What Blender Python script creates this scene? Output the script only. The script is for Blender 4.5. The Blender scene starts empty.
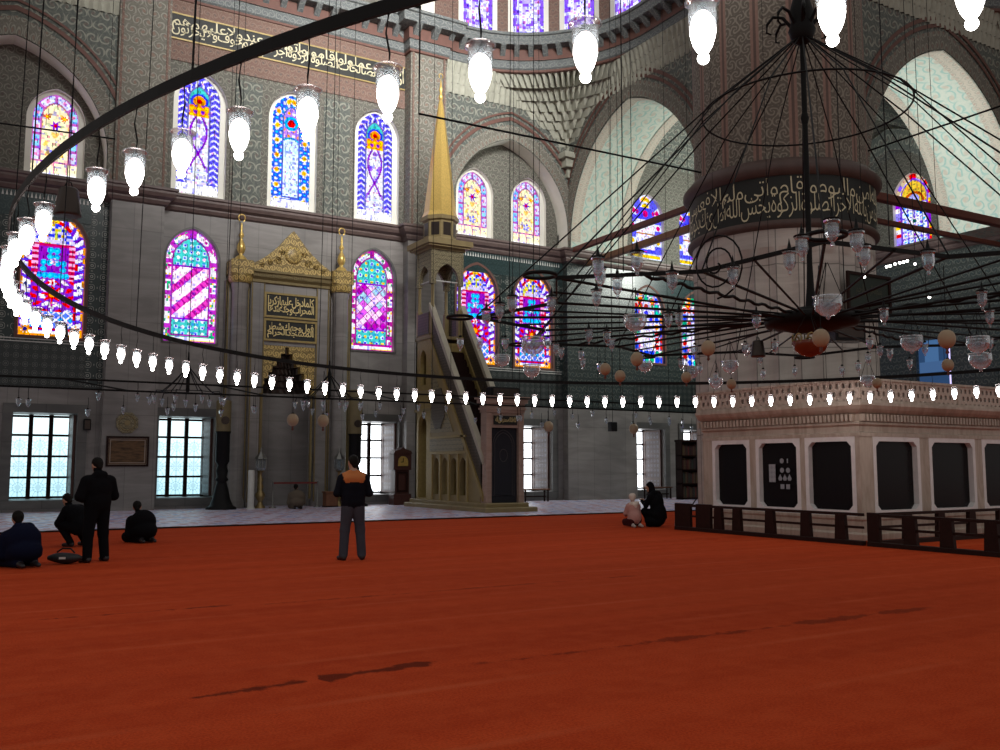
import bpy, math, random
import numpy as np
from mathutils import Vector, Matrix
from mathutils.geometry import tessellate_polygon
random.seed(7)
PI = math.pi
scene = bpy.context.scene
COL = scene.collection

# ------------------------------------------------------------------ objects
def link(o):
    COL.objects.link(o)
    return o

def tag(o, label=None, cat=None, group=None, kind=None):
    if label: o['label'] = label
    if cat: o['category'] = cat
    if group: o['group'] = group
    if kind: o['kind'] = kind
    return o

def thing(name, label, cat, loc=(0, 0, 0), rotz=0.0, group=None, kind=None):
    o = link(bpy.data.objects.new(name, None))
    o.empty_display_size = 0.2
    o.location = loc
    o.rotation_euler = (0, 0, rotz)
    return tag(o, label, cat, group, kind)

def dup(root, loc, rotz, label, group=None):
    """copy of a thing with copies of its parts and their sub-parts"""
    r = link(root.copy())
    r.location = loc
    r.rotation_euler = (0, 0, rotz)
    r['label'] = label
    if group: r['group'] = group
    for ch in list(root.children):
        c = link(ch.copy()); c.parent = r
        for g in list(ch.children):
            d = link(g.copy()); d.parent = c
    return r

class MB:
    """collects geometry in world metres and links it as one mesh object"""
    def __init__(s):
        s.v = []; s.f = []; s.uv = []; s.mi = []; s.sm = []
    def face(s, pts, uv=None, mi=0, smooth=False):
        n = len(s.v)
        s.v.extend([tuple(p) for p in pts])
        s.f.append(tuple(range(n, n + len(pts)))); s.uv.append(uv); s.mi.append(mi); s.sm.append(smooth)
    def grid(s, rows, cu=False, cv=False, mi=0, smooth=True, uv=None):
        """rows[i][j] points; cu closes i, cv closes j"""
        n = len(s.v); R = len(rows); C = len(rows[0])
        for r in rows: s.v.extend([tuple(p) for p in r])
        for i in range(R if cu else R - 1):
            for j in range(C if cv else C - 1):
                i2 = (i + 1) % R; j2 = (j + 1) % C
                s.f.append((n + i * C + j, n + i * C + j2, n + i2 * C + j2, n + i2 * C + j))
                if uv:
                    s.uv.append([uv(i, j), uv(i, j + 1), uv(i + 1, j + 1), uv(i + 1, j)])
                else: s.uv.append(None)
                s.mi.append(mi); s.sm.append(smooth)
    def box(s, x0, x1, y0, y1, z0, z1, mi=0):
        p = [(x0, y0, z0), (x1, y0, z0), (x1, y1, z0), (x0, y1, z0), (x0, y0, z1), (x1, y0, z1), (x1, y1, z1), (x0, y1, z1)]
        for q in ((0, 3, 2, 1), (4, 5, 6, 7), (0, 1, 5, 4), (1, 2, 6, 5), (2, 3, 7, 6), (3, 0, 4, 7)):
            s.face([p[i] for i in q], mi=mi)
        return s
    def bbox(s, x0, x1, y0, y1, z0, z1, b=0.01, mi=0):
        """box with chamfered vertical and top edges"""
        ring = lambda i, z: [(x0 + i + b, y0 + i, z), (x1 - i - b, y0 + i, z), (x1 - i, y0 + i + b, z), (x1 - i, y1 - i - b, z),
                             (x1 - i - b, y1 - i, z), (x0 + i + b, y1 - i, z), (x0 + i, y1 - i - b, z), (x0 + i, y0 + i + b, z)]
        r = [ring(0, z0), ring(0, z1 - b), ring(b, z1)]
        s.grid(r, cv=True, mi=mi, smooth=False)
        s.face(r[2], mi=mi); s.face(r[0][::-1], mi=mi)
        return s
    def lathe(s, prof, c=(0, 0, 0), n=16, mi=0, smooth=True, a0=0.0, a1=None, cap=True, sx=1.0, sy=1.0):
        full = a1 is None
        m = n if full else n + 1
        rows = []
        for r, z in prof:
            rows.append([(c[0] + sx * r * math.cos(a0 + (2 * PI if full else a1 - a0) * k / n),
                          c[1] + sy * r * math.sin(a0 + (2 * PI if full else a1 - a0) * k / n), c[2] + z) for k in range(m)])
        L = [0.0]
        for (r0, z0), (r1, z1) in zip(prof, prof[1:]): L.append(L[-1] + math.hypot(r1 - r0, z1 - z0))
        rm = max(r for r, z in prof); A = (2 * PI if full else a1 - a0)
        s.grid(rows, cv=full, mi=mi, smooth=smooth, uv=lambda i, j: (rm * A * j / n, c[2] + prof[0][1] + L[min(i, len(L) - 1)]))
        if cap and full:
            if prof[0][0] > 1e-4: s.face(rows[0][::-1], mi=mi)
            if prof[-1][0] > 1e-4: s.face(rows[-1], mi=mi)
        return s
    def tube(s, pts, r, n=6, mi=0, closed=False, smooth=True, sq=False):
        pts = [Vector(p) for p in pts]; N = len(pts); rows = []
        rr = r if isinstance(r, (list, tuple)) else [r] * N
        up = Vector((0, 0, 1))
        for i, p in enumerate(pts):
            if closed: t = pts[(i + 1) % N] - pts[i - 1]
            else: t = pts[min(i + 1, N - 1)] - pts[max(i - 1, 0)]
            t.normalize()
            a = t.cross(up)
            if a.length < 1e-3: a = t.cross(Vector((0, 1, 0)))
            a.normalize(); b = a.cross(t)
            off = PI / 4 if n == 4 else 0
            rows.append([p + a * (rr[i] * math.cos(off + 2 * PI * k / n)) + b * (rr[i] * math.sin(off + 2 * PI * k / n)) for k in range(n)])
        s.grid(rows, cu=closed, cv=True, mi=mi, smooth=smooth and n > 4)
        if not closed:
            s.face(rows[0], mi=mi); s.face(rows[-1][::-1], mi=mi)
        return s
    def bar(s, pts, w, h, closed=False, mi=0):
        """flat bar: w horizontal thickness, h height"""
        pts = [Vector(p) for p in pts]; N = len(pts); rows = []
        for i, p in enumerate(pts):
            if closed: t = pts[(i + 1) % N] - pts[i - 1]
            else: t = pts[min(i + 1, N - 1)] - pts[max(i - 1, 0)]
            a = t.cross(Vector((0, 0, 1))); a.normalize(); b = Vector((0, 0, 1))
            rows.append([p + a * w / 2 + b * h / 2, p - a * w / 2 + b * h / 2, p - a * w / 2 - b * h / 2, p + a * w / 2 - b * h / 2])
        s.grid(rows, cu=closed, cv=True, mi=mi, smooth=False)
        if not closed:
            s.face(rows[0], mi=mi); s.face(rows[-1][::-1], mi=mi)
        return s
    def prism(s, poly, plane, p0, p1, holes=(), mi=0, mside=None, mhole=None):
        """2D polygon (+holes) in a plane, extruded from p0 to p1 along the plane's axis"""
        mside = mi if mside is None else mside
        mhole = mside if mhole is None else mhole
        to3 = {'Y': lambda u, v, w: (u, w, v), 'X': lambda u, v, w: (w, u, v), 'Z': lambda u, v, w: (u, v, w)}[plane]
        loops = [list(poly)] + [list(h) for h in holes]
        flat = [p for l in loops for p in l]
        tris = tessellate_polygon([[Vector((p[0], p[1], 0)) for p in l] for l in loops])
        for w in (p0, p1):
            n = len(s.v)
            s.v.extend([to3(p[0], p[1], w) for p in flat])
            for t in tris:
                s.f.append(tuple(n + i for i in t)); s.uv.append([(flat[i][0], flat[i][1]) for i in t]); s.mi.append(mi); s.sm.append(False)
        for li, l in enumerate(loops):
            L = 0.0
            for a, b in zip(l, l[1:] + l[:1]):
                d = math.hypot(b[0] - a[0], b[1] - a[1])
                s.face([to3(a[0], a[1], p0), to3(b[0], b[1], p0), to3(b[0], b[1], p1), to3(a[0], a[1], p1)],
                       uv=[(L, p0), (L + d, p0), (L + d, p1), (L, p1)], mi=mside if li == 0 else mhole)
                L += d
        return s
    def ball(s, c, r, n=10, m=7, mi=0, sz=1.0):
        s.lathe([(r * math.sin(PI * k / m), -r * sz * math.cos(PI * k / m)) for k in range(m + 1)], c, n, mi, cap=False)
        return s
    def build(s, name, mats, parent=None, origin=(0, 0, 0), weld=False):
        me = bpy.data.meshes.new(name)
        ox, oy, oz = origin
        me.from_pydata([(x - ox, y - oy, z - oz) for x, y, z in s.v], [], s.f)
        ul = me.uv_layers.new(name='UVMap')
        flat = np.zeros((len(me.loops), 2), dtype=np.float32)
        k = 0
        for f, uv in zip(s.f, s.uv):
            if uv is None:
                a, b, c = (Vector(s.v[f[0]]), Vector(s.v[f[1]]), Vector(s.v[f[2]]))
                n = (b - a).cross(c - a)
                if n.length < 1e-12 and len(f) > 3: n = (Vector(s.v[f[2]]) - a).cross(Vector(s.v[f[3]]) - a)
                ax, ay, az = abs(n.x), abs(n.y), abs(n.z)
                for i in f:
                    x, y, z = s.v[i]
                    flat[k] = (x, y) if (az > ax and az > ay) else ((x, z) if ay >= ax else (y, z)); k += 1
            else:
                for q in uv: flat[k] = q; k += 1
        ul.data.foreach_set('uv', flat.ravel())
        if not isinstance(mats, (list, tuple)): mats = [mats]
        for m in mats: me.materials.append(m)
        me.polygons.foreach_set('material_index', s.mi)
        me.polygons.foreach_set('use_smooth', s.sm)
        me.update()
        o = link(bpy.data.objects.new(name, me))
        if parent is not None: o.parent = parent
        else: o.location = origin
        return o

def struct(name, mb, mats, label, cat, parent=None, origin=(0, 0, 0)):
    o = mb.build(name, mats, parent, origin)
    return tag(o, label, cat, kind='structure')

def sweep(mb, path, prof, mi=0, side=1.0, closed=False):
    """profile [(offset to the room, z)] carried along a plan polyline with mitred corners; room lies to the right of travel for side=1"""
    P = [Vector(p) for p in path]; N = len(P); rows = []
    for i in range(N):
        d0 = (P[i] - P[i - 1]) if i > 0 else (P[1] - P[0])
        d1 = (P[i + 1] - P[i]) if i < N - 1 else d0
        d0.normalize(); d1.normalize()
        n0 = Vector((d0.y, -d0.x)) * side; n1 = Vector((d1.y, -d1.x)) * side
        m = n0 + n1
        if m.length < 1e-4: m = n0
        m.normalize(); k = 1.0 / max(0.35, m.dot(n0))
        rows.append([(P[i].x + m.x * o * k, P[i].y + m.y * o * k, z) for o, z in prof])
    L = [0.0]
    for a, b in zip(P, P[1:]): L.append(L[-1] + (b - a).length)
    q = [0.0]
    for a, b in zip(prof, prof[1:]): q.append(q[-1] + math.hypot(b[0] - a[0], b[1] - a[1]))
    mb.grid(rows, mi=mi, smooth=False, uv=lambda i, j: (L[i], prof[0][1] + q[j]))

def arch(w, spring, kind='round', n=18, cx=0.0, z0=0.0):
    """outline of an arched opening, counter-clockwise from bottom-left"""
    if kind == 'rect': return [(cx - w, z0), (cx + w, z0), (cx + w, spring), (cx - w, spring)]
    r = w * {'round': 1.0, 'point': 1.28, 'gothic': 1.5}[kind]
    pts = [(cx - w, z0), (cx + w, z0)]
    am = math.acos((r - w) / r)
    right = [(w - r + r * math.cos(am * k / n), spring + r * math.sin(am * k / n)) for k in range(n + 1)]
    left = [(-x, z) for x, z in right[:-1]][::-1] if kind != 'round' else [(-x, z) for x, z in right[:-1]][::-1]
    return pts + [(cx + x, z) for x, z in right] + [(cx + x, z) for x, z in left]

def arch_top(w, spring, kind):
    r = w * {'round': 1.0, 'point': 1.28, 'gothic': 1.5}[kind]
    return spring + math.sqrt(r * r - (r - w) ** 2)
# ------------------------------------------------------------------ materials
class NT:
    def __init__(s, name):
        s.m = bpy.data.materials.new(name); s.m.use_nodes = True
        s.t = s.m.node_tree; s.t.nodes.clear()
        s.out = s.t.nodes.new('ShaderNodeOutputMaterial')
    def n(s, typ, **kw):
        nd = s.t.nodes.new(typ)
        for k, v in kw.items(): setattr(nd, k, v)
        return nd
    def put(s, sock, v):
        if hasattr(v, 'node'): s.t.links.new(v, sock)
        else: sock.default_value = v
    def math(s, op, a, b=None, c=None):
        nd = s.n('ShaderNodeMath', operation=op)
        s.put(nd.inputs[0], a)
        if b is not None: s.put(nd.inputs[1], b)
        if c is not None: s.put(nd.inputs[2], c)
        return nd.outputs[0]
    def mix(s, f, a, b, mode='MIX'):
        nd = s.n('ShaderNodeMix', data_type='RGBA', blend_type=mode)
        s.put(nd.inputs[0], f); s.put(nd.inputs[6], a); s.put(nd.inputs[7], b)
        return nd.outputs[2]
    def uv(s):
        nd = s.n('ShaderNodeUVMap'); nd.uv_map = 'UVMap'
        return nd.outputs[0]
    def obj(s): return s.n('ShaderNodeTexCoord').outputs['Object']
    def sep(s, v):
        nd = s.n('ShaderNodeSeparateXYZ'); s.put(nd.inputs[0], v); return nd.outputs
    def comb(s, x, y, z=0.0):
        nd = s.n('ShaderNodeCombineXYZ'); s.put(nd.inputs[0], x); s.put(nd.inputs[1], y); s.put(nd.inputs[2], z); return nd.outputs[0]
    def noise(s, vec, scale, detail=3.0, rough=0.5, dist=0.0):
        nd = s.n('ShaderNodeTexNoise'); s.put(nd.inputs['Vector'], vec)
        nd.inputs['Scale'].default_value = scale; nd.inputs['Detail'].default_value = detail
        nd.inputs['Roughness'].default_value = rough; nd.inputs['Distortion'].default_value = dist
        return nd.outputs[0]
    def vscale(s, vec, sc):
        nd = s.n('ShaderNodeMapping'); s.put(nd.inputs[0], vec); nd.inputs[3].default_value = sc
        return nd.outputs[0]
    def ramp(s, f, stops, interp='LINEAR'):
        nd = s.n('ShaderNodeValToRGB'); s.put(nd.inputs[0], f)
        cr = nd.color_ramp; cr.interpolation = interp
        while len(cr.elements) > 1: cr.elements.remove(cr.elements[-1])
        cr.elements[0].position = stops[0][0]; cr.elements[0].color = c4(stops[0][1])
        for p, c in stops[1:]:
            e = cr.elements.new(p); e.color = c4(c)
        return nd.outputs[0]
    def smooth(s, v, a, b):
        nd = s.n('ShaderNodeMapRange', interpolation_type='SMOOTHSTEP'); s.put(nd.inputs[0], v)
        nd.inputs[1].default_value = a; nd.inputs[2].default_value = b
        return nd.outputs[0]
    def bsdf(s, col, rough=0.6, metal=0.0, bump=None, bstr=0.2, bdist=0.02, spec=None, **kw):
        b = s.n('ShaderNodeBsdfPrincipled')
        s.put(b.inputs['Base Color'], col if hasattr(col, 'node') else c4(col)); s.put(b.inputs['Roughness'], rough); b.inputs['Metallic'].default_value = metal
        if spec is not None: b.inputs['Specular IOR Level'].default_value = spec
        if bump is not None:
            bn = s.n('ShaderNodeBump'); bn.inputs['Strength'].default_value = bstr; bn.inputs['Distance'].default_value = bdist
            s.put(bn.inputs['Height'], bump); s.t.links.new(bn.outputs[0], b.inputs['Normal'])
        for k, v in kw.items(): b.inputs[k].default_value = v
        s.t.links.new(b.outputs[0], s.out.inputs[0])
        return s.m

def c4(c): return (c[0], c[1], c[2], 1.0)
def srgb(r, g, b):
    f = lambda x: ((x / 255 + 0.055) / 1.055) ** 2.4 if x > 10 else x / 255 / 12.92
    return (f(r), f(g), f(b))

def plain(name, col, rough=0.6, metal=0.0, var=0.15, sc=6.0, spec=None):
    t = NT(name); f = t.noise(t.obj(), sc, 3)
    c = t.mix(f, c4([x * (1 - var) for x in col]), c4([min(1, x * (1 + var)) for x in col]))
    return t.bsdf(c, rough, metal, spec=spec)

def scroll(t, s, turns=9.0, arms=2.0, seed=0.0):
    """spiral scrollwork in staggered cells of side s; returns (pattern 0..1, cell radius, cell id noise)"""
    un = t.uv(); nz = t.n('ShaderNodeTexNoise'); t.put(nz.inputs['Vector'], un); nz.inputs['Scale'].default_value = 1.3 / s; nz.inputs['Detail'].default_value = 1.0
    va = t.n('ShaderNodeVectorMath', operation='MULTIPLY_ADD'); t.put(va.inputs[0], nz.outputs['Color']); va.inputs[1].default_value = (s * 0.42,) * 3; t.put(va.inputs[2], un)
    x, y, _ = t.sep(t.vscale(va.outputs[0], (1 / s, 1 / s, 1)))
    row = t.math('FLOOR', y)
    odd = t.math('MODULO', t.math('ABSOLUTE', row), 2.0)
    x2 = t.math('ADD', x, t.math('MULTIPLY', odd, 0.5))
    col = t.math('FLOOR', x2)
    fx = t.math('SUBTRACT', t.math('SUBTRACT', x2, col), 0.5); fy = t.math('SUBTRACT', t.math('SUBTRACT', y, row), 0.5)
    r = t.math('SQRT', t.math('ADD', t.math('MULTIPLY', fx, fx), t.math('MULTIPLY', fy, fy)))
    a = t.math('ARCTAN2', fy, fx)
    sign = t.math('SUBTRACT', t.math('MULTIPLY', t.math('MODULO', t.math('ABSOLUTE', t.math('ADD', col, row)), 2.0), 2.0), 1.0)
    ph = t.math('ADD', t.math('MULTIPLY', t.math('MULTIPLY', a, sign), arms), t.math('MULTIPLY', r, turns * 2.2))
    v = t.math('ADD', t.math('MULTIPLY', t.math('SINE', ph), 0.5), 0.5)
    wn = t.n('ShaderNodeTexWhiteNoise', noise_dimensions='2D'); t.put(wn.inputs[0], t.comb(col, row))
    return v, r, wn.outputs[0]

def painted(name, bg, line, acc, s, rough=0.8, acc_r=0.2, k0=0.62, k1=0.82, turns=9.0, mottle=0.5):
    """painted or tiled scroll ornament"""
    t = NT(name)
    v, r, w = scroll(t, s, turns)
    f = t.smooth(v, k0, k1)
    edge = t.smooth(r, 0.56, 0.46)
    fine = t.noise(t.uv(), 14 / s * 0.35, 2)
    c = t.mix(t.math('MULTIPLY', f, edge), c4(bg), c4(line))
    c = t.mix(t.math('MULTIPLY', t.smooth(r, acc_r, acc_r * 0.6), 0.85), c, c4(acc))
    c = t.mix(t.math('MULTIPLY', t.smooth(fine, 0.4, 0.7), mottle), c, c4([0.5 * (a + b) for a, b in zip(bg, line)]))
    big = t.noise(t.uv(), 0.6, 3)
    c = t.mix(t.math('MULTIPLY', big, 0.35), c, c4([x * 0.55 for x in bg]))
    return t.bsdf(c, rough)

def lattice(name, bg, line, s, rough=0.5, th=0.12, spec=None, acc=None):
    """interlaced star lattice"""
    t = NT(name)
    x, y, _ = t.sep(t.vscale(t.uv(), (2 * PI / s, 2 * PI / s, 1)))
    d1 = t.math('ADD', x, y); d2 = t.math('SUBTRACT', x, y)
    a = t.math('ADD', t.math('COSINE', x), t.math('COSINE', y))
    b = t.math('ADD', t.math('COSINE', d1), t.math('COSINE', d2))
    v = t.math('SINE', t.math('MULTIPLY', t.math('ADD', a, t.math('MULTIPLY', b, 0.8)), 2.6))
    f = t.smooth(v, 0.75 - th * 2, 0.92)
    c = t.mix(f, c4(bg), c4(line))
    if acc:
        g = t.smooth(b, 1.3, 1.9)
        c = t.mix(g, c, c4(acc))
    return t.bsdf(c, rough, spec=spec)

def marble(name, a, b, joint, slab=(1.6, 1.1), rough=0.45, vein=0.5, sc=0.7, vdir=(0.5, 2.5, 1), jw=0.012, off=0.5):
    t = NT(name); u = t.uv()
    n1 = t.noise(t.vscale(u, vdir), sc, 6, 0.6, 1.5)
    c = t.mix(t.smooth(n1, 0.3, 0.7), c4(a), c4(b))
    n2 = t.noise(u, 0.45, 3)
    c = t.mix(t.math('MULTIPLY', t.smooth(n2, 0.35, 0.75), vein), c, c4([x * 0.6 for x in a]))
    br = t.n('ShaderNodeTexBrick'); t.put(br.inputs['Vector'], u)
    br.offset = off; br.inputs['Scale'].default_value = 1.0; br.inputs['Mortar Size'].default_value = jw; br.inputs['Brick Width'].default_value = slab[0]
    br.inputs['Row Height'].default_value = slab[1]; br.inputs['Mortar Smooth'].default_value = 0.3
    br.inputs['Color1'].default_value = (0.92, 0.92, 0.92, 1); br.inputs['Color2'].default_value = (1.05, 1.04, 1.03, 1); br.inputs['Mortar'].default_value = c4([joint] * 3)
    c = t.mix(1.0, c, br.outputs[0], 'MULTIPLY')
    return t.bsdf(c, rough, bump=n1, bstr=0.05)

M = {}
M['marble_grey'] = marble('grey_marble', (0.215, 0.203, 0.195), (0.30, 0.285, 0.272), 0.62, (0.95, 3.4), off=0.0, jw=0.010)
M['marble_dark'] = marble('dark_grey_marble', (0.10, 0.10, 0.098), (0.15, 0.148, 0.14), 0.5, (3, 2))
M['marble_pier'] = marble('pier_marble', (0.46, 0.415, 0.38), (0.60, 0.55, 0.505), 0.45, (2 * PI * 2.95 / 28, 2.6), vein=0.4, off=0.0, jw=0.02)
M['marble_warm'] = marble('warm_marble', (0.41, 0.325, 0.255), (0.58, 0.49, 0.41), 0.9, (4, 3), vein=0.35, sc=1.5, vdir=(2.5, 0.5, 1))
M['marble_white'] = plain('white_marble', (0.78, 0.74, 0.73), 0.4)
M['marble_rose'] = marble('rose_marble', (0.36, 0.24, 0.19), (0.46, 0.33, 0.27), 0.9, (4, 3), sc=1.5)
M['marble_minbar'] = plain('aged_marble', (0.25, 0.19, 0.085), 0.5, 0, 0.3, 3)
M['plaster'] = plain('white_plaster', (0.78, 0.77, 0.70), 0.85, 0, 0.08, 2)
M['gold'] = plain('gilding', (0.74, 0.51, 0.15), 0.30, 0.55, 0.3, 20)
M['gilt_dim'] = plain('worn_gilding', (0.20, 0.15, 0.06), 0.5, 0.2, 0.3, 10)
M['ring_brown'] = plain('brown_painted_ring', (0.085, 0.05, 0.042), 0.6, 0, 0.3, 4)
M['gold_line'] = plain('gilt_line', (0.32, 0.235, 0.085), 0.45, 0.25, 0.3, 10)
M['iron'] = plain('black_iron', (0.004, 0.0036, 0.0036), 0.6, 0.0, 0.3, spec=0.2)
M['wood_dark'] = plain('dark_wood', (0.020, 0.007, 0.005), 0.5, 0, 0.4, 12, spec=0.15)
M['wood_clock'] = plain('mahogany', (0.055, 0.014, 0.010), 0.45, 0, 0.3, 9)
M['wood_red'] = plain('red_stained_wood', (0.13, 0.035, 0.022), 0.5, 0, 0.3, 9)
M['wood_tan'] = plain('tan_wood', (0.28, 0.15, 0.08), 0.5, 0, 0.3, 9)
M['wood_brown'] = plain('brown_wood', (0.17, 0.065, 0.028), 0.5, 0, 0.3, 9)
M['black'] = plain('black_plastic', (0.006, 0.006, 0.007), 0.5, spec=0.2)
M['bronze'] = plain('dark_bronze', (0.055, 0.042, 0.036), 0.35, 0.7)
M['egg'] = plain('ostrich_egg', (0.38, 0.28, 0.175), 0.5, 0, 0.15, 8)
M['silver'] = plain('tarnished_silver', (0.25, 0.25, 0.24), 0.35, 0.8)
M['brass'] = plain('old_brass', (0.35, 0.26, 0.12), 0.35, 0.8, 0.3)
M['handrail'] = plain('pale_worn_marble', (0.44, 0.40, 0.32), 0.5, 0, 0.2, 3)
M['white'] = plain('white_paint', (0.6, 0.6, 0.57), 0.6)
M['paint_grey'] = painted('painted_vault_ornament', (0.115, 0.110, 0.092), (0.235, 0.23, 0.19), (0.085, 0.06, 0.055), 0.34, k0=0.5, k1=0.9)
M['paint_spandrel'] = painted('painted_spandrel_ornament', (0.095, 0.108, 0.098), (0.30, 0.305, 0.25), (0.13, 0.098, 0.085), 0.46, k0=0.55, k1=0.9, turns=8)
M['paint_band'] = painted('painted_band_ornament', (0.155, 0.145, 0.12), (0.31, 0.30, 0.25), (0.23, 0.135, 0.105), 0.40)
M['paint_brown'] = painted('painted_brown_ornament', (0.17, 0.100, 0.078), (0.25, 0.175, 0.14), (0.11, 0.09, 0.08), 0.3)
M['paint_soffit'] = painted('painted_soffit_ornament', (0.52, 0.55, 0.47), (0.27, 0.44, 0.40), (0.50, 0.40, 0.32), 0.55, k0=0.5, k1=0.9, acc_r=0.26, turns=7)
M['soffit_border'] = painted('painted_soffit_border', (0.50, 0.44, 0.36), (0.32, 0.33, 0.28), (0.42, 0.30, 0.25), 0.36, k0=0.5, k1=0.9)
M['red_line'] = plain('red_painted_moulding', (0.130, 0.060, 0.046), 0.7, 0, 0.25, 4)
M['cornice_purple'] = plain('porphyry_moulding', (0.13, 0.09, 0.082), 0.5, 0, 0.35, 5)
M['cornice_grey'] = painted('painted_cornice', (0.12, 0.135, 0.135), (0.26, 0.27, 0.26), (0.09, 0.10, 0.11), 0.3)
M['muqarnas'] = plain('painted_stalactite_plaster', (0.36, 0.36, 0.295), 0.85, 0, 0.3, 3)
M['tile'] = painted('glazed_floral_tile', (0.022, 0.034, 0.034), (0.13, 0.145, 0.13), (0.02, 0.045, 0.05), 0.34, rough=0.3, k0=0.66, turns=8)
M['tile_green'] = painted('glazed_green_tile', (0.013, 0.036, 0.038), (0.045, 0.075, 0.075), (0.018, 0.045, 0.05), 0.30, rough=0.3)
M['tile_strip'] = lattice('glazed_tile_border', (0.016, 0.030, 0.030), (0.30, 0.31, 0.28), 0.40, 0.3, th=0.12)
M['tile_zig'] = lattice('glazed_tile_dado', (0.022, 0.030, 0.030), (0.15, 0.16, 0.145), 0.30, 0.35, th=0.05)
M['inlay'] = lattice('inlaid_shutter', (0.050, 0.020, 0.018), (0.24, 0.24, 0.32), 0.24, 0.45, th=-0.02)
M['inlay_brown'] = plain('shutter_rail_wood', (0.075, 0.030, 0.022), 0.5)
M['carve_gold'] = painted('carved_gilded_panel', (0.20, 0.135, 0.04), (0.80, 0.58, 0.20), (0.60, 0.42, 0.13), 0.28, rough=0.42, k0=0.35, k1=0.8)
M['carve_stone'] = painted('carved_stone_panel', (0.12, 0.10, 0.055), (0.46, 0.39, 0.22), (0.20, 0.17, 0.10), 0.16, rough=0.5)
M['pierced_dark'] = lattice('pierced_balustrade', (0.06, 0.048, 0.036), (0.19, 0.16, 0.115), 0.11, 0.5, th=0.05)
M['black_ground'] = plain('black_ground', (0.009, 0.010, 0.008), 0.6)
M['cream_letter'] = plain('cream_lettering', (0.66, 0.60, 0.40), 0.6)
M['gold_letter'] = plain('gold_lettering', (0.78, 0.62, 0.28), 0.4, 0.2)

def stripes(name):
    t = NT(name); x, y, _ = t.sep(t.uv())
    v, r, w = scroll(t, 0.37, 8.0)
    c = t.mix(t.smooth(v, 0.55, 0.8), c4((0.15, 0.13, 0.105)), c4((0.31, 0.28, 0.225)))
    fx = t.math('FRACT', t.math('MULTIPLY', x, 1 / 1.12))
    red = t.math('MULTIPLY', t.smooth(t.math('ABSOLUTE', t.math('SUBTRACT', fx, 0.25)), 0.13, 0.11), 1.0)
    gap = t.smooth(t.math('ABSOLUTE', t.math('SUBTRACT', fx, 0.25)), 0.05, 0.03)
    c = t.mix(red, c, c4((0.33, 0.20, 0.16)))
    c = t.mix(t.math('MULTIPLY', gap, 0.7), c, c4((0.06, 0.045, 0.04)))
    n = t.noise(t.uv(), 9, 2)
    c = t.mix(t.math('MULTIPLY', n, 0.5), c, c4((0.075, 0.055, 0.045)))
    return t.bsdf(c, 0.85)
M['pier_stripes'] = stripes('painted_pier_stripes')

def blue_strip():
    t = NT('blue_tile_strip'); v, r, w = scroll(t, 0.4, 8.0)
    c = t.mix(t.smooth(v, 0.6, 0.8), c4((0.012, 0.014, 0.06)), c4((0.09, 0.10, 0.16)))
    return t.bsdf(c, 0.4)
M['blue_strip'] = blue_strip()

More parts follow.
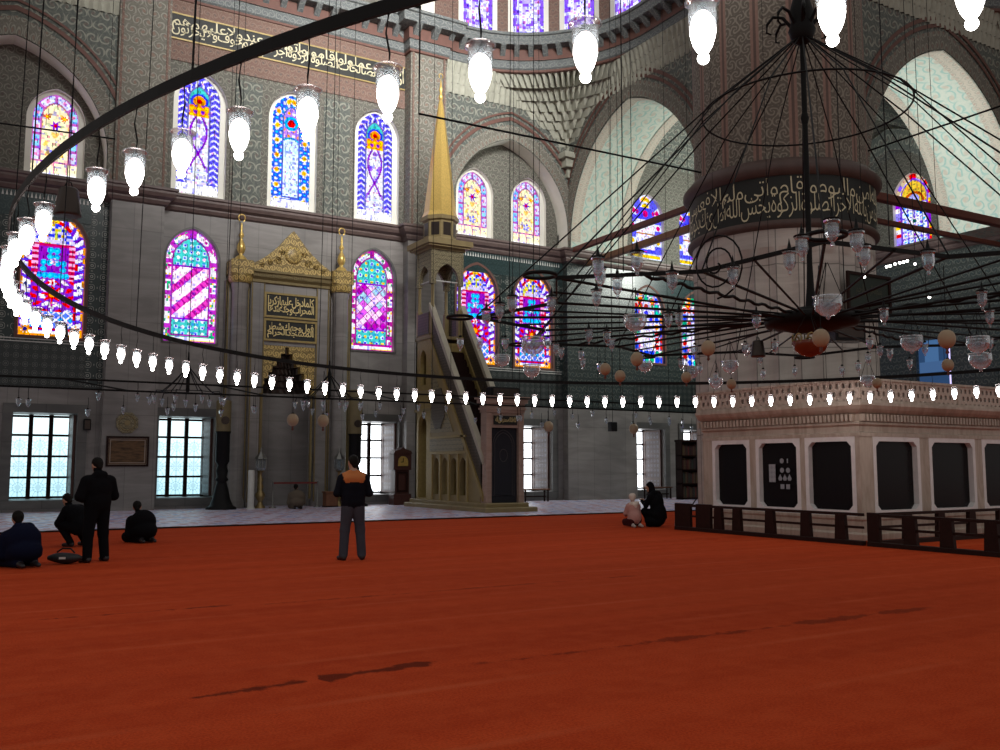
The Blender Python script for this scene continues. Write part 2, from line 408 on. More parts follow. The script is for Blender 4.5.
def carpet():
    t = NT('red_carpet'); u = t.uv(); x, y, _ = t.sep(u)
    rows = t.noise(t.comb(t.math('MULTIPLY', x, 0.06), t.math('MULTIPLY', y, 1.6)), 1.0, 3, 0.6)
    fine = t.noise(u, 55, 3, 0.7); mid = t.noise(u, 4, 4, 0.6); blot = t.noise(u, 0.5, 2)
    c = t.mix(t.smooth(rows, 0.3, 0.7), c4((0.46, 0.046, 0.010)), c4((0.58, 0.068, 0.016)))
    c = t.mix(t.math('MULTIPLY', t.smooth(fine, 0.38, 0.62), 0.55), c, c4((0.28, 0.022, 0.006)))
    c = t.mix(t.math('MULTIPLY', t.smooth(mid, 0.4, 0.7), 0.30), c, c4((0.60, 0.09, 0.025)))
    # prayer-row weave lines
    fr = t.math('FRACT', t.math('MULTIPLY', y, 1 / 1.35))
    ln = t.smooth(t.math('ABSOLUTE', t.math('SUBTRACT', fr, 0.5)), 0.06, 0.01)
    c = t.mix(t.math('MULTIPLY', ln, t.math('MULTIPLY', t.smooth(blot, 0.35, 0.7), 0.35)), c, c4((0.62, 0.13, 0.05)))
    # wrinkle shadows of the carpet seams, painted in as ragged dark marks
    def seam_shade(c, y0, xa, xb, w, st):
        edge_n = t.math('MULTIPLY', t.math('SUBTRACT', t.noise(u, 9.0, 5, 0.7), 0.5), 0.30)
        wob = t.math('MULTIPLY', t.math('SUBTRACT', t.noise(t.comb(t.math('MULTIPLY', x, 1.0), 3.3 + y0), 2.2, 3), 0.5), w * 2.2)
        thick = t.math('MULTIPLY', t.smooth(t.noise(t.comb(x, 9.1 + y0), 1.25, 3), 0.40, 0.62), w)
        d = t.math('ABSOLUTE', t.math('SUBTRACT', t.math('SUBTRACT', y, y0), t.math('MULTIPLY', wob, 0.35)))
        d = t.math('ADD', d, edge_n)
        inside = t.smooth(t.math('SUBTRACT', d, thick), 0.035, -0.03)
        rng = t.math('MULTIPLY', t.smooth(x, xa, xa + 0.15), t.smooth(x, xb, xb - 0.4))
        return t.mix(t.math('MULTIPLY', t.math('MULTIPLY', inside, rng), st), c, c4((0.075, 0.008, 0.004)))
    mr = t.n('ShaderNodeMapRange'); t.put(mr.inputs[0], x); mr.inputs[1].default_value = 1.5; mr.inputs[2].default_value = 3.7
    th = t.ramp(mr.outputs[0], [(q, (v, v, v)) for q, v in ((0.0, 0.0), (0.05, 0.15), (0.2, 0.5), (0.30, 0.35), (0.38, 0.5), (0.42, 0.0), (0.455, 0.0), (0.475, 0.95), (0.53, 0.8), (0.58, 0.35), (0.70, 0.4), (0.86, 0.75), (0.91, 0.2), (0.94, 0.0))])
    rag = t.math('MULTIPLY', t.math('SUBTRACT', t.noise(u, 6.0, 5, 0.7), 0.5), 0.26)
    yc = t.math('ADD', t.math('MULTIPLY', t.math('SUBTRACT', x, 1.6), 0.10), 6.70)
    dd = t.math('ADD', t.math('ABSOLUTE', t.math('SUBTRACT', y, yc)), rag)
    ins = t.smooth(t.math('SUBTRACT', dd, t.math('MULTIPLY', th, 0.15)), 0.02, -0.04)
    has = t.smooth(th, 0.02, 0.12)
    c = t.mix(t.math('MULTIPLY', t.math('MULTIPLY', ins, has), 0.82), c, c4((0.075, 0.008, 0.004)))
    c = seam_shade(c, 6.64, 3.7, 9.8, 0.10, 0.55)
    c = seam_shade(c, 10.85, 0.9, 3.1, 0.045, 0.75)
    c = seam_shade(c, 10.72, 3.2, 9.0, 0.035, 0.6)
    return t.bsdf(c, 0.95, bump=fine, bstr=0.5, bdist=0.012, spec=0.03, **{'Sheen Weight': 0.05, 'Sheen Roughness': 0.45, 'Sheen Tint': (1.0, 0.42, 0.22, 1)})
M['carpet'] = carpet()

def carpet2():
    t = NT('patterned_carpet'); u = t.uv()
    v, r, w = scroll(t, 0.75, 5.0, 3.0)
    n = t.noise(u, 1.6, 3, 0.6, 1.0)
    c = t.ramp(n, [(0.0, (0.10, 0.15, 0.42)), (0.38, (0.20, 0.28, 0.60)), (0.45, (0.62, 0.62, 0.80)), (0.55, (0.72, 0.66, 0.80)), (0.60, (0.50, 0.13, 0.18)), (0.68, (0.42, 0.08, 0.11)), (0.74, (0.12, 0.17, 0.42))])
    c = t.mix(t.smooth(v, 0.6, 0.85), c, c4((0.66, 0.62, 0.74)))
    c = t.mix(t.math('MULTIPLY', t.smooth(r, 0.2, 0.12), 0.9), c, c4((0.32, 0.07, 0.08)))
    return t.bsdf(c, 0.42, spec=0.6)
M['carpet_blue'] = carpet2()

def pierced(name, col, s):
    """marble plate with cut-through openings"""
    t = NT(name); x, y, _ = t.sep(t.vscale(t.uv(), (1 / s, 1 / s, 1)))
    row = t.math('FLOOR', y); odd = t.math('MODULO', t.math('ABSOLUTE', row), 2.0)
    fx = t.math('SUBTRACT', t.math('FRACT', t.math('ADD', x, t.math('MULTIPLY', odd, 0.5))), 0.5)
    fy = t.math('SUBTRACT', t.math('FRACT', y), 0.5)
    d = t.math('MAXIMUM', t.math('MULTIPLY', t.math('ABSOLUTE', fx), 1.25), t.math('ADD', t.math('MULTIPLY', t.math('ABSOLUTE', fy), 0.8), t.math('MULTIPLY', t.math('ABSOLUTE', fx), 0.35)))
    hole = t.math('LESS_THAN', d, 0.27)
    b = t.n('ShaderNodeBsdfPrincipled'); b.inputs['Base Color'].default_value = c4(col); b.inputs['Roughness'].default_value = 0.5
    tr = t.n('ShaderNodeBsdfTransparent'); mx = t.n('ShaderNodeMixShader')
    t.put(mx.inputs[0], hole); t.t.links.new(b.outputs[0], mx.inputs[1]); t.t.links.new(tr.outputs[0], mx.inputs[2])
    t.t.links.new(mx.outputs[0], t.out.inputs[0])
    return t.m
M['pierced'] = pierced('pierced_marble', (0.50, 0.40, 0.33), 0.17)

def clear_glass(name, tint, white, refl):
    t = NT(name)
    tr = t.n('ShaderNodeBsdfTransparent'); tr.inputs[0].default_value = c4(tint)
    gl = t.n('ShaderNodeBsdfGlossy'); gl.inputs[0].default_value = (0.95, 0.95, 0.97, 1); gl.inputs['Roughness'].default_value = 0.05
    df = t.n('ShaderNodeBsdfTranslucent'); df.inputs[0].default_value = (0.62, 0.78, 0.86, 1)
    d2 = t.n('ShaderNodeBsdfDiffuse'); d2.inputs[0].default_value = (0.62, 0.78, 0.86, 1)
    ad = t.n('ShaderNodeMixShader'); ad.inputs[0].default_value = 0.5
    t.t.links.new(df.outputs[0], ad.inputs[1]); t.t.links.new(d2.outputs[0], ad.inputs[2])
    m1 = t.n('ShaderNodeMixShader'); m1.inputs[0].default_value = white
    t.t.links.new(tr.outputs[0], m1.inputs[1]); t.t.links.new(ad.outputs[0], m1.inputs[2])
    lw = t.n('ShaderNodeLayerWeight'); lw.inputs[0].default_value = 0.45
    fac = t.math('MULTIPLY', lw.outputs['Facing'], refl)
    m2 = t.n('ShaderNodeMixShader'); t.put(m2.inputs[0], fac)
    t.t.links.new(m1.outputs[0], m2.inputs[1]); t.t.links.new(gl.outputs[0], m2.inputs[2])
    t.t.links.new(m2.outputs[0], t.out.inputs[0])
    return t.m
M['glass_clear'] = clear_glass('clear_cut_glass', (0.84, 0.87, 0.90), 0.20, 1.0)
M['glass_rim'] = clear_glass('lamp_glass', (0.86, 0.80, 0.79), 0.13, 0.7)
M['glass_dark'] = plain('dark_window_glass', (0.010, 0.008, 0.009), 0.25, 0, 0.1, spec=0.12)

def emit(name, col, st):
    t = NT(name); e = t.n('ShaderNodeEmission'); e.inputs[0].default_value = c4(col); e.inputs[1].default_value = st
    t.t.links.new(e.outputs[0], t.out.inputs[0]); return t.m
LAMP = 15.0
M['bulb'] = emit('glowing_lamp_glass', (1.0, 0.95, 0.90), LAMP)
M['led'] = emit('small_white_bulb', (1.0, 0.95, 0.9), 12.0)

def stained(name, st, gain=1.0):
    t = NT(name); a = t.n('ShaderNodeAttribute'); a.attribute_name = 'glass'
    e = t.n('ShaderNodeEmission'); t.t.links.new(a.outputs['Color'], e.inputs[0]); e.inputs[1].default_value = st
    t.t.links.new(e.outputs[0], t.out.inputs[0]); return t.m
M['stained'] = stained('stained_glass', 1.15)
M['clear_pane'] = stained('bright_window_glass', 3.2)
# ------------------------------------------------------------------ stained glass: coloured glass pieces of each window, by pane position
def C3(r, g, b): return np.array([r, g, b], dtype=np.float32)
W_ = C3(0.98, 0.98, 1.05); CR = C3(1.1, 1.0, 0.72); BL = C3(0.10, 0.12, 0.75); LB = C3(0.35, 0.55, 1.1); PU = C3(0.30, 0.06, 0.62); CY = C3(0.08, 0.55, 0.95)
TE = C3(0.16, 0.62, 0.60); RE = C3(0.75, 0.03, 0.06); OR = C3(0.95, 0.42, 0.06); YE = C3(1.0, 0.72, 0.15); MA = C3(0.62, 0.08, 0.45); PK = C3(1.0, 0.55, 0.85); GR = C3(0.05, 0.45, 0.22)
LE = C3(0.015, 0.012, 0.02); DB = C3(0.03, 0.03, 0.22); LV = C3(0.62, 0.60, 1.15)

def put(c, m, col):
    c[m] = col
def fr(x): return x - np.floor(x)
def rnd(a, b=0.0): return fr(np.sin(a * 127.1 + b * 311.7) * 43758.545)
def flower(c, x, z, cx, cz, r, k, petal, heart):
    dx = x - cx; dz = z - cz; q = np.hypot(dx, dz); a = np.arctan2(dz, dx)
    put(c, q < r * (0.72 + 0.28 * np.cos(a * k)), petal); put(c, q < r * 0.34, heart)

def perim(x, z, w, sp):
    return np.where(z > sp, sp + np.arctan2(z - sp, np.abs(x)) * w * 0.8, z)

def g_chevron(c, x, z, w, sp, d, h):
    put(c, d > -9, W_)
    s = perim(x, z, w, sp); b = 0.38
    t = fr(s / 0.24 + np.abs(d / b - 0.5) * 1.1)
    put(c, (d < b), C3(0.22, 0.20, 0.95)); put(c, (d < b) & (np.abs(t - 0.5) < 0.17), W_); put(c, (d < b) & (t < 0.07), DB)
    inn = d >= b
    put(c, inn & (z > sp - 0.15), TE); q = np.hypot(x, (z - sp) * 1.1)
    put(c, inn & (q < 0.34) & (z > sp - 0.15), BL); put(c, inn & (q < 0.24) & (z > sp - 0.15), OR); put(c, inn & (q < 0.11) & (z > sp - 0.15), RE)
    band = inn & (z <= sp - 0.15) & (z > sp - 0.62)
    put(c, band, OR); st = np.cos(x * 22) + np.cos((z - sp) * 22); put(c, band & (st > 0.9), YE); put(c, band & (st < -0.9), PU)
    low = inn & (z <= sp - 0.62)
    u = np.abs(x) * 6.5 + 1.5 * np.cos(z * 3.4); v = np.sin(u) * np.cos(z * 5.2 + np.abs(x) * 3)
    put(c, low & (v > 0.62), C3(0.45, 0.25, 0.85)); put(c, low & (v < -0.82), C3(0.85, 0.75, 1.2))
    dq = np.abs(np.abs(x) - 0.32 * np.abs(np.sin(z * 1.9))) ; put(c, low & (dq < 0.045) & (z > 1.1), PU)
    put(c, np.abs(d - b) < 0.03, C3(0.2, 0.2, 0.5))
    put(c, low & (z < 1.1) & (np.abs(fr(z / 0.36) - 0.5) < 0.08), C3(0.7, 0.85, 1.0))
    put(c, z < 0.42, W_ * 1.2)

def g_floral(c, x, z, w, sp, d, h):
    put(c, d > -9, W_)
    s = perim(x, z, w, sp); b = 0.46
    bd = d < b
    put(c, bd, C3(0.13, 0.22, 0.95)); 
    sd = np.sin(s * 21 + np.sign(x)) * np.cos(d * 16)
    put(c, bd & (sd > 0.45), W_); put(c, bd & (sd < -0.62), CY)
    t = fr(s / 0.62) - 0.5; q = np.hypot(t * 0.62, d - 0.22)
    put(c, bd & (q < 0.14), W_); put(c, bd & (q < 0.10), YE); put(c, bd & (q < 0.045), OR)
    inn = ~bd
    ar = np.hypot(x * 1.1, z - sp * 0.62)
    put(c, inn & (z > sp * 0.62), C3(0.55, 0.35, 1.0))
    sd2 = np.sin(x * 15) * np.sin(z * 13); put(c, inn & (z > sp * 0.62) & (sd2 > 0.5), W_); put(c, inn & (z > sp * 0.62) & (sd2 < -0.6), OR)
    put(c, inn & (np.hypot(x, z - sp * 0.95) < 0.3), CY); put(c, inn & (np.hypot(x, z - sp * 0.95) < 0.16), RE)
    put(c, inn & (z > sp * 0.45) & (ar < 0.66), CY); put(c, inn & (ar < 0.58), C3(0.85, 1.05, 1.2))
    put(c, inn & (z <= sp * 0.62), C3(0.95, 1.1, 1.25))
    sd3 = np.sin(x * 18 + 2 * np.cos(z * 5)) * np.sin(z * 14)
    put(c, inn & (z <= sp * 0.75) & (ar < 5) & (sd3 > 0.78), LV); put(c, inn & (z <= sp * 0.7) & (sd3 < -0.86), C3(0.5, 0.9, 1.0))
    put(c, inn & (np.abs(x) > 0.5) & (z <= sp * 0.62), C3(0.55, 0.85, 1.2))
    put(c, np.abs(d - b) < 0.03, C3(0.15, 0.2, 0.6)); put(c, z < 0.36, W_ * 1.2)

def framed(c, x, z, w, sp, d, h, edge, alt, b=0.30):
    s = perim(x, z, w, sp); bd = d < b
    put(c, bd, edge)
    t = fr(s / 0.62); k = np.floor(s / 0.62)
    m = bd & (np.abs(t - 0.5) < 0.36) & (np.abs(d - b / 2) < b * 0.36)
    put(c, m, W_)
    sp1 = rnd(np.floor(s / 0.11), np.floor(d / 0.09) + np.sign(x)); 
    for lo, hi, col in ((0.55, 0.68, alt[0]), (0.68, 0.80, alt[1]), (0.80, 0.88, alt[2])):
        put(c, m & (sp1 > lo) & (sp1 < hi), col)
    put(c, np.abs(d - b) < 0.025, C3(0.25, 0.08, 0.3))

def g_diag(c, x, z, w, sp, d, h):
    put(c, d > -9, W_); b = 0.30; inn = d >= b
    t = fr((z - x * 0.95) / 0.82)
    put(c, inn, C3(1.15, 1.0, 1.15)); stripe = inn & (t < 0.42)
    put(c, stripe, C3(0.85, 0.18, 0.62)); q = np.cos((x + z) * 19)
    put(c, stripe & (q > 0.55), C3(0.45, 0.05, 0.35)); put(c, stripe & (np.abs(t - 0.21) > 0.18), C3(0.5, 0.1, 0.45))
    put(c, inn & (np.abs(x) > w - b - 0.1) & (z > h * 0.62), PK)
    for m in (inn & (z > sp - 0.22), inn & (z < 0.30 + 0.62)):
        put(c, m, TE); k = np.cos(x * 13) * np.cos((z - 0.6) * 13); put(c, m & (k > 0.55), C3(0.7, 0.85, 1.2)); put(c, m & (k < -0.7), W_); put(c, m & (k > 0.86), BL)
    put(c, inn & (np.abs(z - sp + 0.22) < 0.04), PU); put(c, inn & (np.abs(z - 0.92) < 0.04), PU)
    framed(c, x, z, w, sp, d, h, C3(0.50, 0.12, 0.55), (MA, GR, YE))

def g_latt(c, x, z, w, sp, d, h):
    put(c, d > -9, W_); b = 0.30; inn = d >= b
    p = fr((x + z) / 0.36); q = fr((z - x) / 0.36); ip = np.floor((x + z) / 0.36); iq = np.floor((z - x) / 0.36)
    r = rnd(ip, iq)
    put(c, inn, C3(1.1, 0.85, 1.1)); put(c, inn & (r > 0.45), C3(0.80, 0.25, 0.85)); put(c, inn & (r > 0.7), C3(0.5, 0.08, 0.5)); put(c, inn & (r > 0.88), C3(0.5, 0.75, 0.9))
    put(c, inn & ((p < 0.10) | (q < 0.10)), C3(0.30, 0.10, 0.30))
    for m in (inn & (z > sp - 0.25), inn & (z < 0.30 + 0.60)):
        put(c, m, TE); k = np.cos(x * 12) * np.cos((z - 0.6) * 12); put(c, m & (k > 0.5), C3(0.75, 0.95, 1.2)); put(c, m & (k > 0.85), BL); put(c, m & (k < -0.75), YE)
    put(c, inn & (np.abs(z - sp + 0.25) < 0.04), PU); put(c, inn & (np.abs(z - 0.90) < 0.04), PU)
    framed(c, x, z, w, sp, d, h, C3(0.42, 0.08, 0.32), (C3(0.1, 0.3, 0.15), MA, YE))

def g_petal(c, x, z, w, sp, d, h):
    b = 0.36; s = perim(x, z, w, sp); bd = d < b
    put(c, bd, C3(0.20, 0.06, 0.55)); t = fr(s / 0.30); k = np.floor(s / 0.30)
    leaf = bd & (np.abs(t - 0.5 + (d / b - 0.5) * 0.5) < 0.26) & (d > 0.06)
    put(c, leaf, W_); put(c, bd & (d < 0.10) & (rnd(k, 3) > 0.45), OR); put(c, bd & (d > 0.24) & (rnd(k, 5) > 0.5), RE * 0.9); put(c, bd & (t < 0.12), BL)
    put(c, bd & (d < 0.035), C3(0.28, 0.10, 0.07))
    inn = d >= b; put(c, inn, C3(0.30, 0.08, 0.50)); xx = np.abs(x)
    top = inn & (z > 0.735 * h); put(c, top, C3(0.7, 0.65, 1.0)); r = rnd(np.floor(x / 0.10), np.floor(z / 0.10))
    put(c, top & (r > 0.3), W_); put(c, top & (r > 0.55), BL); put(c, top & (r > 0.75), C3(0.65, 0.75, 0.2)); put(c, top & (r > 0.9), YE)
    put(c, inn & (np.abs(z - 0.735 * h) < 0.05), C3(0.50, 0.04, 0.16))
    mid = inn & (z <= 0.735 * h) & (z > 0.46 * h)
    put(c, mid & (xx > 0.5), C3(0.55, 0.03, 0.12)); put(c, mid & (xx > 0.5) & (fr(z / 0.2) < 0.45), PK)
    for i, (n, zz) in enumerate(((2, 0.69), (2, 0.64), (4, 0.59), (4, 0.54), (6, 0.49))):
        for j in range(n):
            cx = (j - (n - 1) / 2) * 0.17 * (1.25 if n < 5 else 1.0)
            if n >= 4 and j in (n // 2 - 1, n // 2) and i % 2: continue
            q = np.hypot(x - cx, z - zz * h); put(c, inn & (q < 0.105), CY); put(c, inn & (q < 0.05), C3(0.2, 0.8, 1.2))
    flower(c, x, z, 0, 0.60 * h, 0.13, 5, W_, PK)
    low = inn & (z <= 0.46 * h) & (z > 0.20 * h)
    put(c, low, C3(0.28, 0.10, 0.62)); v = np.sin(xx * 11 + np.cos(z * 9) * 1.5) * np.sin(z * 12)
    put(c, low & (v > 0.45), W_); put(c, low & (v < -0.5), RE)
    flower(c, x, z, 0, 0.34 * h, 0.34, 8, RE, OR); flower(c, x, z, 0, 0.43 * h, 0.15, 5, W_, RE); flower(c, x, z, 0, 0.25 * h, 0.15, 5, W_, MA)
    base = inn & (z <= 0.20 * h); put(c, base, C3(0.18, 0.28, 0.9)); st = np.cos(x * 20) + np.cos(z * 20); put(c, base & (np.abs(st) < 0.45), W_); put(c, base & (st > 1.3), CY)
    for sx in (-1, 1):
        flower(c, x, z, sx * (w - 0.24), 0.24, 0.21, 8, OR, DB); flower(c, x, z, sx * (w - 0.20), 0.41 * h, 0.17, 7, W_, DB)
        flower(c, x, z, sx * (w - 0.20), 0.66 * h, 0.16, 7, C3(0.3, 0.12, 0.7), LV)
    flower(c, x, z, 0, h - 0.24, 0.21, 8, YE, DB)

def g_cart(c, x, z, w, sp, d, h):
    b = 0.30; s = perim(x, z, w, sp); bd = d < b
    put(c, d > -9, CR); put(c, bd, C3(0.55, 0.20, 0.55)); t = fr(s / 0.52); k = np.floor(s / 0.52)
    m = bd & (np.abs(t - 0.5) < 0.40) & (np.abs(d - b / 2) < b * 0.38)
    put(c, m, C3(0.85, 0.90, 1.25)); put(c, m & (fr(k / 2) < 0.3), C3(0.40, 0.75, 1.15)); put(c, m & (np.abs(t - 0.5) < 0.12) & (np.abs(d - b / 2) < 0.06), C3(0.85, 0.35, 0.6))
    inn = ~bd; v = np.sin(np.abs(x) * 12 + 1.6 * np.cos(z * 4.5)) * np.sin(z * 9)
    put(c, inn & (v > 0.6), C3(1.1, 0.75, 0.3)); put(c, inn & (v < -0.75), C3(0.65, 0.7, 0.45))
    for sx in (-1, 1): flower(c, x, z, sx * 0.28, sp + 0.08, 0.13, 6, C3(0.95, 0.25, 0.10), YE)
    flower(c, x, z, 0, 0.62 * h, 0.19, 6, PU, RE); flower(c, x, z, 0, 0.28 * h, 0.20, 5, C3(0.35, 0.35, 0.95), W_)
    put(c, np.abs(d - b) < 0.025, C3(0.5, 0.2, 0.3)); put(c, (z < 0.55), CR * 1.15)
    put(c, (z < 0.55) & (np.abs(fr(x / 0.42) - 0.5) > 0.44), C3(0.75, 0.30, 0.5)); put(c, np.abs(z - 0.55) < 0.03, C3(0.7, 0.3, 0.5)); put(c, z < 0.15, W_)

def g_bluemed(c, x, z, w, sp, d, h):
    b = 0.42; put(c, d > -9, W_); bd = d < b; s = perim(x, z, w, sp)
    put(c, bd, C3(0.20, 0.20, 0.85)); t = fr(s / 0.78); put(c, bd & (t < 0.45), C3(0.85, 0.95, 1.2)); q = np.hypot((t - 0.22) * 0.78, d - 0.2)
    put(c, bd & (q < 0.12), C3(0.9, 0.65, 0.15)); put(c, bd & (rnd(np.floor(s / 0.78), 2) > 0.55) & (q < 0.13), C3(0.75, 0.05, 0.25))
    inn = ~bd
    for z0, z1 in ((0.0, 0.17), (0.62, 0.80)):
        m = inn & (z > z0 * h) & (z < z1 * h); put(c, m, C3(0.17, 0.17, 0.95)); put(c, m & (np.hypot(x, z - (z0 + z1) / 2 * h) < 0.17), C3(0.65, 0.02, 0.22))
    put(c, inn & (np.abs(z - 0.40 * h) < 0.04), C3(0.5, 0.25, 0.1))
    m = inn & (z > 0.80 * h); put(c, m, W_); put(c, m & (np.hypot(x, z - 0.84 * h) < 0.24), YE)
    flower(c, x, z, 0, h - 0.24, 0.18, 6, YE, OR)
    for sx in (-1, 1): flower(c, x, z, sx * 0.55, sp + 0.38, 0.15, 6, RE, PU)

def g_grid(c, x, z, w, sp, d, h):
    gx = np.floor((x + 9) / 0.34); gz = np.floor(z / 0.34); fx = fr((x + 9) / 0.34) - 0.5; fz = fr(z / 0.34) - 0.5
    put(c, d > -9, W_); bd = d < 0.62; r = rnd(gx, gz)
    q = np.hypot(fx, fz)
    for lo, hi, col in ((0.0, 0.2, GR), (0.2, 0.42, RE), (0.42, 0.6, C3(0.10, 0.15, 0.9)), (0.6, 0.72, C3(0.1, 0.65, 0.5)), (0.72, 0.86, OR)):
        put(c, bd & (r >= lo) & (r < hi) & (q < 0.43), col)
    m = (~bd) & (z > 0.55 * h) & (r > 0.45) & (q < 0.4); put(c, m, C3(0.12, 0.12, 0.8)); put(c, m & (r > 0.75), C3(0.6, 0.1, 0.1))
    put(c, bd & (q > 0.43) & (rnd(gz, gx) > 0.5), C3(0.2, 0.2, 0.5)); put(c, (~bd) & ((np.abs(fx) > 0.45) | (np.abs(fz) > 0.46)), LV * 0.8)
    put(c, d < 0.05, C3(0.25, 0.12, 0.08)); flower(c, x, z, 0, h - 0.32, 0.2, 4, GR, GR)
    for sx in (-1, 1): flower(c, x, z, sx * 0.42, h - 0.72, 0.22, 6, RE, YE)

def g_bluefl(c, x, z, w, sp, d, h):
    put(c, d > -9, W_); b = 0.28; bd = d < b; s = perim(x, z, w, sp); r = rnd(np.floor(s / 0.2), np.sign(x))
    put(c, bd, C3(0.4, 0.35, 1.0)); put(c, bd & (r > 0.3), W_); put(c, bd & (r > 0.5), YE); put(c, bd & (r > 0.68), RE); put(c, bd & (r > 0.8), PU)
    inn = ~bd; v = np.sin(x * 9.5) * np.sin(z * 9.5); put(c, inn & (np.abs(v) < 0.22), C3(0.22, 0.16, 0.75)); put(c, inn & (v > 0.8), C3(0.2, 0.4, 1.0)); put(c, inn & (v < -0.8), CY)
    for zz in (0.12, 0.30, 0.48):
        for cx in (-0.35, 0.35): flower(c, x, z, cx, zz * h, 0.24, 6, C3(0.85, 1.0, 1.3), C3(0.08, 0.15, 0.75))
    flower(c, x, z, 0, 0.39 * h, 0.28, 6, W_, C3(0.01, 0.09, 0.09)); flower(c, x, z, 0, 0.22 * h, 0.22, 6, W_, PU)
    m = inn & (z > 0.62 * h); put(c, m, C3(0.75, 0.55, 0.15)); put(c, m & (np.abs(np.hypot(x, z - 0.62 * h) - 0.5) < 0.06), C3(0.45, 0.1, 0.04)); put(c, m & (np.hypot(x, z - 0.66 * h) < 0.28), C3(0.5, 0.5, 0.95))
    put(c, np.abs(d - b) < 0.03, C3(0.2, 0.1, 0.5)); m = (d < 0.2) & (z > sp) ; put(c, m, C3(0.6, 0.5, 0.35)); put(c, m & (r > 0.45), C3(0.3, 0.2, 0.9)); put(c, m & (r > 0.8), RE)

def g_dome(c, x, z, w, sp, d, h):
    put(c, d > -9, C3(1.0, 1.0, 1.35)); r = rnd(np.floor(x / 0.14), np.floor(z / 0.14)); put(c, r > 0.55, C3(0.70, 0.62, 1.25)); put(c, r > 0.78, C3(0.35, 0.2, 0.95)); put(c, r > 0.94, C3(0.8, 0.3, 0.6))
    put(c, (d < 0.22) & (r > 0.3), C3(0.35, 0.22, 1.0)); put(c, z < 0.5, W_)

def star_lines(x, z, px, pz):
    fx = (fr(x / px + 0.5) - 0.5) * px; fz = (fr((z - 0.03) / pz) - 0.5) * pz
    a = np.arctan2(fz, fx); q = np.hypot(fx, fz)
    k = np.minimum.reduce([np.abs(np.sin(a - PI * j / 6)) * q for j in (0, 1, 2, 3, 4, 5)])
    return k, q

def g_grille(c, x, z, w, sp, d, h):
    """clear floor-level pane with the star lattice of the outside grille and pale garden light behind"""
    g = 0.5 + 0.5 * z / h
    c[...] = np.stack([0.02 + 0.36 * g, 0.20 + 0.26 * g, 0.26 + 0.22 * g], -1)
    k, q = star_lines(x, z, 0.66, 0.76)
    dark = np.stack([0.0 + 0.14 * g, 0.06 + 0.16 * g, 0.08 + 0.18 * g], -1)
    m = (k < 0.016) & (z < 0.72 * h); c[m] = 0.5 * dark[m] + 0.5 * c[m]
    m = (np.abs(q - 0.17) < 0.016) & (z < 0.70 * h); c[m] = 0.5 * dark[m] + 0.5 * c[m]

def g_white(c, x, z, w, sp, d, h):
    c[...] = C3(1.15, 1.2, 1.25); r = rnd(np.floor(x / 0.09), np.floor(z / 0.09)); put(c, (r > 0.93) & (z < 0.8 * h), C3(0.6, 0.65, 0.7))

def g_bluedoor(c, x, z, w, sp, d, h):
    c[...] = C3(0.02, 0.05, 0.12); put(c, (np.abs(x + 0.2) < 0.35) & (z > 0.5 * h), C3(0.05, 0.12, 0.26)); put(c, (np.abs(x) < 0.8) & (np.abs(z - 0.42 * h) < 0.25), C3(0.045, 0.10, 0.22))
    put(c, np.abs(x - 0.75) < 0.1, C3(0.8, 0.7, 1.3))

def inside(x, z, w, sp, kind):
    z = np.maximum(z, 0)
    if kind == 'rect':
        return np.minimum(np.minimum(w - np.abs(x), sp - z), 1e3)
    r = w * {'round': 1.0, 'point': 1.28, 'gothic': 1.5}[kind]
    da = r - np.hypot(np.abs(x) - (w - r), z - sp)
    return np.where(z > sp, da, w - np.abs(x))

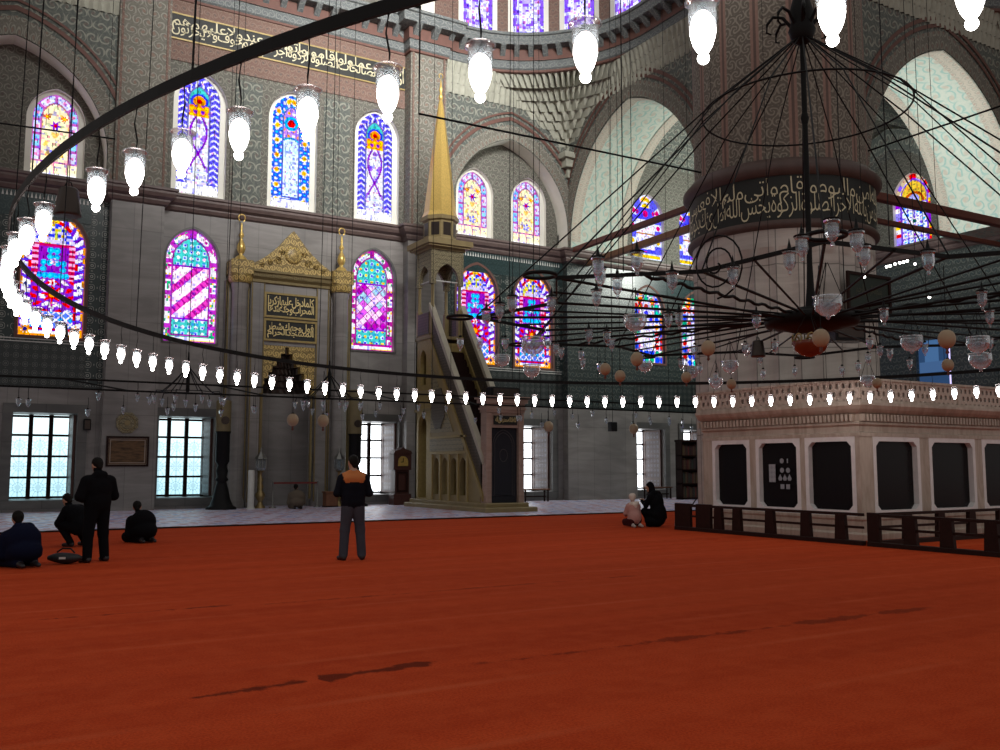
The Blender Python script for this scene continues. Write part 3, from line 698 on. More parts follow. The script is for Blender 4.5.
def pane_mesh(name, fn, w, sp, kind, cell, parent, org, plane, mat):
    """w half width, sp springing above the sill; org = sill centre in world; plane 'Y' faces -Y, 'X' faces -X"""
    h = sp if kind == 'rect' else arch_top(w, sp, kind)
    nx = int(round(2 * (w + cell) / cell)); nz = int(round((h + cell) / cell))
    xs = np.linspace(-w - cell, w + cell, nx + 1); zs = np.linspace(-cell * 0.0, h + cell, nz + 1)
    X, Z = np.meshgrid(xs, zs)
    D = inside(X, Z, w, sp, kind)
    dd = np.minimum(D, Z) if kind != 'rect' else np.minimum(D, Z)
    Xc = 0.5 * (X[:-1, :-1] + X[1:, 1:]); Zc = 0.5 * (Z[:-1, :-1] + Z[1:, 1:])
    Dc = inside(Xc, Zc, w, sp, kind); Dc = np.minimum(Dc, np.maximum(Zc, 0.0) if fn not in (g_grille, g_white) else 9)
    col = np.zeros(Xc.shape + (3,), dtype=np.float32)
    fn(col, Xc, Zc, w, sp, np.maximum(Dc, 0.0), h)
    if fn not in (g_grille, g_white, g_bluedoor):      # small pieces of uneven glass in lead
        gx = np.floor(Xc / 0.085); gz = np.floor(Zc / 0.085); j = rnd(gx, gz)
        col *= (0.70 + 0.42 * j)[..., None]
        lead = (rnd(gx + 3, gz + 7) > 0.80) & (fr(Xc / 0.085) < 0.42); col[lead] *= 0.35
        lum = col.mean(-1, keepdims=True); col[...] = np.maximum(lum + (col - lum) * 1.35, 0.0)
        tint = rnd(gx + 11, gz - 5)[..., None]; col[...] = np.where(tint > 0.88, col * C3(0.45, 0.45, 1.1), np.where(tint < 0.07, col * C3(1.0, 0.5, 0.75), col))
    keep = Dc > -cell * 0.9
    vid = -np.ones(X.shape, int); vs = []; fs = []; cs = []
    for i in range(nz):
        for j in range(nx):
            if not keep[i, j]: continue
            f = []
            for a, b in ((i, j), (i, j + 1), (i + 1, j + 1), (i + 1, j)):
                if vid[a, b] < 0:
                    vid[a, b] = len(vs)
                    vs.append((X[a, b], 0, Z[a, b]) if plane == 'Y' else (0, -X[a, b], Z[a, b]))
                f.append(vid[a, b])
            fs.append(f); cs.append(col[i, j])
    me = bpy.data.meshes.new(name); me.from_pydata(vs, [], fs)
    at = me.attributes.new('glass', 'FLOAT_COLOR', 'FACE')
    at.data.foreach_set('color', np.concatenate([np.array(cs, dtype=np.float32), np.ones((len(cs), 1), np.float32)], 1).ravel())
    me.materials.append(mat)
    o = link(bpy.data.objects.new(name, me)); o.parent = parent; o.location = org
    return o
# ------------------------------------------------------------------ windows
YW = 36.0          # qibla wall face
WIN = []           # (cx, z0, outline kind, half width, spring)
wn = [0]
def window(cx, z0, w, spring, kind, fn, depth, label, gw=None, gs=None, gz=0.0, pos=YW, plane='Y', frame=None, cell=0.035, mat='stained', lead=True, ring=0.0, ringmat='red_line'):
    """opening of half width w in the wall at pos; glass of half width gw set back by depth"""
    wn[0] += 1
    gw = gw or w; gs = gs or spring
    org = (cx, pos + depth, z0) if plane == 'Y' else (pos + depth, cx, z0)
    r = thing('window_%d' % wn[0], label, 'window', org, kind='structure')
    pane_mesh('pane', fn, gw, gs, kind, cell, r, (0, 0, gz), plane, M[mat])
    out = arch(w + 0.03, spring, kind)
    if gw < w - 0.01:
        mb = MB(); mb.prism([(x, z - 0.0) for x, z in out], plane, -0.05 if plane == 'Y' else -0.05, 0.0, holes=[[(x, z + gz) for x, z in arch(gw, gs, kind)]] if gz > 0 else (), mi=0) if gz > 0 else None
        if gz > 0: mb.build('frame', M[frame or 'plaster'], r)
    if ring:
        mb = MB(); mb.prism(arch(w + ring, spring, kind, z0=-ring), plane, -depth - 0.05, -depth + 0.04, holes=[arch(w, spring, kind)])
        mb.build('moulding', M[ringmat], r)
    return r

def hole(cx, z0, w, spring, kind): return [(x + cx, z + z0) for x, z in arch(w, spring, kind)]

H_mid_c, H_up_c, H_floor_l, H_floor_c, H_floor_r, H_mid_l, H_mid_r, H_up_l, H_up_r, H_up_k = ([] for _ in range(10))
# upper row over the mihrab
for cx, fn, lab in ((8.05, g_chevron, 'tall arched stained window with blue braid border, above and left of the mihrab'),
                    (11.76, g_floral, 'tall arched stained window with blue flower border, centred above the mihrab'),
                    (15.48, g_chevron, 'tall arched stained window with blue braid border, beside the golden minbar spire')):
    window(cx, 11.95, 1.02, 3.68, 'point', fn, 0.26, lab, gw=0.80, gs=3.74, gz=0.10)
    H_up_c.append(hole(cx, 11.95, 1.02, 3.68, 'point'))
# middle row beside the mihrab
window(7.93, 6.25, 0.98, 3.15, 'point', g_diag, 0.22, 'stained window with pink diagonal stripes, left of the mihrab', ring=0.07, ringmat='marble_dark')
window(15.40, 6.40, 0.98, 3.10, 'point', g_latt, 0.22, 'stained window with purple diamond lattice, right of the mihrab', ring=0.07, ringmat='marble_dark')
H_mid_c += [hole(7.93, 6.25, 0.98, 3.15, 'point'), hole(15.40, 6.40, 0.98, 3.10, 'point')]
for cx, lab, L in ((3.15, 'stained window with cyan circles and white petals, low in the left bay behind the cluster of lamps', H_mid_l), (0.2, 'petal bordered stained window at the far left end of the tiled bay', H_mid_l),
                (20.42, 'petal bordered stained window just right of the minbar stairs', H_mid_r), (23.46, 'petal bordered stained window in the tiled bay, second to the right of the minbar', H_mid_r)):
    window(cx, 6.12, 1.05, 3.2, 'point', g_petal, 0.15, lab, ring=0.10)
    L.append(hole(cx, 6.12, 1.05, 3.2, 'point'))
for cx, lab in ((30.36, 'stained window of small red, green and blue squares behind the chandelier'), (33.6, 'stained window of small squares almost hidden by the fluted pier')):
    window(cx, 6.75, 1.05, 2.55, 'point', g_grid, 0.15, lab, ring=0.10)
    H_mid_r.append(hole(cx, 6.75, 1.05, 2.55, 'point'))
# upper row in the arched bays, set in recessed walls
YR = 36.45
for cx, lab, L in ((3.05, 'arched window with pale cartouche border, high in the left bay', H_up_l), (0.1, 'arched cartouche window at the far left end of the upper row', H_up_l),
                   (20.55, 'arched window with pale cartouche border, next to the golden spire', H_up_r), (23.50, 'arched window with pale cartouche border, under the right side of the blind arch', H_up_r)):
    window(cx, 11.95, 0.98, 2.12, 'point', g_cart, 0.24, lab, gw=0.76, gs=2.15, gz=0.10, pos=YR)
    L.append(hole(cx, 11.95, 0.98, 2.12, 'point'))
for cx, lab in ((30.45, 'blue stained window with red medallions, seen through the tall arch left of the pier'), (33.6, 'blue stained window almost hidden by the fluted pier')):
    window(cx, 12.05, 1.04, 2.1, 'point', g_bluemed, 0.2, lab)
    H_up_k.append(hole(cx, 12.05, 1.04, 2.1, 'point'))
window(26.55, 11.55, 0.98, 2.5, 'point', g_bluefl, 0.2, 'stained window with blue and white flowers, on the far wall right of the pier', pos=38.4, plane='X')
window(25.8, 5.2, 0.85, 2.1, 'rect', g_bluedoor, 0.2, 'dim blue window low on the far right wall behind the hanging lamps', pos=38.4, plane='X', mat='stained')
# floor level windows, deep in the two metre wall
FD = 1.62
def floor_window(cx, lab, fn, L, shutter=True, table=None):
    r = window(cx, 0.40, 1.02, 3.03, 'rect', fn, FD, lab, cell=0.03, mat='clear_pane')
    L.append(hole(cx, 0.40, 1.02, 3.03, 'rect'))
    fb = MB()
    for x, hw in ((-0.97, 0.05), (-0.33, 0.07), (0.33, 0.07), (0.97, 0.05)): fb.box(x - hw, x + hw, -0.12, -0.01, 0, 3.03)
    for z in (0.05, 0.77, 1.53, 2.29, 2.97): fb.box(-1.02, 1.02, -0.09, -0.01, z - 0.04, z + 0.04)
    fb.build('window_bars', M['wood_dark'], r)
    if shutter:
        sh = MB(); sh.box(0.93, 1.0, -FD + 0.22, -0.16, 0.10, 2.95)
        s = sh.build('shutter', M['inlay'], r)
        st = MB()
        for a, b in ((-FD + 0.20, -FD + 0.32), (-0.26, -0.14)): st.box(0.915, 1.005, a, b, 0.06, 2.99)
        for z in (0.06, 0.48, 2.45, 2.89): st.box(0.918, 1.003, -FD + 0.25, -0.2, z, z + 0.10)
        st.build('shutter_frame', M['inlay_brown'], s)
    sr = MB(); sr.prism([(-1.34, -0.30), (1.34, -0.30), (1.34, 3.34), (-1.34, 3.34)], 'Y', -FD - 0.07, -FD + 0.03, holes=[arch(1.02, 3.03, 'rect')])
    sr.build('stone_surround', M['marble_dark'], r)
    return r
floor_window(0.25, 'floor level window at the far left end of the wall', g_grille, H_floor_l)
floor_window(3.12, 'floor level window with blue grille glass, behind the man standing in black', g_grille, H_floor_l)
floor_window(7.92, 'floor level window with grille glass, between the framed rug and the mihrab', g_grille, H_floor_c)
floor_window(15.60, 'floor level window beside the grandfather clock', g_white, H_floor_c)
floor_window(20.42, 'floor level window seen through the arches of the minbar flank', g_white, H_floor_r)
floor_window(23.43, 'floor level window with inlaid shutter, just right of the minbar portal', g_white, H_floor_r)
floor_window(30.27, 'floor level window with inlaid shutter, left of the dark bookcase', g_white, H_floor_r)
floor_window(33.55, 'floor level window partly hidden behind the dark bookcase', g_white, H_floor_r)

# ------------------------------------------------------------------ walls
XL, XR, XC0, XC1 = -9.0, 38.4, 5.9, 17.6
def rect(x0, x1, z0, z1): return [(x0, z0), (x1, z0), (x1, z1), (x0, z1)]
def wall(name, outline, holes, mat, hm, label, plane='Y', p0=YW, p1=YW + 1.75, back=None):
    mb = MB(); mb.prism(outline, plane, p0, p1, holes, mi=0, mside=0, mhole=1)
    return struct(name, mb, [M[mat], M[hm]], label, 'wall')
nx0, nx1 = 10.55, 12.65
cen = [(XC0, 0), (nx0, 0), (nx0, 4.5)]
for k in range(1, 7):      # stepped stalactite outline of the mihrab hood
    t = k / 7; cen += [(nx0 + 1.05 * (k - 1) / 6.5, 4.5 + 1.75 * t), (nx0 + 1.05 * k / 6.5, 4.5 + 1.75 * t)]
cen += [(11.6, 6.25)] + [(2 * 11.6 - x, z) for x, z in cen[:1:-1][:-1]] + [(nx1, 4.5), (nx1, 0), (XC1, 0), (XC1, 11.25), (XC0, 11.25)]
_c = []
for p in cen:
    if not _c or (abs(p[0] - _c[-1][0]) + abs(p[1] - _c[-1][1])) > 1e-4: _c.append(p)
wall('wall_qibla_centre', _c, H_floor_c + H_mid_c, 'marble_grey', 'marble_grey', 'grey marble wall slabs around the mihrab')
wall('wall_qibla_left_base', rect(XL, XC0, 0, 4.3), H_floor_l, 'marble_grey', 'marble_grey', 'grey marble wall at floor level left of the mihrab')
wall('wall_qibla_right_base', rect(XC1, XR, 0, 4.3), H_floor_r, 'marble_grey', 'marble_grey', 'grey marble wall at floor level right of the minbar')
wall('wall_qibla_left_tile', rect(XL, XC0, 4.3, 11.25), H_mid_l, 'tile', 'marble_dark', 'dark glazed tile wall of the left bay')
wall('wall_qibla_right_tile', rect(XC1, XR, 4.3, 11.25), H_mid_r, 'tile', 'marble_dark', 'dark glazed tile wall right of the minbar')
wall('wall_qibla_upper_centre', rect(6.0, 17.5, 11.25, 25.5), H_up_c, 'paint_grey', 'plaster', 'painted wall with three tall windows above the mihrab')
wall('wall_qibla_upper_left', rect(XL, 5.2, 11.25, 17.4), H_up_l, 'paint_grey', 'plaster', 'painted recessed wall under the left blind arch', p0=YR, p1=YR + 1.3)
wall('wall_qibla_upper_right', rect(18.2, 25.6, 11.25, 17.4), H_up_r, 'paint_grey', 'plaster', 'painted recessed wall under the blind arch right of the spire', p0=YR, p1=YR + 1.3)
wall('wall_qibla_upper_corner', rect(25.6, XR, 11.25, 20.5), H_up_k, 'paint_grey', 'plaster', 'painted wall of the corner bay behind the tall arch')
# tile borders and dado bands
tb = MB()
for x0, x1 in ((4.32, 4.9), (1.45, 1.95), (18.55, 19.0), (21.68, 22.2), (24.72, 25.1)): tb.box(x0, x1, YW - 0.02, YW + 0.01, 4.4, 11.2)
struct('trim_1', tb, M['tile_strip'], 'pale interlaced tile borders between the tiled bay windows', 'tile border')
td = MB()
for x0, x1 in ((XL, 4.3), (18.55, 25.1), (29.2, XR)): td.box(x0, x1, YW - 0.025, YW + 0.01, 4.35, 5.85)
struct('trim_2', td, M['tile_zig'], 'dark zigzag tile dado under the coloured windows', 'tile dado')
tg = MB()
for x0, x1 in ((XL, 4.3), (18.55, 25.1), (29.2, XR)):
    tg.box(x0, x1, YW - 0.03, YW + 0.01, 10.3, 11.25)
struct('trim_3', tg, M['tile_green'], 'green tile frieze under the cornice', 'tile frieze')
tc = MB()
for x0, x1 in ((18.6, 25.0), (XL, 4.8)):
    n = int((x1 - x0) / 0.13)
    for k in range(n): tc.face([(x0 + 0.13 * k, YW - 0.035, 11.0), (x0 + 0.13 * k + 0.075, YW - 0.035, 11.0), (x0 + 0.13 * k + 0.0375, YW - 0.035, 11.2)])
    for z in (5.88, 5.98): tc.box(x0, x1, YW - 0.04, YW, z, z + 0.03)
struct('trim_4', tc, M['white'], 'row of small pale tile merlons under the cornice', 'tile crest')
# pilasters
def pil(name, x0, x1, y0, z0, z1, mat, label, edge=None):
    mb = MB(); mb.box(x0, x1, y0, YW + 0.02, z0, z1)
    if edge:
        for a, b in ((x0 + 0.08, x0 + 0.16), (x1 - 0.16, x1 - 0.08)): mb.box(a, b, y0 - 0.04, y0, z0, z1, mi=1)
    return struct(name, mb, [M[mat], M[edge or mat]], label, 'pilaster')
pil('pillar_qibla_left', 4.9, 6.75, 35.5, 0, 11.25, 'marble_grey', 'grey marble pilaster carrying the framed rug')
pil('pillar_qibla_right', 16.75, 18.5, 35.5, 0, 11.25, 'marble_grey', 'grey marble pilaster behind the minbar')
pil('pillar_corner_base', 25.1, 29.2, 35.6, 0, 4.3, 'marble_grey', 'broad grey marble pilaster between two right hand windows')
pil('pillar_corner_tile', 25.1, 29.2, 35.6, 4.3, 11.25, 'tile', 'broad tiled pilaster below the tall arch')
pil('pillar_upper_left', 4.9, 6.75, 35.4, 11.85, 19.6, 'paint_band', 'painted pilaster left of the three tall windows', 'paint_brown')
pil('pillar_upper_right', 16.75, 18.5, 35.4, 11.85, 19.6, 'paint_band', 'painted pilaster behind the golden spire', 'paint_brown')
# blind arches of the two bays
def blind(name, cx, x0, x1, label):
    mb = MB(); a = arch(3.15, 0.85, 'point', 22)
    pts = [(cx + x, 11.85 + z) for x, z in a]
    out = [(x0, 11.85), (pts[0][0], 11.85)] + pts[2:][::-1] + [(pts[1][0], 11.85), (x1, 11.85), (x1, 19.7), (x0, 19.7)]
    L = out[:2] + [p for p in pts[:1:-1]] + out[-4:]
    L = [(x0, 11.85), pts[0]] + pts[2:][::-1] + [pts[1], (x1, 11.85), (x1, 19.7), (x0, 19.7)]
    mb.prism(L, 'Y', 35.6, YR + 0.02, mi=0, mside=1)
    o = struct(name, mb, [M['paint_spandrel'], M['plaster']], label, 'wall')
    # painted arch bands
    for k, (w0, w1, mt) in enumerate(((0.02, 0.55, 'paint_band'), (0.72, 0.86, 'red_line'), (0.98, 1.06, 'red_line'))):
        b = MB(); A = arch(3.15 + w0, 0.85, 'point', 22); B = arch(3.15 + w1, 0.85, 'point', 22)
        rows = [[(cx + q[0], 35.6 - 0.03 - 0.01 * k, 11.85 + q[1]) for q in [P[1]] + P[2:] + [P[0]] if abs(q[0]) < 3.75] for P in (A, B)]
        m = min(len(rows[0]), len(rows[1])); 
        rows = [[(cx + q[0], 35.56 - 0.01 * k, 11.85 + q[1]) for q in [P[1]] + P[2:] + [P[0]]] for P in (A, B)]
        b.grid(rows, mi=0, smooth=False, uv=lambda i, j: (j * 0.45, i * 0.5)); tag(b.build('arch_band', M[mt], o), kind='structure')
    return o
blind('wall_blind_arch_right', 22.0, 18.5, 25.2, 'painted wall with blind pointed arch right of the spire')
blind('wall_blind_arch_left', 1.55, -1.6, 4.9, 'painted wall with blind pointed arch at the upper left')
# great arches between pier and outer walls
def great(name, plane, c, w, p0, p1, u0, u1, zt, label, zs_=12.2):
    mb = MB(); a = [(c + x, zs_ + z) for x, z in arch(w, 0.0, 'point', 26)][2:]
    L = [(u0, 11.4), (a[-1][0], 11.4)] + a[::-1] + [(a[0][0], 11.4), (u1, 11.4), (u1, zt), (u0, zt)]
    mb.prism(L, plane, p0, p1, mi=0, mside=1)
    o = struct(name, mb, [M['paint_spandrel'], M['paint_soffit']], label, 'wall')
    for d0, d1 in ((0.02, 0.55), (p1 - p0 - 0.55, p1 - p0 - 0.02)):
        b = MB(); A = [(c + x, zs_ + z) for x, z in arch(w - 0.02, 0.0, 'point', 26)][2:]
        rows = [[(u, p0 + q, z) if plane == 'Y' else (p0 + q, u, z) for u, z in A] for q in (d0, d1)]
        b.grid(rows, smooth=False, uv=lambda i, j: (j * 0.4, i * 0.53)); tag(b.build('soffit_border', M['soffit_border'], o), kind='structure')
    for k, (w0, w1, mt) in enumerate(((0.02, 0.60, 'paint_band'), (0.72, 0.84, 'red_line'), (0.95, 1.08, 'red_line'))):
        b = MB(); rows = []
        for ww in (w0, w1):
            A = [(c + x, zs_ + z) for x, z in arch(w + ww, 0.0, 'point', 26)][2:]
            q = p0 - 0.03 - 0.01 * k
            rows.append([(u, q, z) if plane == 'Y' else (q, u, z) for u, z in A])
        b.grid(rows, smooth=False, uv=lambda i, j: (j * 0.4, i * 0.55)); tag(b.build('arch_band', M[mt], o), kind='structure')
    return o
great('wall_great_arch_left', 'X', 31.0, 4.4, 25.2, 28.6, 23.6, 36.0, 19.7, 'wall with tall open arch between pier and window wall')
great('wall_great_arch_right', 'Y', 32.0, 4.6, 20.5, 24.0, 26.0, 38.4, 19.7, 'wall with tall open arch right of the pier', 11.6)
rw = MB(); rw.prism(rect(8.0, 36.0, 0, 4.3), 'X', 38.4, 38.9); struct('wall_right_base', rw, M['marble_dark'], 'marble base of the far right wall', 'wall')
rw = MB(); rw.prism(rect(8.0, 36.0, 4.3, 11.25), 'X', 38.4, 38.9, [hole(25.8, 5.2, 0.85, 2.1, 'rect')], mhole=0); struct('wall_right_tile', rw, M['tile'], 'tiled far right wall behind the chandelier', 'wall')
rw = MB(); rw.prism(rect(8.0, 36.0, 11.25, 20.5), 'X', 38.4, 38.9, [hole(26.55, 11.55, 0.98, 2.5, 'point')], mi=0, mside=0, mhole=1); struct('wall_right_upper', rw, [M['paint_grey'], M['plaster']], 'painted upper part of the far right wall', 'wall')
cv = MB()        # barrel vault over the corner bay
rows = [[(x, 30.4 + 5.7 * math.cos(PI * k / 16), 16.3 + 4.0 * math.sin(PI * k / 16)) for x in (29.0, 32.0, 35.0, 38.4)] for k in range(17)]
cv.grid(rows, uv=lambda i, j: (j * 3.1, i * 1.05)); struct('ceiling_corner_bay', cv, M['paint_spandrel'], 'painted vault of the corner bay', 'ceiling')
ar = MB()
rows = []
for ww, xx in ((3.1, 38.3), (3.1, 37.5), (3.9, 37.5), (3.9, 38.3)):
    rows.append([(xx, 27.0 + y, 12.2 + z) for y, z in arch(ww, 0.3, 'point', 20)[2:]])
ar.grid(rows, smooth=False, uv=lambda i, j: (j * 0.4, i * 0.7)); struct('trim_5', ar, M['paint_spandrel'], 'painted wall arch framing the flower window of the corner bay', 'arch')

# ------------------------------------------------------------------ exedra stalactites
PROF = [(16.4, 0.12), (16.8, 0.45), (17.15, 0.95), (17.5, 1.55), (17.85, 2.15), (18.2, 2.8), (18.6, 3.55), (19.05, 4.5), (19.7, 6.1)]
def exedra(name, cx, cy, sx, sy, label):
    mb = MB()
    def P(r, a, z): return (cx - sx * r + sx * r * math.sin(a), cy - sy * r + sy * r * math.cos(a), z)
    for k in range(len(PROF) - 1):
        (z0, r0), (z1, r1) = PROF[k], PROF[k + 1]
        n = max(2, int(round(r1 * PI / 2 / (0.46 if k < 6 else 0.30)))); dr = r1 - r0; h = z1 - z0
        for j in range(n):
            a0 = PI / 2 * j / n; a1 = PI / 2 * (j + 1) / n; am = (a0 + a1) / 2; q = (a1 - a0) * 0.16
            a0 += (PI / 4 / n) * (k % 2); a1 += (PI / 4 / n) * (k % 2); am += (PI / 4 / n) * (k % 2)
            T0, T1 = P(r1, a0, z1), P(r1, a1, z1); B0, B1 = P(r0 + dr * 0.12, a0, z0), P(r0 + dr * 0.12, a1, z0); Bm = P(r0 - 0.02, am, z0)
            q = (a1 - a0) * 0.24
            Ap = P(r1 - dr * 0.12, am, z1 - h * 0.04); Q0 = P(r1, a0 + q, z1); Q1 = P(r1, a1 - q, z1)
            t0 = P(r0 + dr * 0.62, a0, z0 - h * 0.12); t1 = P(r0 + dr * 0.62, a1, z0 - h * 0.12); Bk = P(max(0.02, r0 - 0.22), am, z0 + h * 0.1); Bu = P(r0 + 0.02, am, z0 + h * 0.7)
            for f in ((t0, Q0, T0), (t1, T1, Q1), (t0, Bk, Bu, Q0), (Bk, t1, Q1, Bu), (Q0, Bu, Ap), (Bu, Q1, Ap), (t0, P(r0, a0, z0), Bk), (P(r0, a1, z0), t1, Bk)):
                mb.face(f, mi=0)
    # corbel foot
    z = 16.4
    for w, za, zb in ((0.62, 16.15, 16.42), (0.45, 15.75, 16.15), (0.22, 15.3, 15.75)):
        mb.box(cx - w if sx > 0 else cx, cx if sx > 0 else cx + w, cy - w if sy > 0 else cy, cy if sy > 0 else cy + w, za, zb)
    return struct(name, mb, M['muqarnas'], label, 'stalactite vault')
exedra('trim_6', 25.25, 35.62, 1, 1, 'stalactite corner vault between the blind arch and the tall arch')
exedra('trim_7', -1.6, 35.62, -1, 1, 'stalactite corner vault at the upper left edge')
exedra('trim_8', 38.3, 21.0, 1, 1, 'stalactite corner vault at the upper right edge')

def niche_band(name, path, label):
    mb = MB(); P = [Vector(p) for p in path]
    for a, b in zip(P, P[1:]):
        L = (b - a).length; d = (b - a) / L; nr = Vector((d.y, -d.x)); n = max(1, int(round(L / 0.30)))
        for z0, z1, o0, o1 in ((18.2, 18.65, 0.02, 0.09), (18.65, 19.1, 0.08, 0.16), (19.1, 19.6, 0.15, 0.28)):
            h = z1 - z0
            for j in range(n):
                t0 = L * j / n; t1 = L * (j + 1) / n; tm = (t0 + t1) / 2; q = (t1 - t0) * 0.22
                def Q(t, o, z): p = a + d * t + nr * o; return (p.x, p.y, z)
                T0, T1, Q0, Q1 = Q(t0, o1, z1), Q(t1, o1, z1), Q(t0 + q, o1, z1), Q(t1 - q, o1, z1); Ap = Q(tm, o1 - 0.02, z1)
                b0, b1 = Q(t0, o0 + 0.05, z0), Q(t1, o0 + 0.05, z0); Bk = Q(tm, o0 - 0.05, z0); Bu = Q(tm, o0, z0 + h * 0.7)
                for f in ((b0, Q0, T0), (b1, T1, Q1), (b0, Bk, Bu, Q0), (Bk, b1, Q1, Bu), (Q0, Bu, Ap), (Bu, Q1, Ap)): mb.face(f)
    return struct(name, mb, M['muqarnas'], label, 'stalactite band')
niche_band('trim_17', [(18.5, 35.58), (25.2, 35.58), (25.2, 24.2)], 'narrow stalactite band under the top cornice beside the exedra')
niche_band('trim_18', [(-1.6, 35.58), (4.9, 35.58)], 'narrow stalactite band at the upper left')
niche_band('trim_19', [(27.5, 20.48), (38.3, 20.48)], 'narrow stalactite band at the upper right')
# ------------------------------------------------------------------ cornices
low = [(XL, 36), (4.9, 36), (4.9, 35.5), (6.75, 35.5), (6.75, 36), (16.75, 36), (16.75, 35.5), (18.5, 35.5), (18.5, 36), (25.1, 36), (25.1, 35.6), (29.2, 35.6), (29.2, 36), (38.4, 36), (38.4, 8)]
mb = MB(); sweep(mb, low, [(0, 11.2), (0.10, 11.25), (0.16, 11.36), (0.16, 11.42), (0.30, 11.50), (0.36, 11.62), (0.36, 11.70), (0.42, 11.74), (0.42, 11.83), (-0.5, 11.87)])
struct('trim_9', mb, M['cornice_purple'], 'dark porphyry cornice running between the two window rows', 'cornice')
def arcp(cx, cy, r, sx, n=14, rev=False):
    p = [(cx - sx * r + sx * r * math.sin(PI / 2 * k / n), cy - r + r * math.cos(PI / 2 * k / n)) for k in range(n + 1)]
    return p[::-1] if rev else p
up = [(-1.6, 22)] + arcp(-1.6, 35.62, 6.1, -1, rev=True) + [(4.9, 35.6), (4.9, 35.4), (6.75, 35.4), (6.75, 36), (16.75, 36), (16.75, 35.4), (18.5, 35.4), (18.5, 35.6)] + arcp(25.25, 35.62, 6.1, 1) + [(25.2, 24.0)]
up2 = [(26.5, 21.0)] + arcp(38.3, 21.0, 6.1, 1) + [(38.4, 8)]
for nm, path, lab in (('trim_10', up, 'grey painted cornice below the topmost windows'), ('trim_11', up2, 'grey painted cornice at the upper right edge')):
    mb = MB()
    sweep(mb, path, [(0, 19.55), (0.08, 19.58), (0.08, 19.68)], mi=2)
    sweep(mb, path, [(0.06, 19.68), (0.12, 19.75), (0.12, 20.1), (0.16, 20.12)], mi=0)
    sweep(mb, path, [(0.18, 20.1), (0.18, 20.62)], mi=1)
    sweep(mb, path, [(0.18, 20.62), (0.62, 20.66), (0.62, 21.05), (0.70, 21.08), (0.70, 21.2), (-0.6, 21.25)], mi=0)
    P = [Vector(p) for p in path]
    for a, b in zip(P, P[1:]):
        L = (b - a).length
        if L < 0.7 and L < 0.5: continue
        d = (b - a) / L; nrm = Vector((d.y, -d.x)); n = max(1, int(round(L / 0.72))); st = L / n
        for k in range(n):
            c = a + d * (st * (k + 0.5))
            for (u0, u1) in ((-st / 2, -st * 0.16), ):
                q = [c + d * u0, c + d * u1, c + d * u1 + nrm * 0.60, c + d * u0 + nrm * 0.60]
                lo = [(p.x, p.y, 20.12) for p in q[:2]] + [(q[2].x, q[2].y, 20.62), (q[3].x, q[3].y, 20.62)]
                hi = [(p.x, p.y, 20.66) for p in q]
                mb.face([lo[0], lo[1], lo[2], lo[3]], mi=0); mb.face([lo[1], hi[1], hi[2], lo[2]], mi=0); mb.face([lo[0], lo[3], hi[3], hi[0]], mi=0); mb.face([lo[2], hi[2], hi[3], lo[3]], mi=0)
    struct(nm, mb, [M['cornice_grey'], M['red_line'], M['red_line']], lab, 'cornice')
# drum with windows above the cornice
dm = MB()
pts = [(x, y) for x, y in up]
sweep(dm, [(4.9, 36.2), (18.6, 36.2)], [(0, 21.2), (0, 26.0)])
sweep(dm, [(18.6, 36.2)] + arcp(25.9, 36.25, 6.6, 1) + [(25.9, 24.0)], [(0, 21.2), (0, 26.0)])
struct('wall_drum', dm, M['paint_brown'], 'painted drum wall above the top cornice', 'wall')
def drum_window(ax, ay, yaw, label):
    wn[0] += 1
    r = thing('window_%d' % wn[0], label, 'window', (ax, ay, 21.25), yaw, kind='structure')
    pane_mesh('pane', g_dome, 0.72, 3.0, 'round', 0.05, r, (0, -0.05, 0.05), 'Y', M['stained'])
    fm = MB(); fm.prism(arch(0.95, 3.0, 'round'), 'Y', -0.12, -0.02, holes=[arch(0.72, 3.0, 'round', z0=0.05)]); fm.build('frame', M['plaster'], r)
    return r
drum_window(14.5, 36.15, 0, 'topmost window over the writing band, by the big iron hoop')
for a, lab in ((0.18, 'topmost window in the curved drum, nearest the spire'), (0.55, 'topmost window in the curved drum, in its middle'), (0.92, 'topmost window in the curved drum, behind a hanging lamp'), (1.3, 'topmost window in the curved drum, nearest the pier')):
    drum_window(25.9 - 6.6 + 6.6 * math.sin(a), 36.25 - 6.6 + 6.6 * math.cos(a), -a, lab)
cs = MB(); cs.box(16.0, 18.2, 36.0, 36.15, 21.25, 25); struct('trim_12', cs, M['plaster'], 'pale plaster panel between the topmost windows', 'panel')
# brown painted bands around the writing
bd = MB()
for z0, z1 in ((17.15, 17.98), (19.02, 19.56)): bd.box(6.76, 16.74, YW - 0.04, YW + 0.01, z0, z1)
struct('trim_13', bd, M['paint_brown'], 'brown painted bands above and below the writing', 'painted band')
pn = MB()
for x0, x1 in ((9.35, 10.45), (13.05, 14.2)):
    pn.box(x0, x1, YW - 0.03, YW + 0.01, 11.95, 16.9)
struct('trim_14', pn, M['paint_spandrel'], 'dark painted panels between the three tall windows', 'painted panel')

# ------------------------------------------------------------------ floor
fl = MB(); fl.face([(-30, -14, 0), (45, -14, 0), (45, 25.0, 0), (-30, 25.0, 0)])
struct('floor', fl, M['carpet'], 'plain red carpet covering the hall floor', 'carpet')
f2 = MB(); f2.face([(-30, 25.0, 0.0), (45, 25.0, 0.0), (45, 37.8, 0.0), (-30, 37.8, 0.0)])
struct('floor_qibla', f2, M['carpet_blue'], 'blue and rose patterned carpet along the window wall', 'carpet')
ed = MB(); ed.bbox(-30, 45, 24.86, 25.02, 0.0, 0.035, 0.008)
struct('trim_15', ed, M['wood_dark'], 'dark edging strip between the red and the patterned carpet', 'edging strip')

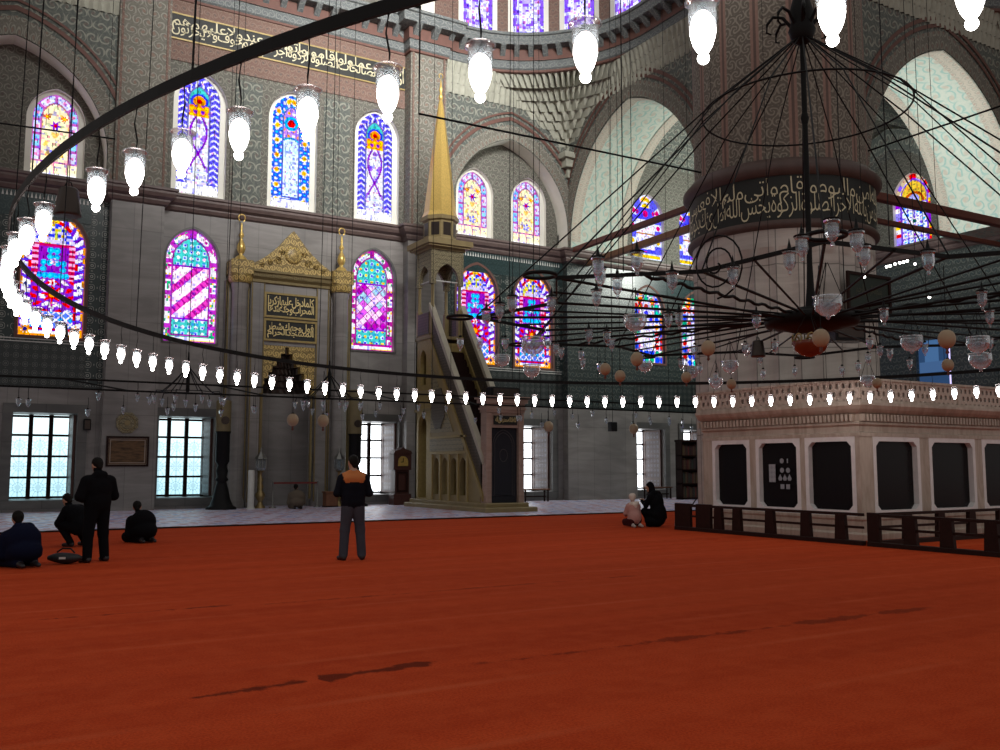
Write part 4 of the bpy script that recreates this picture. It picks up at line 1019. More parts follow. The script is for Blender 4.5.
# ------------------------------------------------------------------ great piers
def pier(name, cx, cy, label):
    r = thing(name, label, 'pier', (cx, cy, 0), kind='structure')
    mb = MB(); n = 28; R = 2.95; rows = []
    prof = []
    for k in range(n * 8):
        a = 2 * PI * k / (n * 8); t = (k % 8) / 8
        prof.append((R - 0.17 * (1 - abs(2 * t - 1) ** 2.0) if 0 < t else R, a))
    rows = [[(rr * math.cos(a), rr * math.sin(a), z) for rr, a in prof] for z in (0.0, 7.75)]
    rows += [[((rr * (1 - f) + R * f) * math.cos(a), (rr * (1 - f) + R * f) * math.sin(a), z) for rr, a in prof] for z, f in ((8.1, 0.3), (8.35, 1.0), (9.0, 1.0))]
    mb.grid(rows, cv=True, smooth=False, uv=lambda i, j: (2 * PI * R * j / (n * 8), (0, 7.75, 8.1, 8.35, 9.0)[min(i, 4)]))
    mb.build('fluted_shaft', M['marble_pier'], r)
    c = MB(); c.lathe([(2.93, 8.88), (3.06, 8.92), (3.12, 9.0), (3.10, 9.1), (3.05, 9.15)], n=64); c.lathe([(3.05, 10.55), (3.16, 10.6), (3.24, 10.72), (3.24, 10.84), (3.12, 10.98), (3.0, 11.12), (2.84, 11.15)], n=64)
    c.build('ring_moulding', M['ring_brown'], r)
    b = MB(); b.lathe([(3.03, 9.12), (3.03, 10.58)], n=64, cap=False); b.build('writing_band', M['black_ground'], r)
    u = MB(); u.lathe([(2.84, 11.1), (2.84, 26.0)], n=48, cap=False, smooth=True); u.build('painted_shaft', M['pier_stripes'], r)
    return r
PIER = pier('pillar_right', 24.15, 21.65, 'huge round pier with fluted marble base and golden writing band')
pier('pillar_left', -2.65, 21.65, 'huge round pier at the left edge of the hall')
bs = MB(); bs.box(25.15, 25.22, 24.4, 24.9, 11.9, 19.6); struct('trim_16', bs, M['blue_strip'], 'narrow blue tile strip beside the pier', 'tile strip')
# ------------------------------------------------------------------ lettering
AR = {'ا': 'FE8D FE8E', 'أ': 'FE83 FE84', 'إ': 'FE87 FE88', 'آ': 'FE81 FE82', 'ب': 'FE8F FE90 FE91 FE92', 'ة': 'FE93 FE94', 'ت': 'FE95 FE96 FE97 FE98', 'ج': 'FE9D FE9E FE9F FEA0', 'ح': 'FEA1 FEA2 FEA3 FEA4',
      'خ': 'FEA5 FEA6 FEA7 FEA8', 'د': 'FEA9 FEAA', 'ذ': 'FEAB FEAC', 'ر': 'FEAD FEAE', 'ز': 'FEAF FEB0', 'س': 'FEB1 FEB2 FEB3 FEB4', 'ش': 'FEB5 FEB6 FEB7 FEB8', 'ص': 'FEB9 FEBA FEBB FEBC', 'ع': 'FEC9 FECA FECB FECC',
      'ف': 'FED1 FED2 FED3 FED4', 'ق': 'FED5 FED6 FED7 FED8', 'ك': 'FED9 FEDA FEDB FEDC', 'ل': 'FEDD FEDE FEDF FEE0', 'م': 'FEE1 FEE2 FEE3 FEE4', 'ن': 'FEE5 FEE6 FEE7 FEE8', 'ه': 'FEE9 FEEA FEEB FEEC', 'و': 'FEED FEEE',
      'ى': 'FEEF FEF0', 'ي': 'FEF1 FEF2 FEF3 FEF4', 'ض': 'FEBD FEBE FEBF FEC0', 'ط': 'FEC1 FEC2 FEC3 FEC4', 'ء': 'FE80'}
AR = {k: [chr(int(x, 16)) for x in v.split()] for k, v in AR.items()}
def shape(txt):
    """joins the letters into their connected forms, in display order from left to right"""
    t = txt.replace('لا', '\u0001'); AR2 = dict(AR); AR2['\u0001'] = ['\uFEFB', '\uFEFC']
    out = []
    for i, ch in enumerate(t):
        if ch not in AR2: out.append(ch); continue
        f = AR2[ch]; prev = t[i - 1] if i else ' '; nxt = t[i + 1] if i + 1 < len(t) else ' '
        jp = prev in AR2 and len(AR2[prev]) == 4; jn = len(f) == 4 and nxt in AR2 and len(AR2[nxt]) > 1
        if jp and jn: out.append(f[3])
        elif jp: out.append(f[1] if len(f) > 1 else f[0])
        elif jn: out.append(f[2])
        else: out.append(f[0])
    return ''.join(out[::-1])
def lettering(name, lines, fn, W, mat, parent, thick=0.012, res=2):
    """lines: [(text, v0, v1)] fitted to width W; fn(u, v) gives the point on the surface"""
    vs, fs = [], []
    for txt, v0, v1 in lines:
        cu = bpy.data.curves.new('t', 'FONT'); cu.body = shape(txt).replace(' ', ''); cu.offset = thick; cu.resolution_u = res; cu.space_character = 0.93
        o = bpy.data.objects.new('t', cu); COL.objects.link(o)
        dg = bpy.context.evaluated_depsgraph_get(); me = bpy.data.meshes.new_from_object(o.evaluated_get(dg))
        co = np.array([v.co for v in me.vertices]); x0, x1 = co[:, 0].min(), co[:, 0].max(); y0, y1 = co[:, 1].min(), co[:, 1].max()
        n = len(vs)
        for c in co: vs.append(tuple(fn((c[0] - x0) / (x1 - x0) * W, v0 + (c[1] - y0) / (y1 - y0) * (v1 - v0))))
        for p in me.polygons: fs.append(tuple(n + i for i in p.vertices))
        bpy.data.objects.remove(o); bpy.data.meshes.remove(me)
    me = bpy.data.meshes.new(name); me.from_pydata(vs, [], fs); me.materials.append(mat)
    o = link(bpy.data.objects.new(name, me)); o.parent = parent
    return o
def words(n): 
    return n.split()
VERSE = 'ان الذين امنوا وعملوا الصالحات واقاموا الصلوة واتوا الزكوة لهم اجرهم عند ربهم ولا خوف عليهم ولا هم يحزنون'
def split2(s):
    w = s.split(); return ' '.join(w[0::2]), ' '.join(w[1::2])
wb = thing('writing_band', 'long black band of cream Arabic writing above the three tall windows', 'inscription', (11.75, 35.9, 18.0))
mb = MB(); mb.box(6.78, 16.72, 35.93, 36.0, 18.0, 19.0)
mb.build('ground_panel', M['black_ground'], wb, (11.75, 35.9, 18.0))
fm = MB(); fm.box(6.78, 16.72, 35.91, 35.95, 17.97, 18.03); fm.box(6.78, 16.72, 35.91, 35.95, 18.97, 19.03); fm.build('border', M['gold_line'], wb, (11.75, 35.9, 18.0))
a, b = split2(VERSE)
lettering('lettering', [(a, 0.04, 0.70), (b, 0.32, 0.97)], lambda u, v: (u - 4.9, 0.02, v), 9.8, M['cream_letter'], wb, 0.004)
a, b = split2('انما يعمر مساجد الله من امن بالله واليوم الاخر واقام الصلوة واتى الزكوة ولم يخش الا الله فعسى اولئك ان يكونوا من المهتدين')
lettering('lettering', [(a, 0.06, 0.86), (b, 0.50, 1.36)], lambda u, v: (3.05 * math.cos(math.radians(-240) + u / 3.05), 3.05 * math.sin(math.radians(-240) + u / 3.05), 9.14 + v), 10.8, M['cream_letter'], PIER, -0.010)

# ------------------------------------------------------------------ mihrab
MX, MY = 11.70, 35.9
mi = thing('mihrab', 'tall grey marble mihrab niche with gilded pediment and two black writing panels', 'prayer niche', (MX, MY, 0))
O = (MX, MY, 0)
b = MB()
for s in (-1, 1):
    b.bbox(*sorted((MX + s * 1.05, MX + s * 1.62)), 35.62, 36.02, 0, 8.75, 0.02); b.bbox(*sorted((MX + s * 1.62, MX + s * 2.55)), 35.72, 36.02, 0, 8.75, 0.02)
b.box(MX - 1.62, MX + 1.62, 35.66, 36.02, 6.3, 8.75)
b.build('marble_frame', M['marble_grey'], mi, O)
for s in (-1, 1):
    c = MB(); c.lathe([(0.36, 0.0), (0.36, 0.25), (0.33, 0.32), (0.30, 0.42), (0.30, 8.35), (0.33, 8.42), (0.33, 8.5), (0.40, 8.78), (0.40, 8.9)], (MX + s * 2.06, 35.55, 0), 20)
    col = c.build('column', M['marble_grey'], mi, O); tag(col, 'grey marble engaged column')
    g = MB()
    for x in (MX + s * 1.08, MX + s * 1.56, MX + s * 1.68, MX + s * 2.46, MX + s * 2.53): g.box(x - 0.022, x + 0.022, 35.58 if abs(x - MX) < 1.6 else 35.68, 35.74, 0.2, 8.72)
    g.build('gilt_line', M['gilt_dim'], mi, O)
    k = MB(); k.bbox(*sorted((MX + s * 1.62, MX + s * 2.5)), 35.2, 36.0, 8.95, 9.5, 0.04); k.lathe([(0.40, 8.6), (0.47, 8.75), (0.47, 8.95)], (MX + s * 2.06, 35.55, 0), 20)
    k.build('gilded_capital', M['carve_gold'], mi, O)
    f = MB(); f.lathe([(0.0, 11.02), (0.03, 10.98), (0.05, 10.75), (0.03, 10.66), (0.09, 10.55), (0.10, 10.48), (0.04, 10.38), (0.07, 10.28), (0.15, 10.1), (0.17, 9.96), (0.12, 9.82), (0.06, 9.74), (0.20, 9.62), (0.26, 9.5)], (MX + s * 2.06, 35.55, 0), 14, cap=False)
    f.tube([(MX + s * 2.06 + 0.13 * math.sin(t), 35.55, 11.18 - 0.15 * math.cos(t)) for t in [0.5 + 5.3 * i / 14 for i in range(15)]], 0.028, 6)
    f.build('finial', M['gold'], mi, O)
e = MB(); sweep(e, [(MX - 2.5, 35.62), (MX + 2.5, 35.62)], [(0, 8.72), (0.05, 8.75), (0.05, 8.85), (0.16, 8.95), (0.16, 9.05), (0.26, 9.12), (0.26, 9.2), (-0.3, 9.22)]); 
for k in range(38): e.box(MX - 1.6 + k * 0.085, MX - 1.56 + k * 0.085, 35.42, 35.6, 8.98, 9.08)
e.build('entablature', M['gilt_dim'], mi, O)
p = MB(); poly = [(MX - 1.75, 9.22), (MX + 1.75, 9.22), (MX + 1.5, 9.5), (MX + 1.15, 9.72), (MX + 0.8, 10.02), (MX + 0.5, 10.32), (MX + 0.22, 10.68), (MX, 10.92), (MX - 0.22, 10.68), (MX - 0.5, 10.32), (MX - 0.8, 10.02), (MX - 1.15, 9.72), (MX - 1.5, 9.5)]
p.prism(poly, 'Y', 35.45, 35.75)
n0 = len(p.v)
p.lathe([(0.34, -0.0), (0.34, 0.05), (0.24, 0.08), (0.0, 0.10)], (0, 0, 0), 20)
for i in range(n0, len(p.v)): x, y, z = p.v[i]; p.v[i] = (MX + x, 35.45 - z, 9.92 + y)
for s in (-1, 1):
    for (x, z, r) in ((0.62, 9.65, 0.17), (0.95, 9.55, 0.13), (1.25, 9.42, 0.10), (0.45, 10.0, 0.12)):
        p.tube([(MX + s * (x + r * (1 - t / 14) * math.cos(t * 0.9)), 35.43, z + r * (1 - t / 14) * math.sin(t * 0.9)) for t in range(13)], 0.035, 5)
p.build('gilded_pediment', M['carve_gold'], mi, O)
for z0, z1, txt in ((7.45, 8.33, ('كلما دخل عليها زكريا', 'المحراب وجد عندها')), (6.52, 7.28, ('فول وجهك شطر', 'المسجد الحرام'))):
    q = MB(); q.box(MX - 1.02, MX + 1.02, 35.60, 35.68, z0, z1); pp = q.build('writing_panel', M['black_ground'], mi, O)
    q = MB(); q.prism(rect(MX - 1.08, MX + 1.08, z0 - 0.06, z1 + 0.06), 'Y', 35.56, 35.66, holes=[rect(MX - 1.0, MX + 1.0, z0 + 0.02, z1 - 0.02)]); q.build('gilt_border', M['gold_line'], pp, O)
    h = z1 - z0
    lettering('lettering', [(txt[0], 0.40 * h, 0.92 * h), (txt[1], 0.08 * h, 0.58 * h)], lambda u, v, z0=z0: (u - 0.94, -0.32, z0 + v), 1.88, M['gold_letter'], pp, 0.016)
# niche: hollow apse with stepped hood
n = MB(); R = 1.05
rows = [[(MX - 0.10 + R * math.cos(PI * k / 20), 36.0 + 1.1 * math.sin(PI * k / 20), z) for k in range(21)] for z in (0, 1.5, 3.0, 4.5)]
n.grid(rows, uv=lambda i, j: (j * 0.165, i * 1.5)); n.build('niche', M['marble_grey'], mi, O)
hd = MB()
for k in range(7):
    t = k / 7; r0 = R * (1 - k / 7.0) + 0.02; r1 = R * (1 - (k + 1) / 7.0) + 0.02; za = 4.5 + 1.75 * k / 7; zb = 4.5 + 1.75 * (k + 1) / 7
    m = 14
    for j in range(m):
        a0 = PI * j / m; a1 = PI * (j + 1) / m; am = (a0 + a1) / 2
        P = lambda r, a, z: (MX - 0.10 + r * math.cos(a), 35.98 + 1.1 * r / R * math.sin(a), z)
        hd.face([P(r0, a0, za), P(r0 + 0.03, am, za), P(r0, am, zb - 0.05), P(r0, a0, zb)]); hd.face([P(r0 + 0.03, am, za), P(r0, a1, za), P(r0, a1, zb), P(r0, am, zb - 0.05)])
        hd.face([P(r0, a0, zb), P(r0, am, zb - 0.05), P(r1, am, zb)]); hd.face([P(r0, a0, zb), P(r1, am, zb), P(r1, a0, zb)]); hd.face([P(r0, am, zb - 0.05), P(r0, a1, zb), P(r1, am, zb)]); hd.face([P(r0, a1, zb), P(r1, a1, zb), P(r1, am, zb)])
hd.build('stalactite_hood', M['bronze'], mi, O)
sp = MB()
L = [(MX - 1.08, 4.45)] + [(x, z) for x, z in _c if 4.4 < z < 6.3 and x < 11.65] 
hoodpath = [(x, z) for x, z in _c if 4.49 < z < 6.26]
hoodpath = sorted([q for q in hoodpath if q[0] <= 11.6], key=lambda q: (q[1], q[0]))
left = []
for k in range(0, 7): left += [(nx0 + 1.05 * k / 6.5, 4.5 + 1.75 * k / 7), (nx0 + 1.05 * k / 6.5, 4.5 + 1.75 * (k + 1) / 7)]
right = [(2 * 11.6 - x, z) for x, z in left][::-1]
poly = [(MX - 1.1, 4.4), (left[0][0], 4.4)] + left + right + [(right[-1][0], 4.4), (MX + 1.1, 4.4), (MX + 1.1, 6.3), (MX - 1.1, 6.3)]
sp.prism(poly, 'Y', 35.68, 36.01)
sp.build('gilded_spandrel', M['carve_gold'], mi, O)
for s in (-1, 1):
    g = MB(); g.lathe([(0.05, 0.3), (0.045, 1.0), (0.07, 2.0), (0.05, 2.1), (0.045, 4.2), (0.08, 4.4)], (MX - 0.10 + s * 1.02, 35.62, 0), 10); g.build('colonnette', M['gilt_dim'], mi, O)

# ------------------------------------------------------------------ minbar
PX = 17.0
mn = thing('minbar', 'tall carved minbar pulpit with steep stairs, canopy and golden cone spire', 'pulpit', (PX, 30.5, 0)); O = (PX, 30.5, 0)
b = MB(); b.bbox(15.95, 18.05, 27.45, 34.0, 0, 0.16, 0.03); b.bbox(16.12, 17.88, 27.75, 33.85, 0.16, 0.30, 0.03); b.build('plinth', M['marble_minbar'], mn, O)
XA, XB = 16.3, 17.7
SY0, SZ0, SY1, SZ1 = 28.25, 0.50, 32.3, 6.35
slope = (SZ1 - SZ0) / (SY1 - SY0)
zs = lambda y: SZ0 + slope * (y - SY0)
for xx, nm in ((XA, 'left'), (XB, 'right')):
    f = MB(); ys = [29.62, 30.32, 31.02, 31.72]; holes = []
    for y in ys: holes.append([(y + u, 0.52 + v) for u, v in arch(0.23, 1.05, 'gothic', 8)])
    f.prism([(28.35, 0.30), (32.35, 0.30), (32.35, zs(32.35)), (28.35, zs(28.35))], 'X', xx - 0.07, xx + 0.07, holes)
    fl_ = f.build('stair_flank', M['marble_minbar'], mn, O)
    c = MB()
    for w0, (ya, yb, za, zb) in enumerate(((29.35, 32.3, 2.02, 2.12), (29.4, 32.3, 2.62, 2.70))): c.box(xx - 0.11, xx + 0.11, ya, yb, za, zb)
    for y in (29.27, 29.97, 30.67, 31.37, 32.07): c.bbox(xx - 0.12, xx + 0.12, y - 0.07, y + 0.07, 0.30, 2.02, 0.02)
    c.build('arcade_post', M['gold_line'], fl_, O)
    c = MB(); c.box(xx - 0.09, xx + 0.09, 29.55, 32.25, 2.14, 2.60); c.prism([(30.35, 2.85), (32.2, 2.85), (32.2, 5.6)], 'X', xx - 0.09, xx + 0.09)
    c.build('carved_panel', M['carve_stone'], fl_, O)
    c = MB(); cc = [(31.55 + 0.52 * math.cos(t * PI / 8) * (1 + 0.12 * (t % 2)), 3.75 + 0.75 * math.sin(t * PI / 8) * (1 + 0.12 * (t % 2))) for t in range(16)]; c.prism(cc, 'X', xx - 0.115, xx + 0.115); c.build('rosette', M['pierced_dark'], fl_, O)
    st = MB(); d = Vector((0, 1, slope)).normalized()
    for off, h, m_, nm2 in ((0.0, 0.16, 'gold_line', 'stringer'), (1.28, 0.17, 'handrail', 'handrail')):
        s_ = MB(); y0 = SY0 - (0.0 if off == 0 else 0.0); s_.prism([(SY0 - 0.1, zs(SY0 - 0.1) + off), (SY1 + 0.05, zs(SY1 + 0.05) + off), (SY1 + 0.05, zs(SY1 + 0.05) + off + h * 1.6), (SY0 - 0.1, zs(SY0 - 0.1) + off + h * 1.6)], 'X', xx - 0.11, xx + 0.11)
        s_.build(nm2, M[m_], mn, O)
    s_ = MB(); s_.prism([(SY0, zs(SY0) + 0.2), (SY1, zs(SY1) + 0.2), (SY1, zs(SY1) + 1.3), (SY0, zs(SY0) + 1.3)], 'X', xx - 0.05, xx + 0.05); s_.build('balustrade', M['pierced_dark'], mn, O)
s_ = MB(); n = 19
for k in range(n):
    y0 = SY0 + (SY1 - SY0) * k / n; zt = 0.30 + (SZ1 - 0.6) * (k + 1) / n; s_.box(XA + 0.07, XB - 0.07, y0, y0 + 0.30, max(0.3, zt - 0.36), zt)
s_.build('stairs', M['wood_dark'], mn, O)
# portal
p = MB(); PYF = 27.95
for x0, x1 in ((16.25, 16.47), (17.58, 17.80)): p.bbox(x0, x1, PYF, PYF + 0.42, 0.30, 3.45, 0.02)
p.box(16.47, 17.58, PYF + 0.04, PYF + 0.38, 2.92, 3.45)
p.build('portal', M['marble_rose'], mn, O)
p = MB()
for k, (o_, z0, z1) in enumerate(((0.02, 3.45, 3.55), (0.06, 3.55, 3.62), (0.02, 3.62, 3.78), (0.10, 3.78, 3.92), (0.16, 3.92, 4.02))): p.box(16.25 - o_, 17.8 + o_, PYF - o_, PYF + 0.42 + o_, z0, z1)
p.build('portal_cornice', M['marble_rose'], mn, O)
p = MB(); p.box(16.55, 17.50, PYF - 0.01, PYF + 0.06, 3.02, 3.34); wp = p.build('writing_panel', M['black_ground'], mn, O)
lettering('lettering', [('لا اله الا الله محمد رسول الله', 3.07, 3.30)], lambda u, v: (-PX + 16.6 + u, PYF - 0.02 - 30.5, v), 0.85, M['gold_letter'], wp, 0.01)
p = MB(); p.box(16.47, 17.58, PYF + 0.16, PYF + 0.20, 0.30, 2.92); dc = p.build('door_curtain', plain('navy_curtain', (0.010, 0.011, 0.018), 0.8), mn, O)
p = MB()
for w_ in (0.44, 0.36):
    A = [(17.025 + x, 0.55 + z) for x, z in arch(w_, 1.75, 'point', 14)]
    p.tube([(x, PYF + 0.15, z) for x, z in A], 0.018, 4, closed=True)
p.tube([(17.025 + 0.16 * math.cos(t * PI / 8), PYF + 0.15, 1.95 + 0.22 * math.sin(t * PI / 8)) for t in range(16)], 0.016, 4, closed=True)
p.build('embroidery', plain('faded_embroidery', (0.06, 0.055, 0.06), 0.8), dc, O)
# canopy tower
KX0, KX1, KY0, KY1 = 16.22, 17.62, 32.2, 33.55
k = MB()
for x0, x1 in ((KX0, KX0 + 0.16), (KX1 - 0.16, KX1)):
    H = [[(32.92 + u, 0.35 + v) for u, v in arch(0.36, 2.75, 'gothic', 10)], [(32.88 + u, 4.75 + v) for u, v in arch(0.24, 1.05, 'gothic', 8)]]
    k.prism([(KY0, 0.30), (KY1, 0.30), (KY1, 6.75), (KY0, 6.75)], 'X', x0, x1, H)
k.box(KX0, KX1, KY1 - 0.12, KY1, 0.3, 6.7); k.box(KX0 + 0.16, KX1 - 0.16, KY0, KY1, 6.2, 6.4); k.box(KX0 + 0.16, KX1 - 0.16, KY0, KY0 + 0.1, 3.2, 6.2)
tw = k.build('tower', M['gold_line'], mn, O); tag(tw, 'gilded carved tower body under the canopy')
for z in (3.7, 4.4, 6.55):
    g = MB(); g.bbox(KX0 - 0.05, KX1 + 0.05, KY0 - 0.04, KY1 + 0.03, z, z + 0.12, 0.01); g.build('tower_moulding', M['marble_minbar'], tw, O)
pl = MB(); pl.box(KX0 - 0.02, KX0 + 0.02, KY0 + 0.2, KY1 - 0.2, 6.75, 7.6); pl.box(KX1 - 0.02, KX1 + 0.02, KY0 + 0.2, KY1 - 0.2, 6.75, 7.6); pl.build('pierced_panel', M['pierced_dark'], mn, O)
for x in (KX0 + 0.10, KX1 - 0.10):
    for y in (KY0 + 0.10, KY1 - 0.10):
        c = MB(); c.bbox(x - 0.10, x + 0.10, y - 0.10, y + 0.10, 6.7, 7.75, 0.02); c.lathe([(0.09, 7.75), (0.07, 7.85), (0.065, 8.7), (0.11, 8.85), (0.11, 8.92)], (x, y, 0), 10); c.build('column', M['marble_minbar'], mn, O)
cn = MB()
def cface(plane, pos0, pos1, c0, half):
    A = [(c0 + u, 8.72 + v) for u, v in arch(half, 0.15, 'gothic', 10)]
    L = [(c0 - half - 0.22, 8.72), A[0]] + A[2:][::-1] + [A[1], (c0 + half + 0.22, 8.72), (c0 + half + 0.22, 10.15), (c0 - half - 0.22, 10.15)]
    cn.prism(L, plane, pos0, pos1)
cface('Y', KY0, KY0 + 0.14, (KX0 + KX1) / 2, 0.50); cface('Y', KY1 - 0.14, KY1, (KX0 + KX1) / 2, 0.50)
cface('X', KX0, KX0 + 0.14, (KY0 + KY1) / 2, 0.46); cface('X', KX1 - 0.14, KX1, (KY0 + KY1) / 2, 0.46)
cn.build('canopy_arch', M['carve_stone'], mn, O)
ty = MB(); ty.tube([(KX0 + 0.1, KY0 + 0.1, 8.86), (KX1 - 0.1, KY0 + 0.1, 8.86)], 0.03, 6); ty.tube([(KX0 + 0.1, KY0 + 0.1, 8.86), (KX0 + 0.1, KY1 - 0.1, 8.86)], 0.03, 6); ty.build('tie_rod', M['white'], mn, O)
ev = MB()
for o_, z0, z1 in ((0.06, 10.1, 10.2), (0.22, 10.2, 10.28), (0.30, 10.28, 10.50)): ev.box(KX0 - o_, KX1 + o_, KY0 - o_, KY1 + o_, z0, z1)
ev.build('eaves', M['marble_minbar'], mn, O)
cx, cy = (KX0 + KX1) / 2, (KY0 + KY1) / 2
dr = MB(); dr.lathe([(0.72, 10.5), (0.72, 10.62), (0.66, 10.65), (0.66, 11.35), (0.76, 11.4), (0.78, 11.55)], (cx, cy, 0), 8, smooth=False, a0=PI / 8); d_ = dr.build('drum', M['marble_minbar'], mn, O)
pn = MB()
for j in range(8):
    a = PI / 4 * j; t = Vector((-math.sin(a), math.cos(a))); c0 = Vector((cx + 0.622 * math.cos(a), cy + 0.622 * math.sin(a)))
    q = [c0 - t * 0.17, c0 + t * 0.17]; pn.face([(q[0].x, q[0].y, 10.75), (q[1].x, q[1].y, 10.75), (q[1].x, q[1].y, 11.28), (q[0].x, q[0].y, 11.28)])
pn.build('drum_panel', M['bronze'], d_, O)
cone = MB(); cone.lathe([(0.75, 11.55), (0.66, 11.75), (0.56, 12.6), (0.10, 16.35), (0.05, 16.55)], (cx, cy, 0), 8, smooth=False, a0=PI / 8)
sp_ = cone.build('cone_spire', M['gold'], mn, O)
fi = MB(); fi.lathe([(0.05, 16.5), (0.09, 16.6), (0.09, 16.7), (0.04, 16.8), (0.08, 16.95), (0.05, 17.1), (0.03, 17.25), (0.0, 17.5)], (cx, cy, 0), 10, cap=False)
fi.tube([(cx + 0.09 * math.sin(t), cy, 17.55 - 0.10 * math.cos(t)) for t in [0.6 + 5.0 * i / 10 for i in range(11)]], 0.02, 5)
fi.build('crescent_finial', M['gold'], sp_, O)

# ------------------------------------------------------------------ muezzin's platform in front of the pier
mh = thing('muezzin_platform', 'low marble muezzin platform with octagonal dark windows and pierced parapet before the big pier', 'platform', (17.0, 13.25, 0)); O = (17.0, 13.25, 0)
AX, AY, BX, BY = 17.0, 13.25, 27.5, 18.0
path = [(AX, BY), (AX, AY), (BX, AY)]
bs = MB(); bs.box(AX, BX, AY, BY, 0, 0.42); sweep(bs, path, [(0.0, 0.0), (0.10, 0.0), (0.10, 0.12), (0.04, 0.16), (0.04, 0.40), (0.07, 0.44), (0.07, 0.5), (0.0, 0.52)]); bs.build('base', M['marble_warm'], mh, O)
co = MB(); co.box(AX + 0.16, BX - 0.1, AY + 0.16, BY - 0.1, 0.42, 2.4); co.build('dark_interior', M['black_ground'], mh, O)
winY = [(16.48, 17.56), (14.93, 16.08), (13.42, 14.58)]; winX = [(17.48, 18.90), (19.44, 21.0), (21.48, 23.0), (23.5, 25.0), (25.5, 27.0)]
def octo(a0, a1, z0, z1, c=0.11): return [(a0 + c, z0), (a1 - c, z0), (a1, z0 + c), (a1, z1 - c), (a1 - c, z1), (a0 + c, z1), (a0, z1 - c), (a0, z0 + c)]
for plane, pos, L in (('X', AX, winY), ('Y', AY, winX)):
    for a0, a1 in L:
        f = MB(); f.prism(rect(a0 - 0.10, a1 + 0.10, 0.50, 2.24), plane, pos - 0.06, pos + 0.14, [octo(a0, a1, 0.62, 2.12)]); fr_ = f.build('window_frame', M['marble_white'], mh, O)
        g = MB(); g.prism(octo(a0 - 0.02, a1 + 0.02, 0.60, 2.14), plane, pos + 0.07, pos + 0.09); g.build('glass', M['glass_dark'], fr_, O)
edgesY = [BY] + [v for a0, a1 in winY for v in (a1 + 0.10, a0 - 0.10)] + [AY]
for i in range(0, len(edgesY) - 2, 2):
    ps = MB(); ps.box(AX - 0.05, AX + 0.15, edgesY[i + 1], edgesY[i], 0.5, 2.26); ps.build('pilaster_strip', M['marble_warm'], mh, O)
ps = MB(); ps.box(AX - 0.05, AX + 0.15, AY + 0.07, AY + 0.10, 0.5, 2.26); ps.build('pilaster_strip', M['marble_warm'], mh, O)
edgesX = [AX - 0.05] + [v for a0, a1 in winX for v in (a0 - 0.10, a1 + 0.10)] + [BX]
for i in range(0, len(edgesX), 2):
    ps = MB(); ps.box(edgesX[i], edgesX[i + 1], AY - 0.05, AY + 0.07 if i == 0 else AY + 0.15, 0.5, 2.26); ps.build('pilaster_strip', M['marble_warm'], mh, O)
lt = MB(); lt.box(AX - 0.07, AX + 0.15, AY + 0.15, BY, 2.22, 2.30); lt.box(AX - 0.07, BX, AY - 0.07, AY + 0.15, 2.22, 2.30)
sweep(lt, path, [(0.07, 2.30), (0.03, 2.33), (0.03, 2.44), (0.10, 2.48), (0.10, 2.52), (0.07, 2.54), (0.07, 2.70), (0.16, 2.74), (0.24, 2.80), (0.30, 2.88), (0.30, 2.94), (-0.5, 2.95)])
for y in np.arange(AY + 0.03, BY, 0.115): lt.box(AX - 0.17, AX - 0.06, y, y + 0.065, 2.55, 2.70)
for x in np.arange(AX - 0.05, BX, 0.115): lt.box(x, x + 0.065, AY - 0.17, AY - 0.06, 2.55, 2.70)
lt.build('dentil_cornice', M['marble_warm'], mh, O)
sl = MB(); sl.box(AX, BX, AY, BY, 2.30, 2.92); sl.build('roof_slab', M['marble_warm'], mh, O)
pr = MB()
for y0, y1 in ((13.05, 14.75), (14.85, 16.5), (16.6, 18.0)): pr.box(AX - 0.22, AX - 0.15, y0, y1, 2.99, 3.42)
for x in np.arange(16.85, 27.0, 1.75): pr.box(x, x + 1.65, AY - 0.22, AY - 0.15, 2.99, 3.42)
pr.build('pierced_parapet', M['pierced'], mh, O)
pt = MB(); path2 = [(AX - 0.19, BY), (AX - 0.19, AY - 0.19), (BX, AY - 0.19)]
sweep(pt, path2, [(-0.06, 3.42), (0.07, 3.42), (0.07, 3.47), (-0.06, 3.47), (-0.06, 3.42)]); sweep(pt, path2, [(-0.05, 2.94), (0.06, 2.94), (0.06, 3.0), (-0.05, 3.0)])
for y in (14.75, 16.5, 17.92): pt.box(AX - 0.24, AX - 0.13, y, y + 0.10, 2.94, 3.44)
for x in np.arange(18.5, 27.0, 1.75): pt.box(x, x + 0.10, AY - 0.24, AY - 0.13, 2.94, 3.44)
pt.build('parapet_rail', M['marble_warm'], mh, O)

# wooden fences
def fence(name, p0, p1, label, posts, solid=()):
    a = Vector(p0); b_ = Vector(p1); d = (b_ - a); L = d.length; rz = math.atan2(d.y, d.x)
    r = thing(name, label, 'fence', (a.x, a.y, 0), rz)
    m = MB(); m.bbox(0, L, -0.035, 0.035, 0.58, 0.64, 0.01); m.build('top_rail', M['wood_dark'], r)
    m = MB(); m.bbox(0, L, -0.02, 0.02, 0.33, 0.38, 0.008); m.build('middle_rail', M['wood_dark'], r)
    m = MB(); m.bbox(0, L, -0.07, 0.07, 0.0, 0.09, 0.01); m.build('bottom_rail', M['wood_dark'], r)
    for t in posts:
        m = MB(); w = 0.13
        for (x0, x1), z0, z1 in (((t - w, t + w), 0.06, 0.6),):
            q = [(t - w * 1.1, z0), (t + w * 1.1, z0), (t + w * 0.85, z1), (t - w * 0.85, z1)]
            m.prism(q, 'Y', -0.045, 0.045)
        m.build('post', M['wood_dark'], r)
    for t0, t1 in solid:
        m = MB(); m.bbox(t0, t1, -0.05, 0.05, 0.05, 0.66, 0.01); m.build('end_panel', M['wood_dark'], r)
    return r
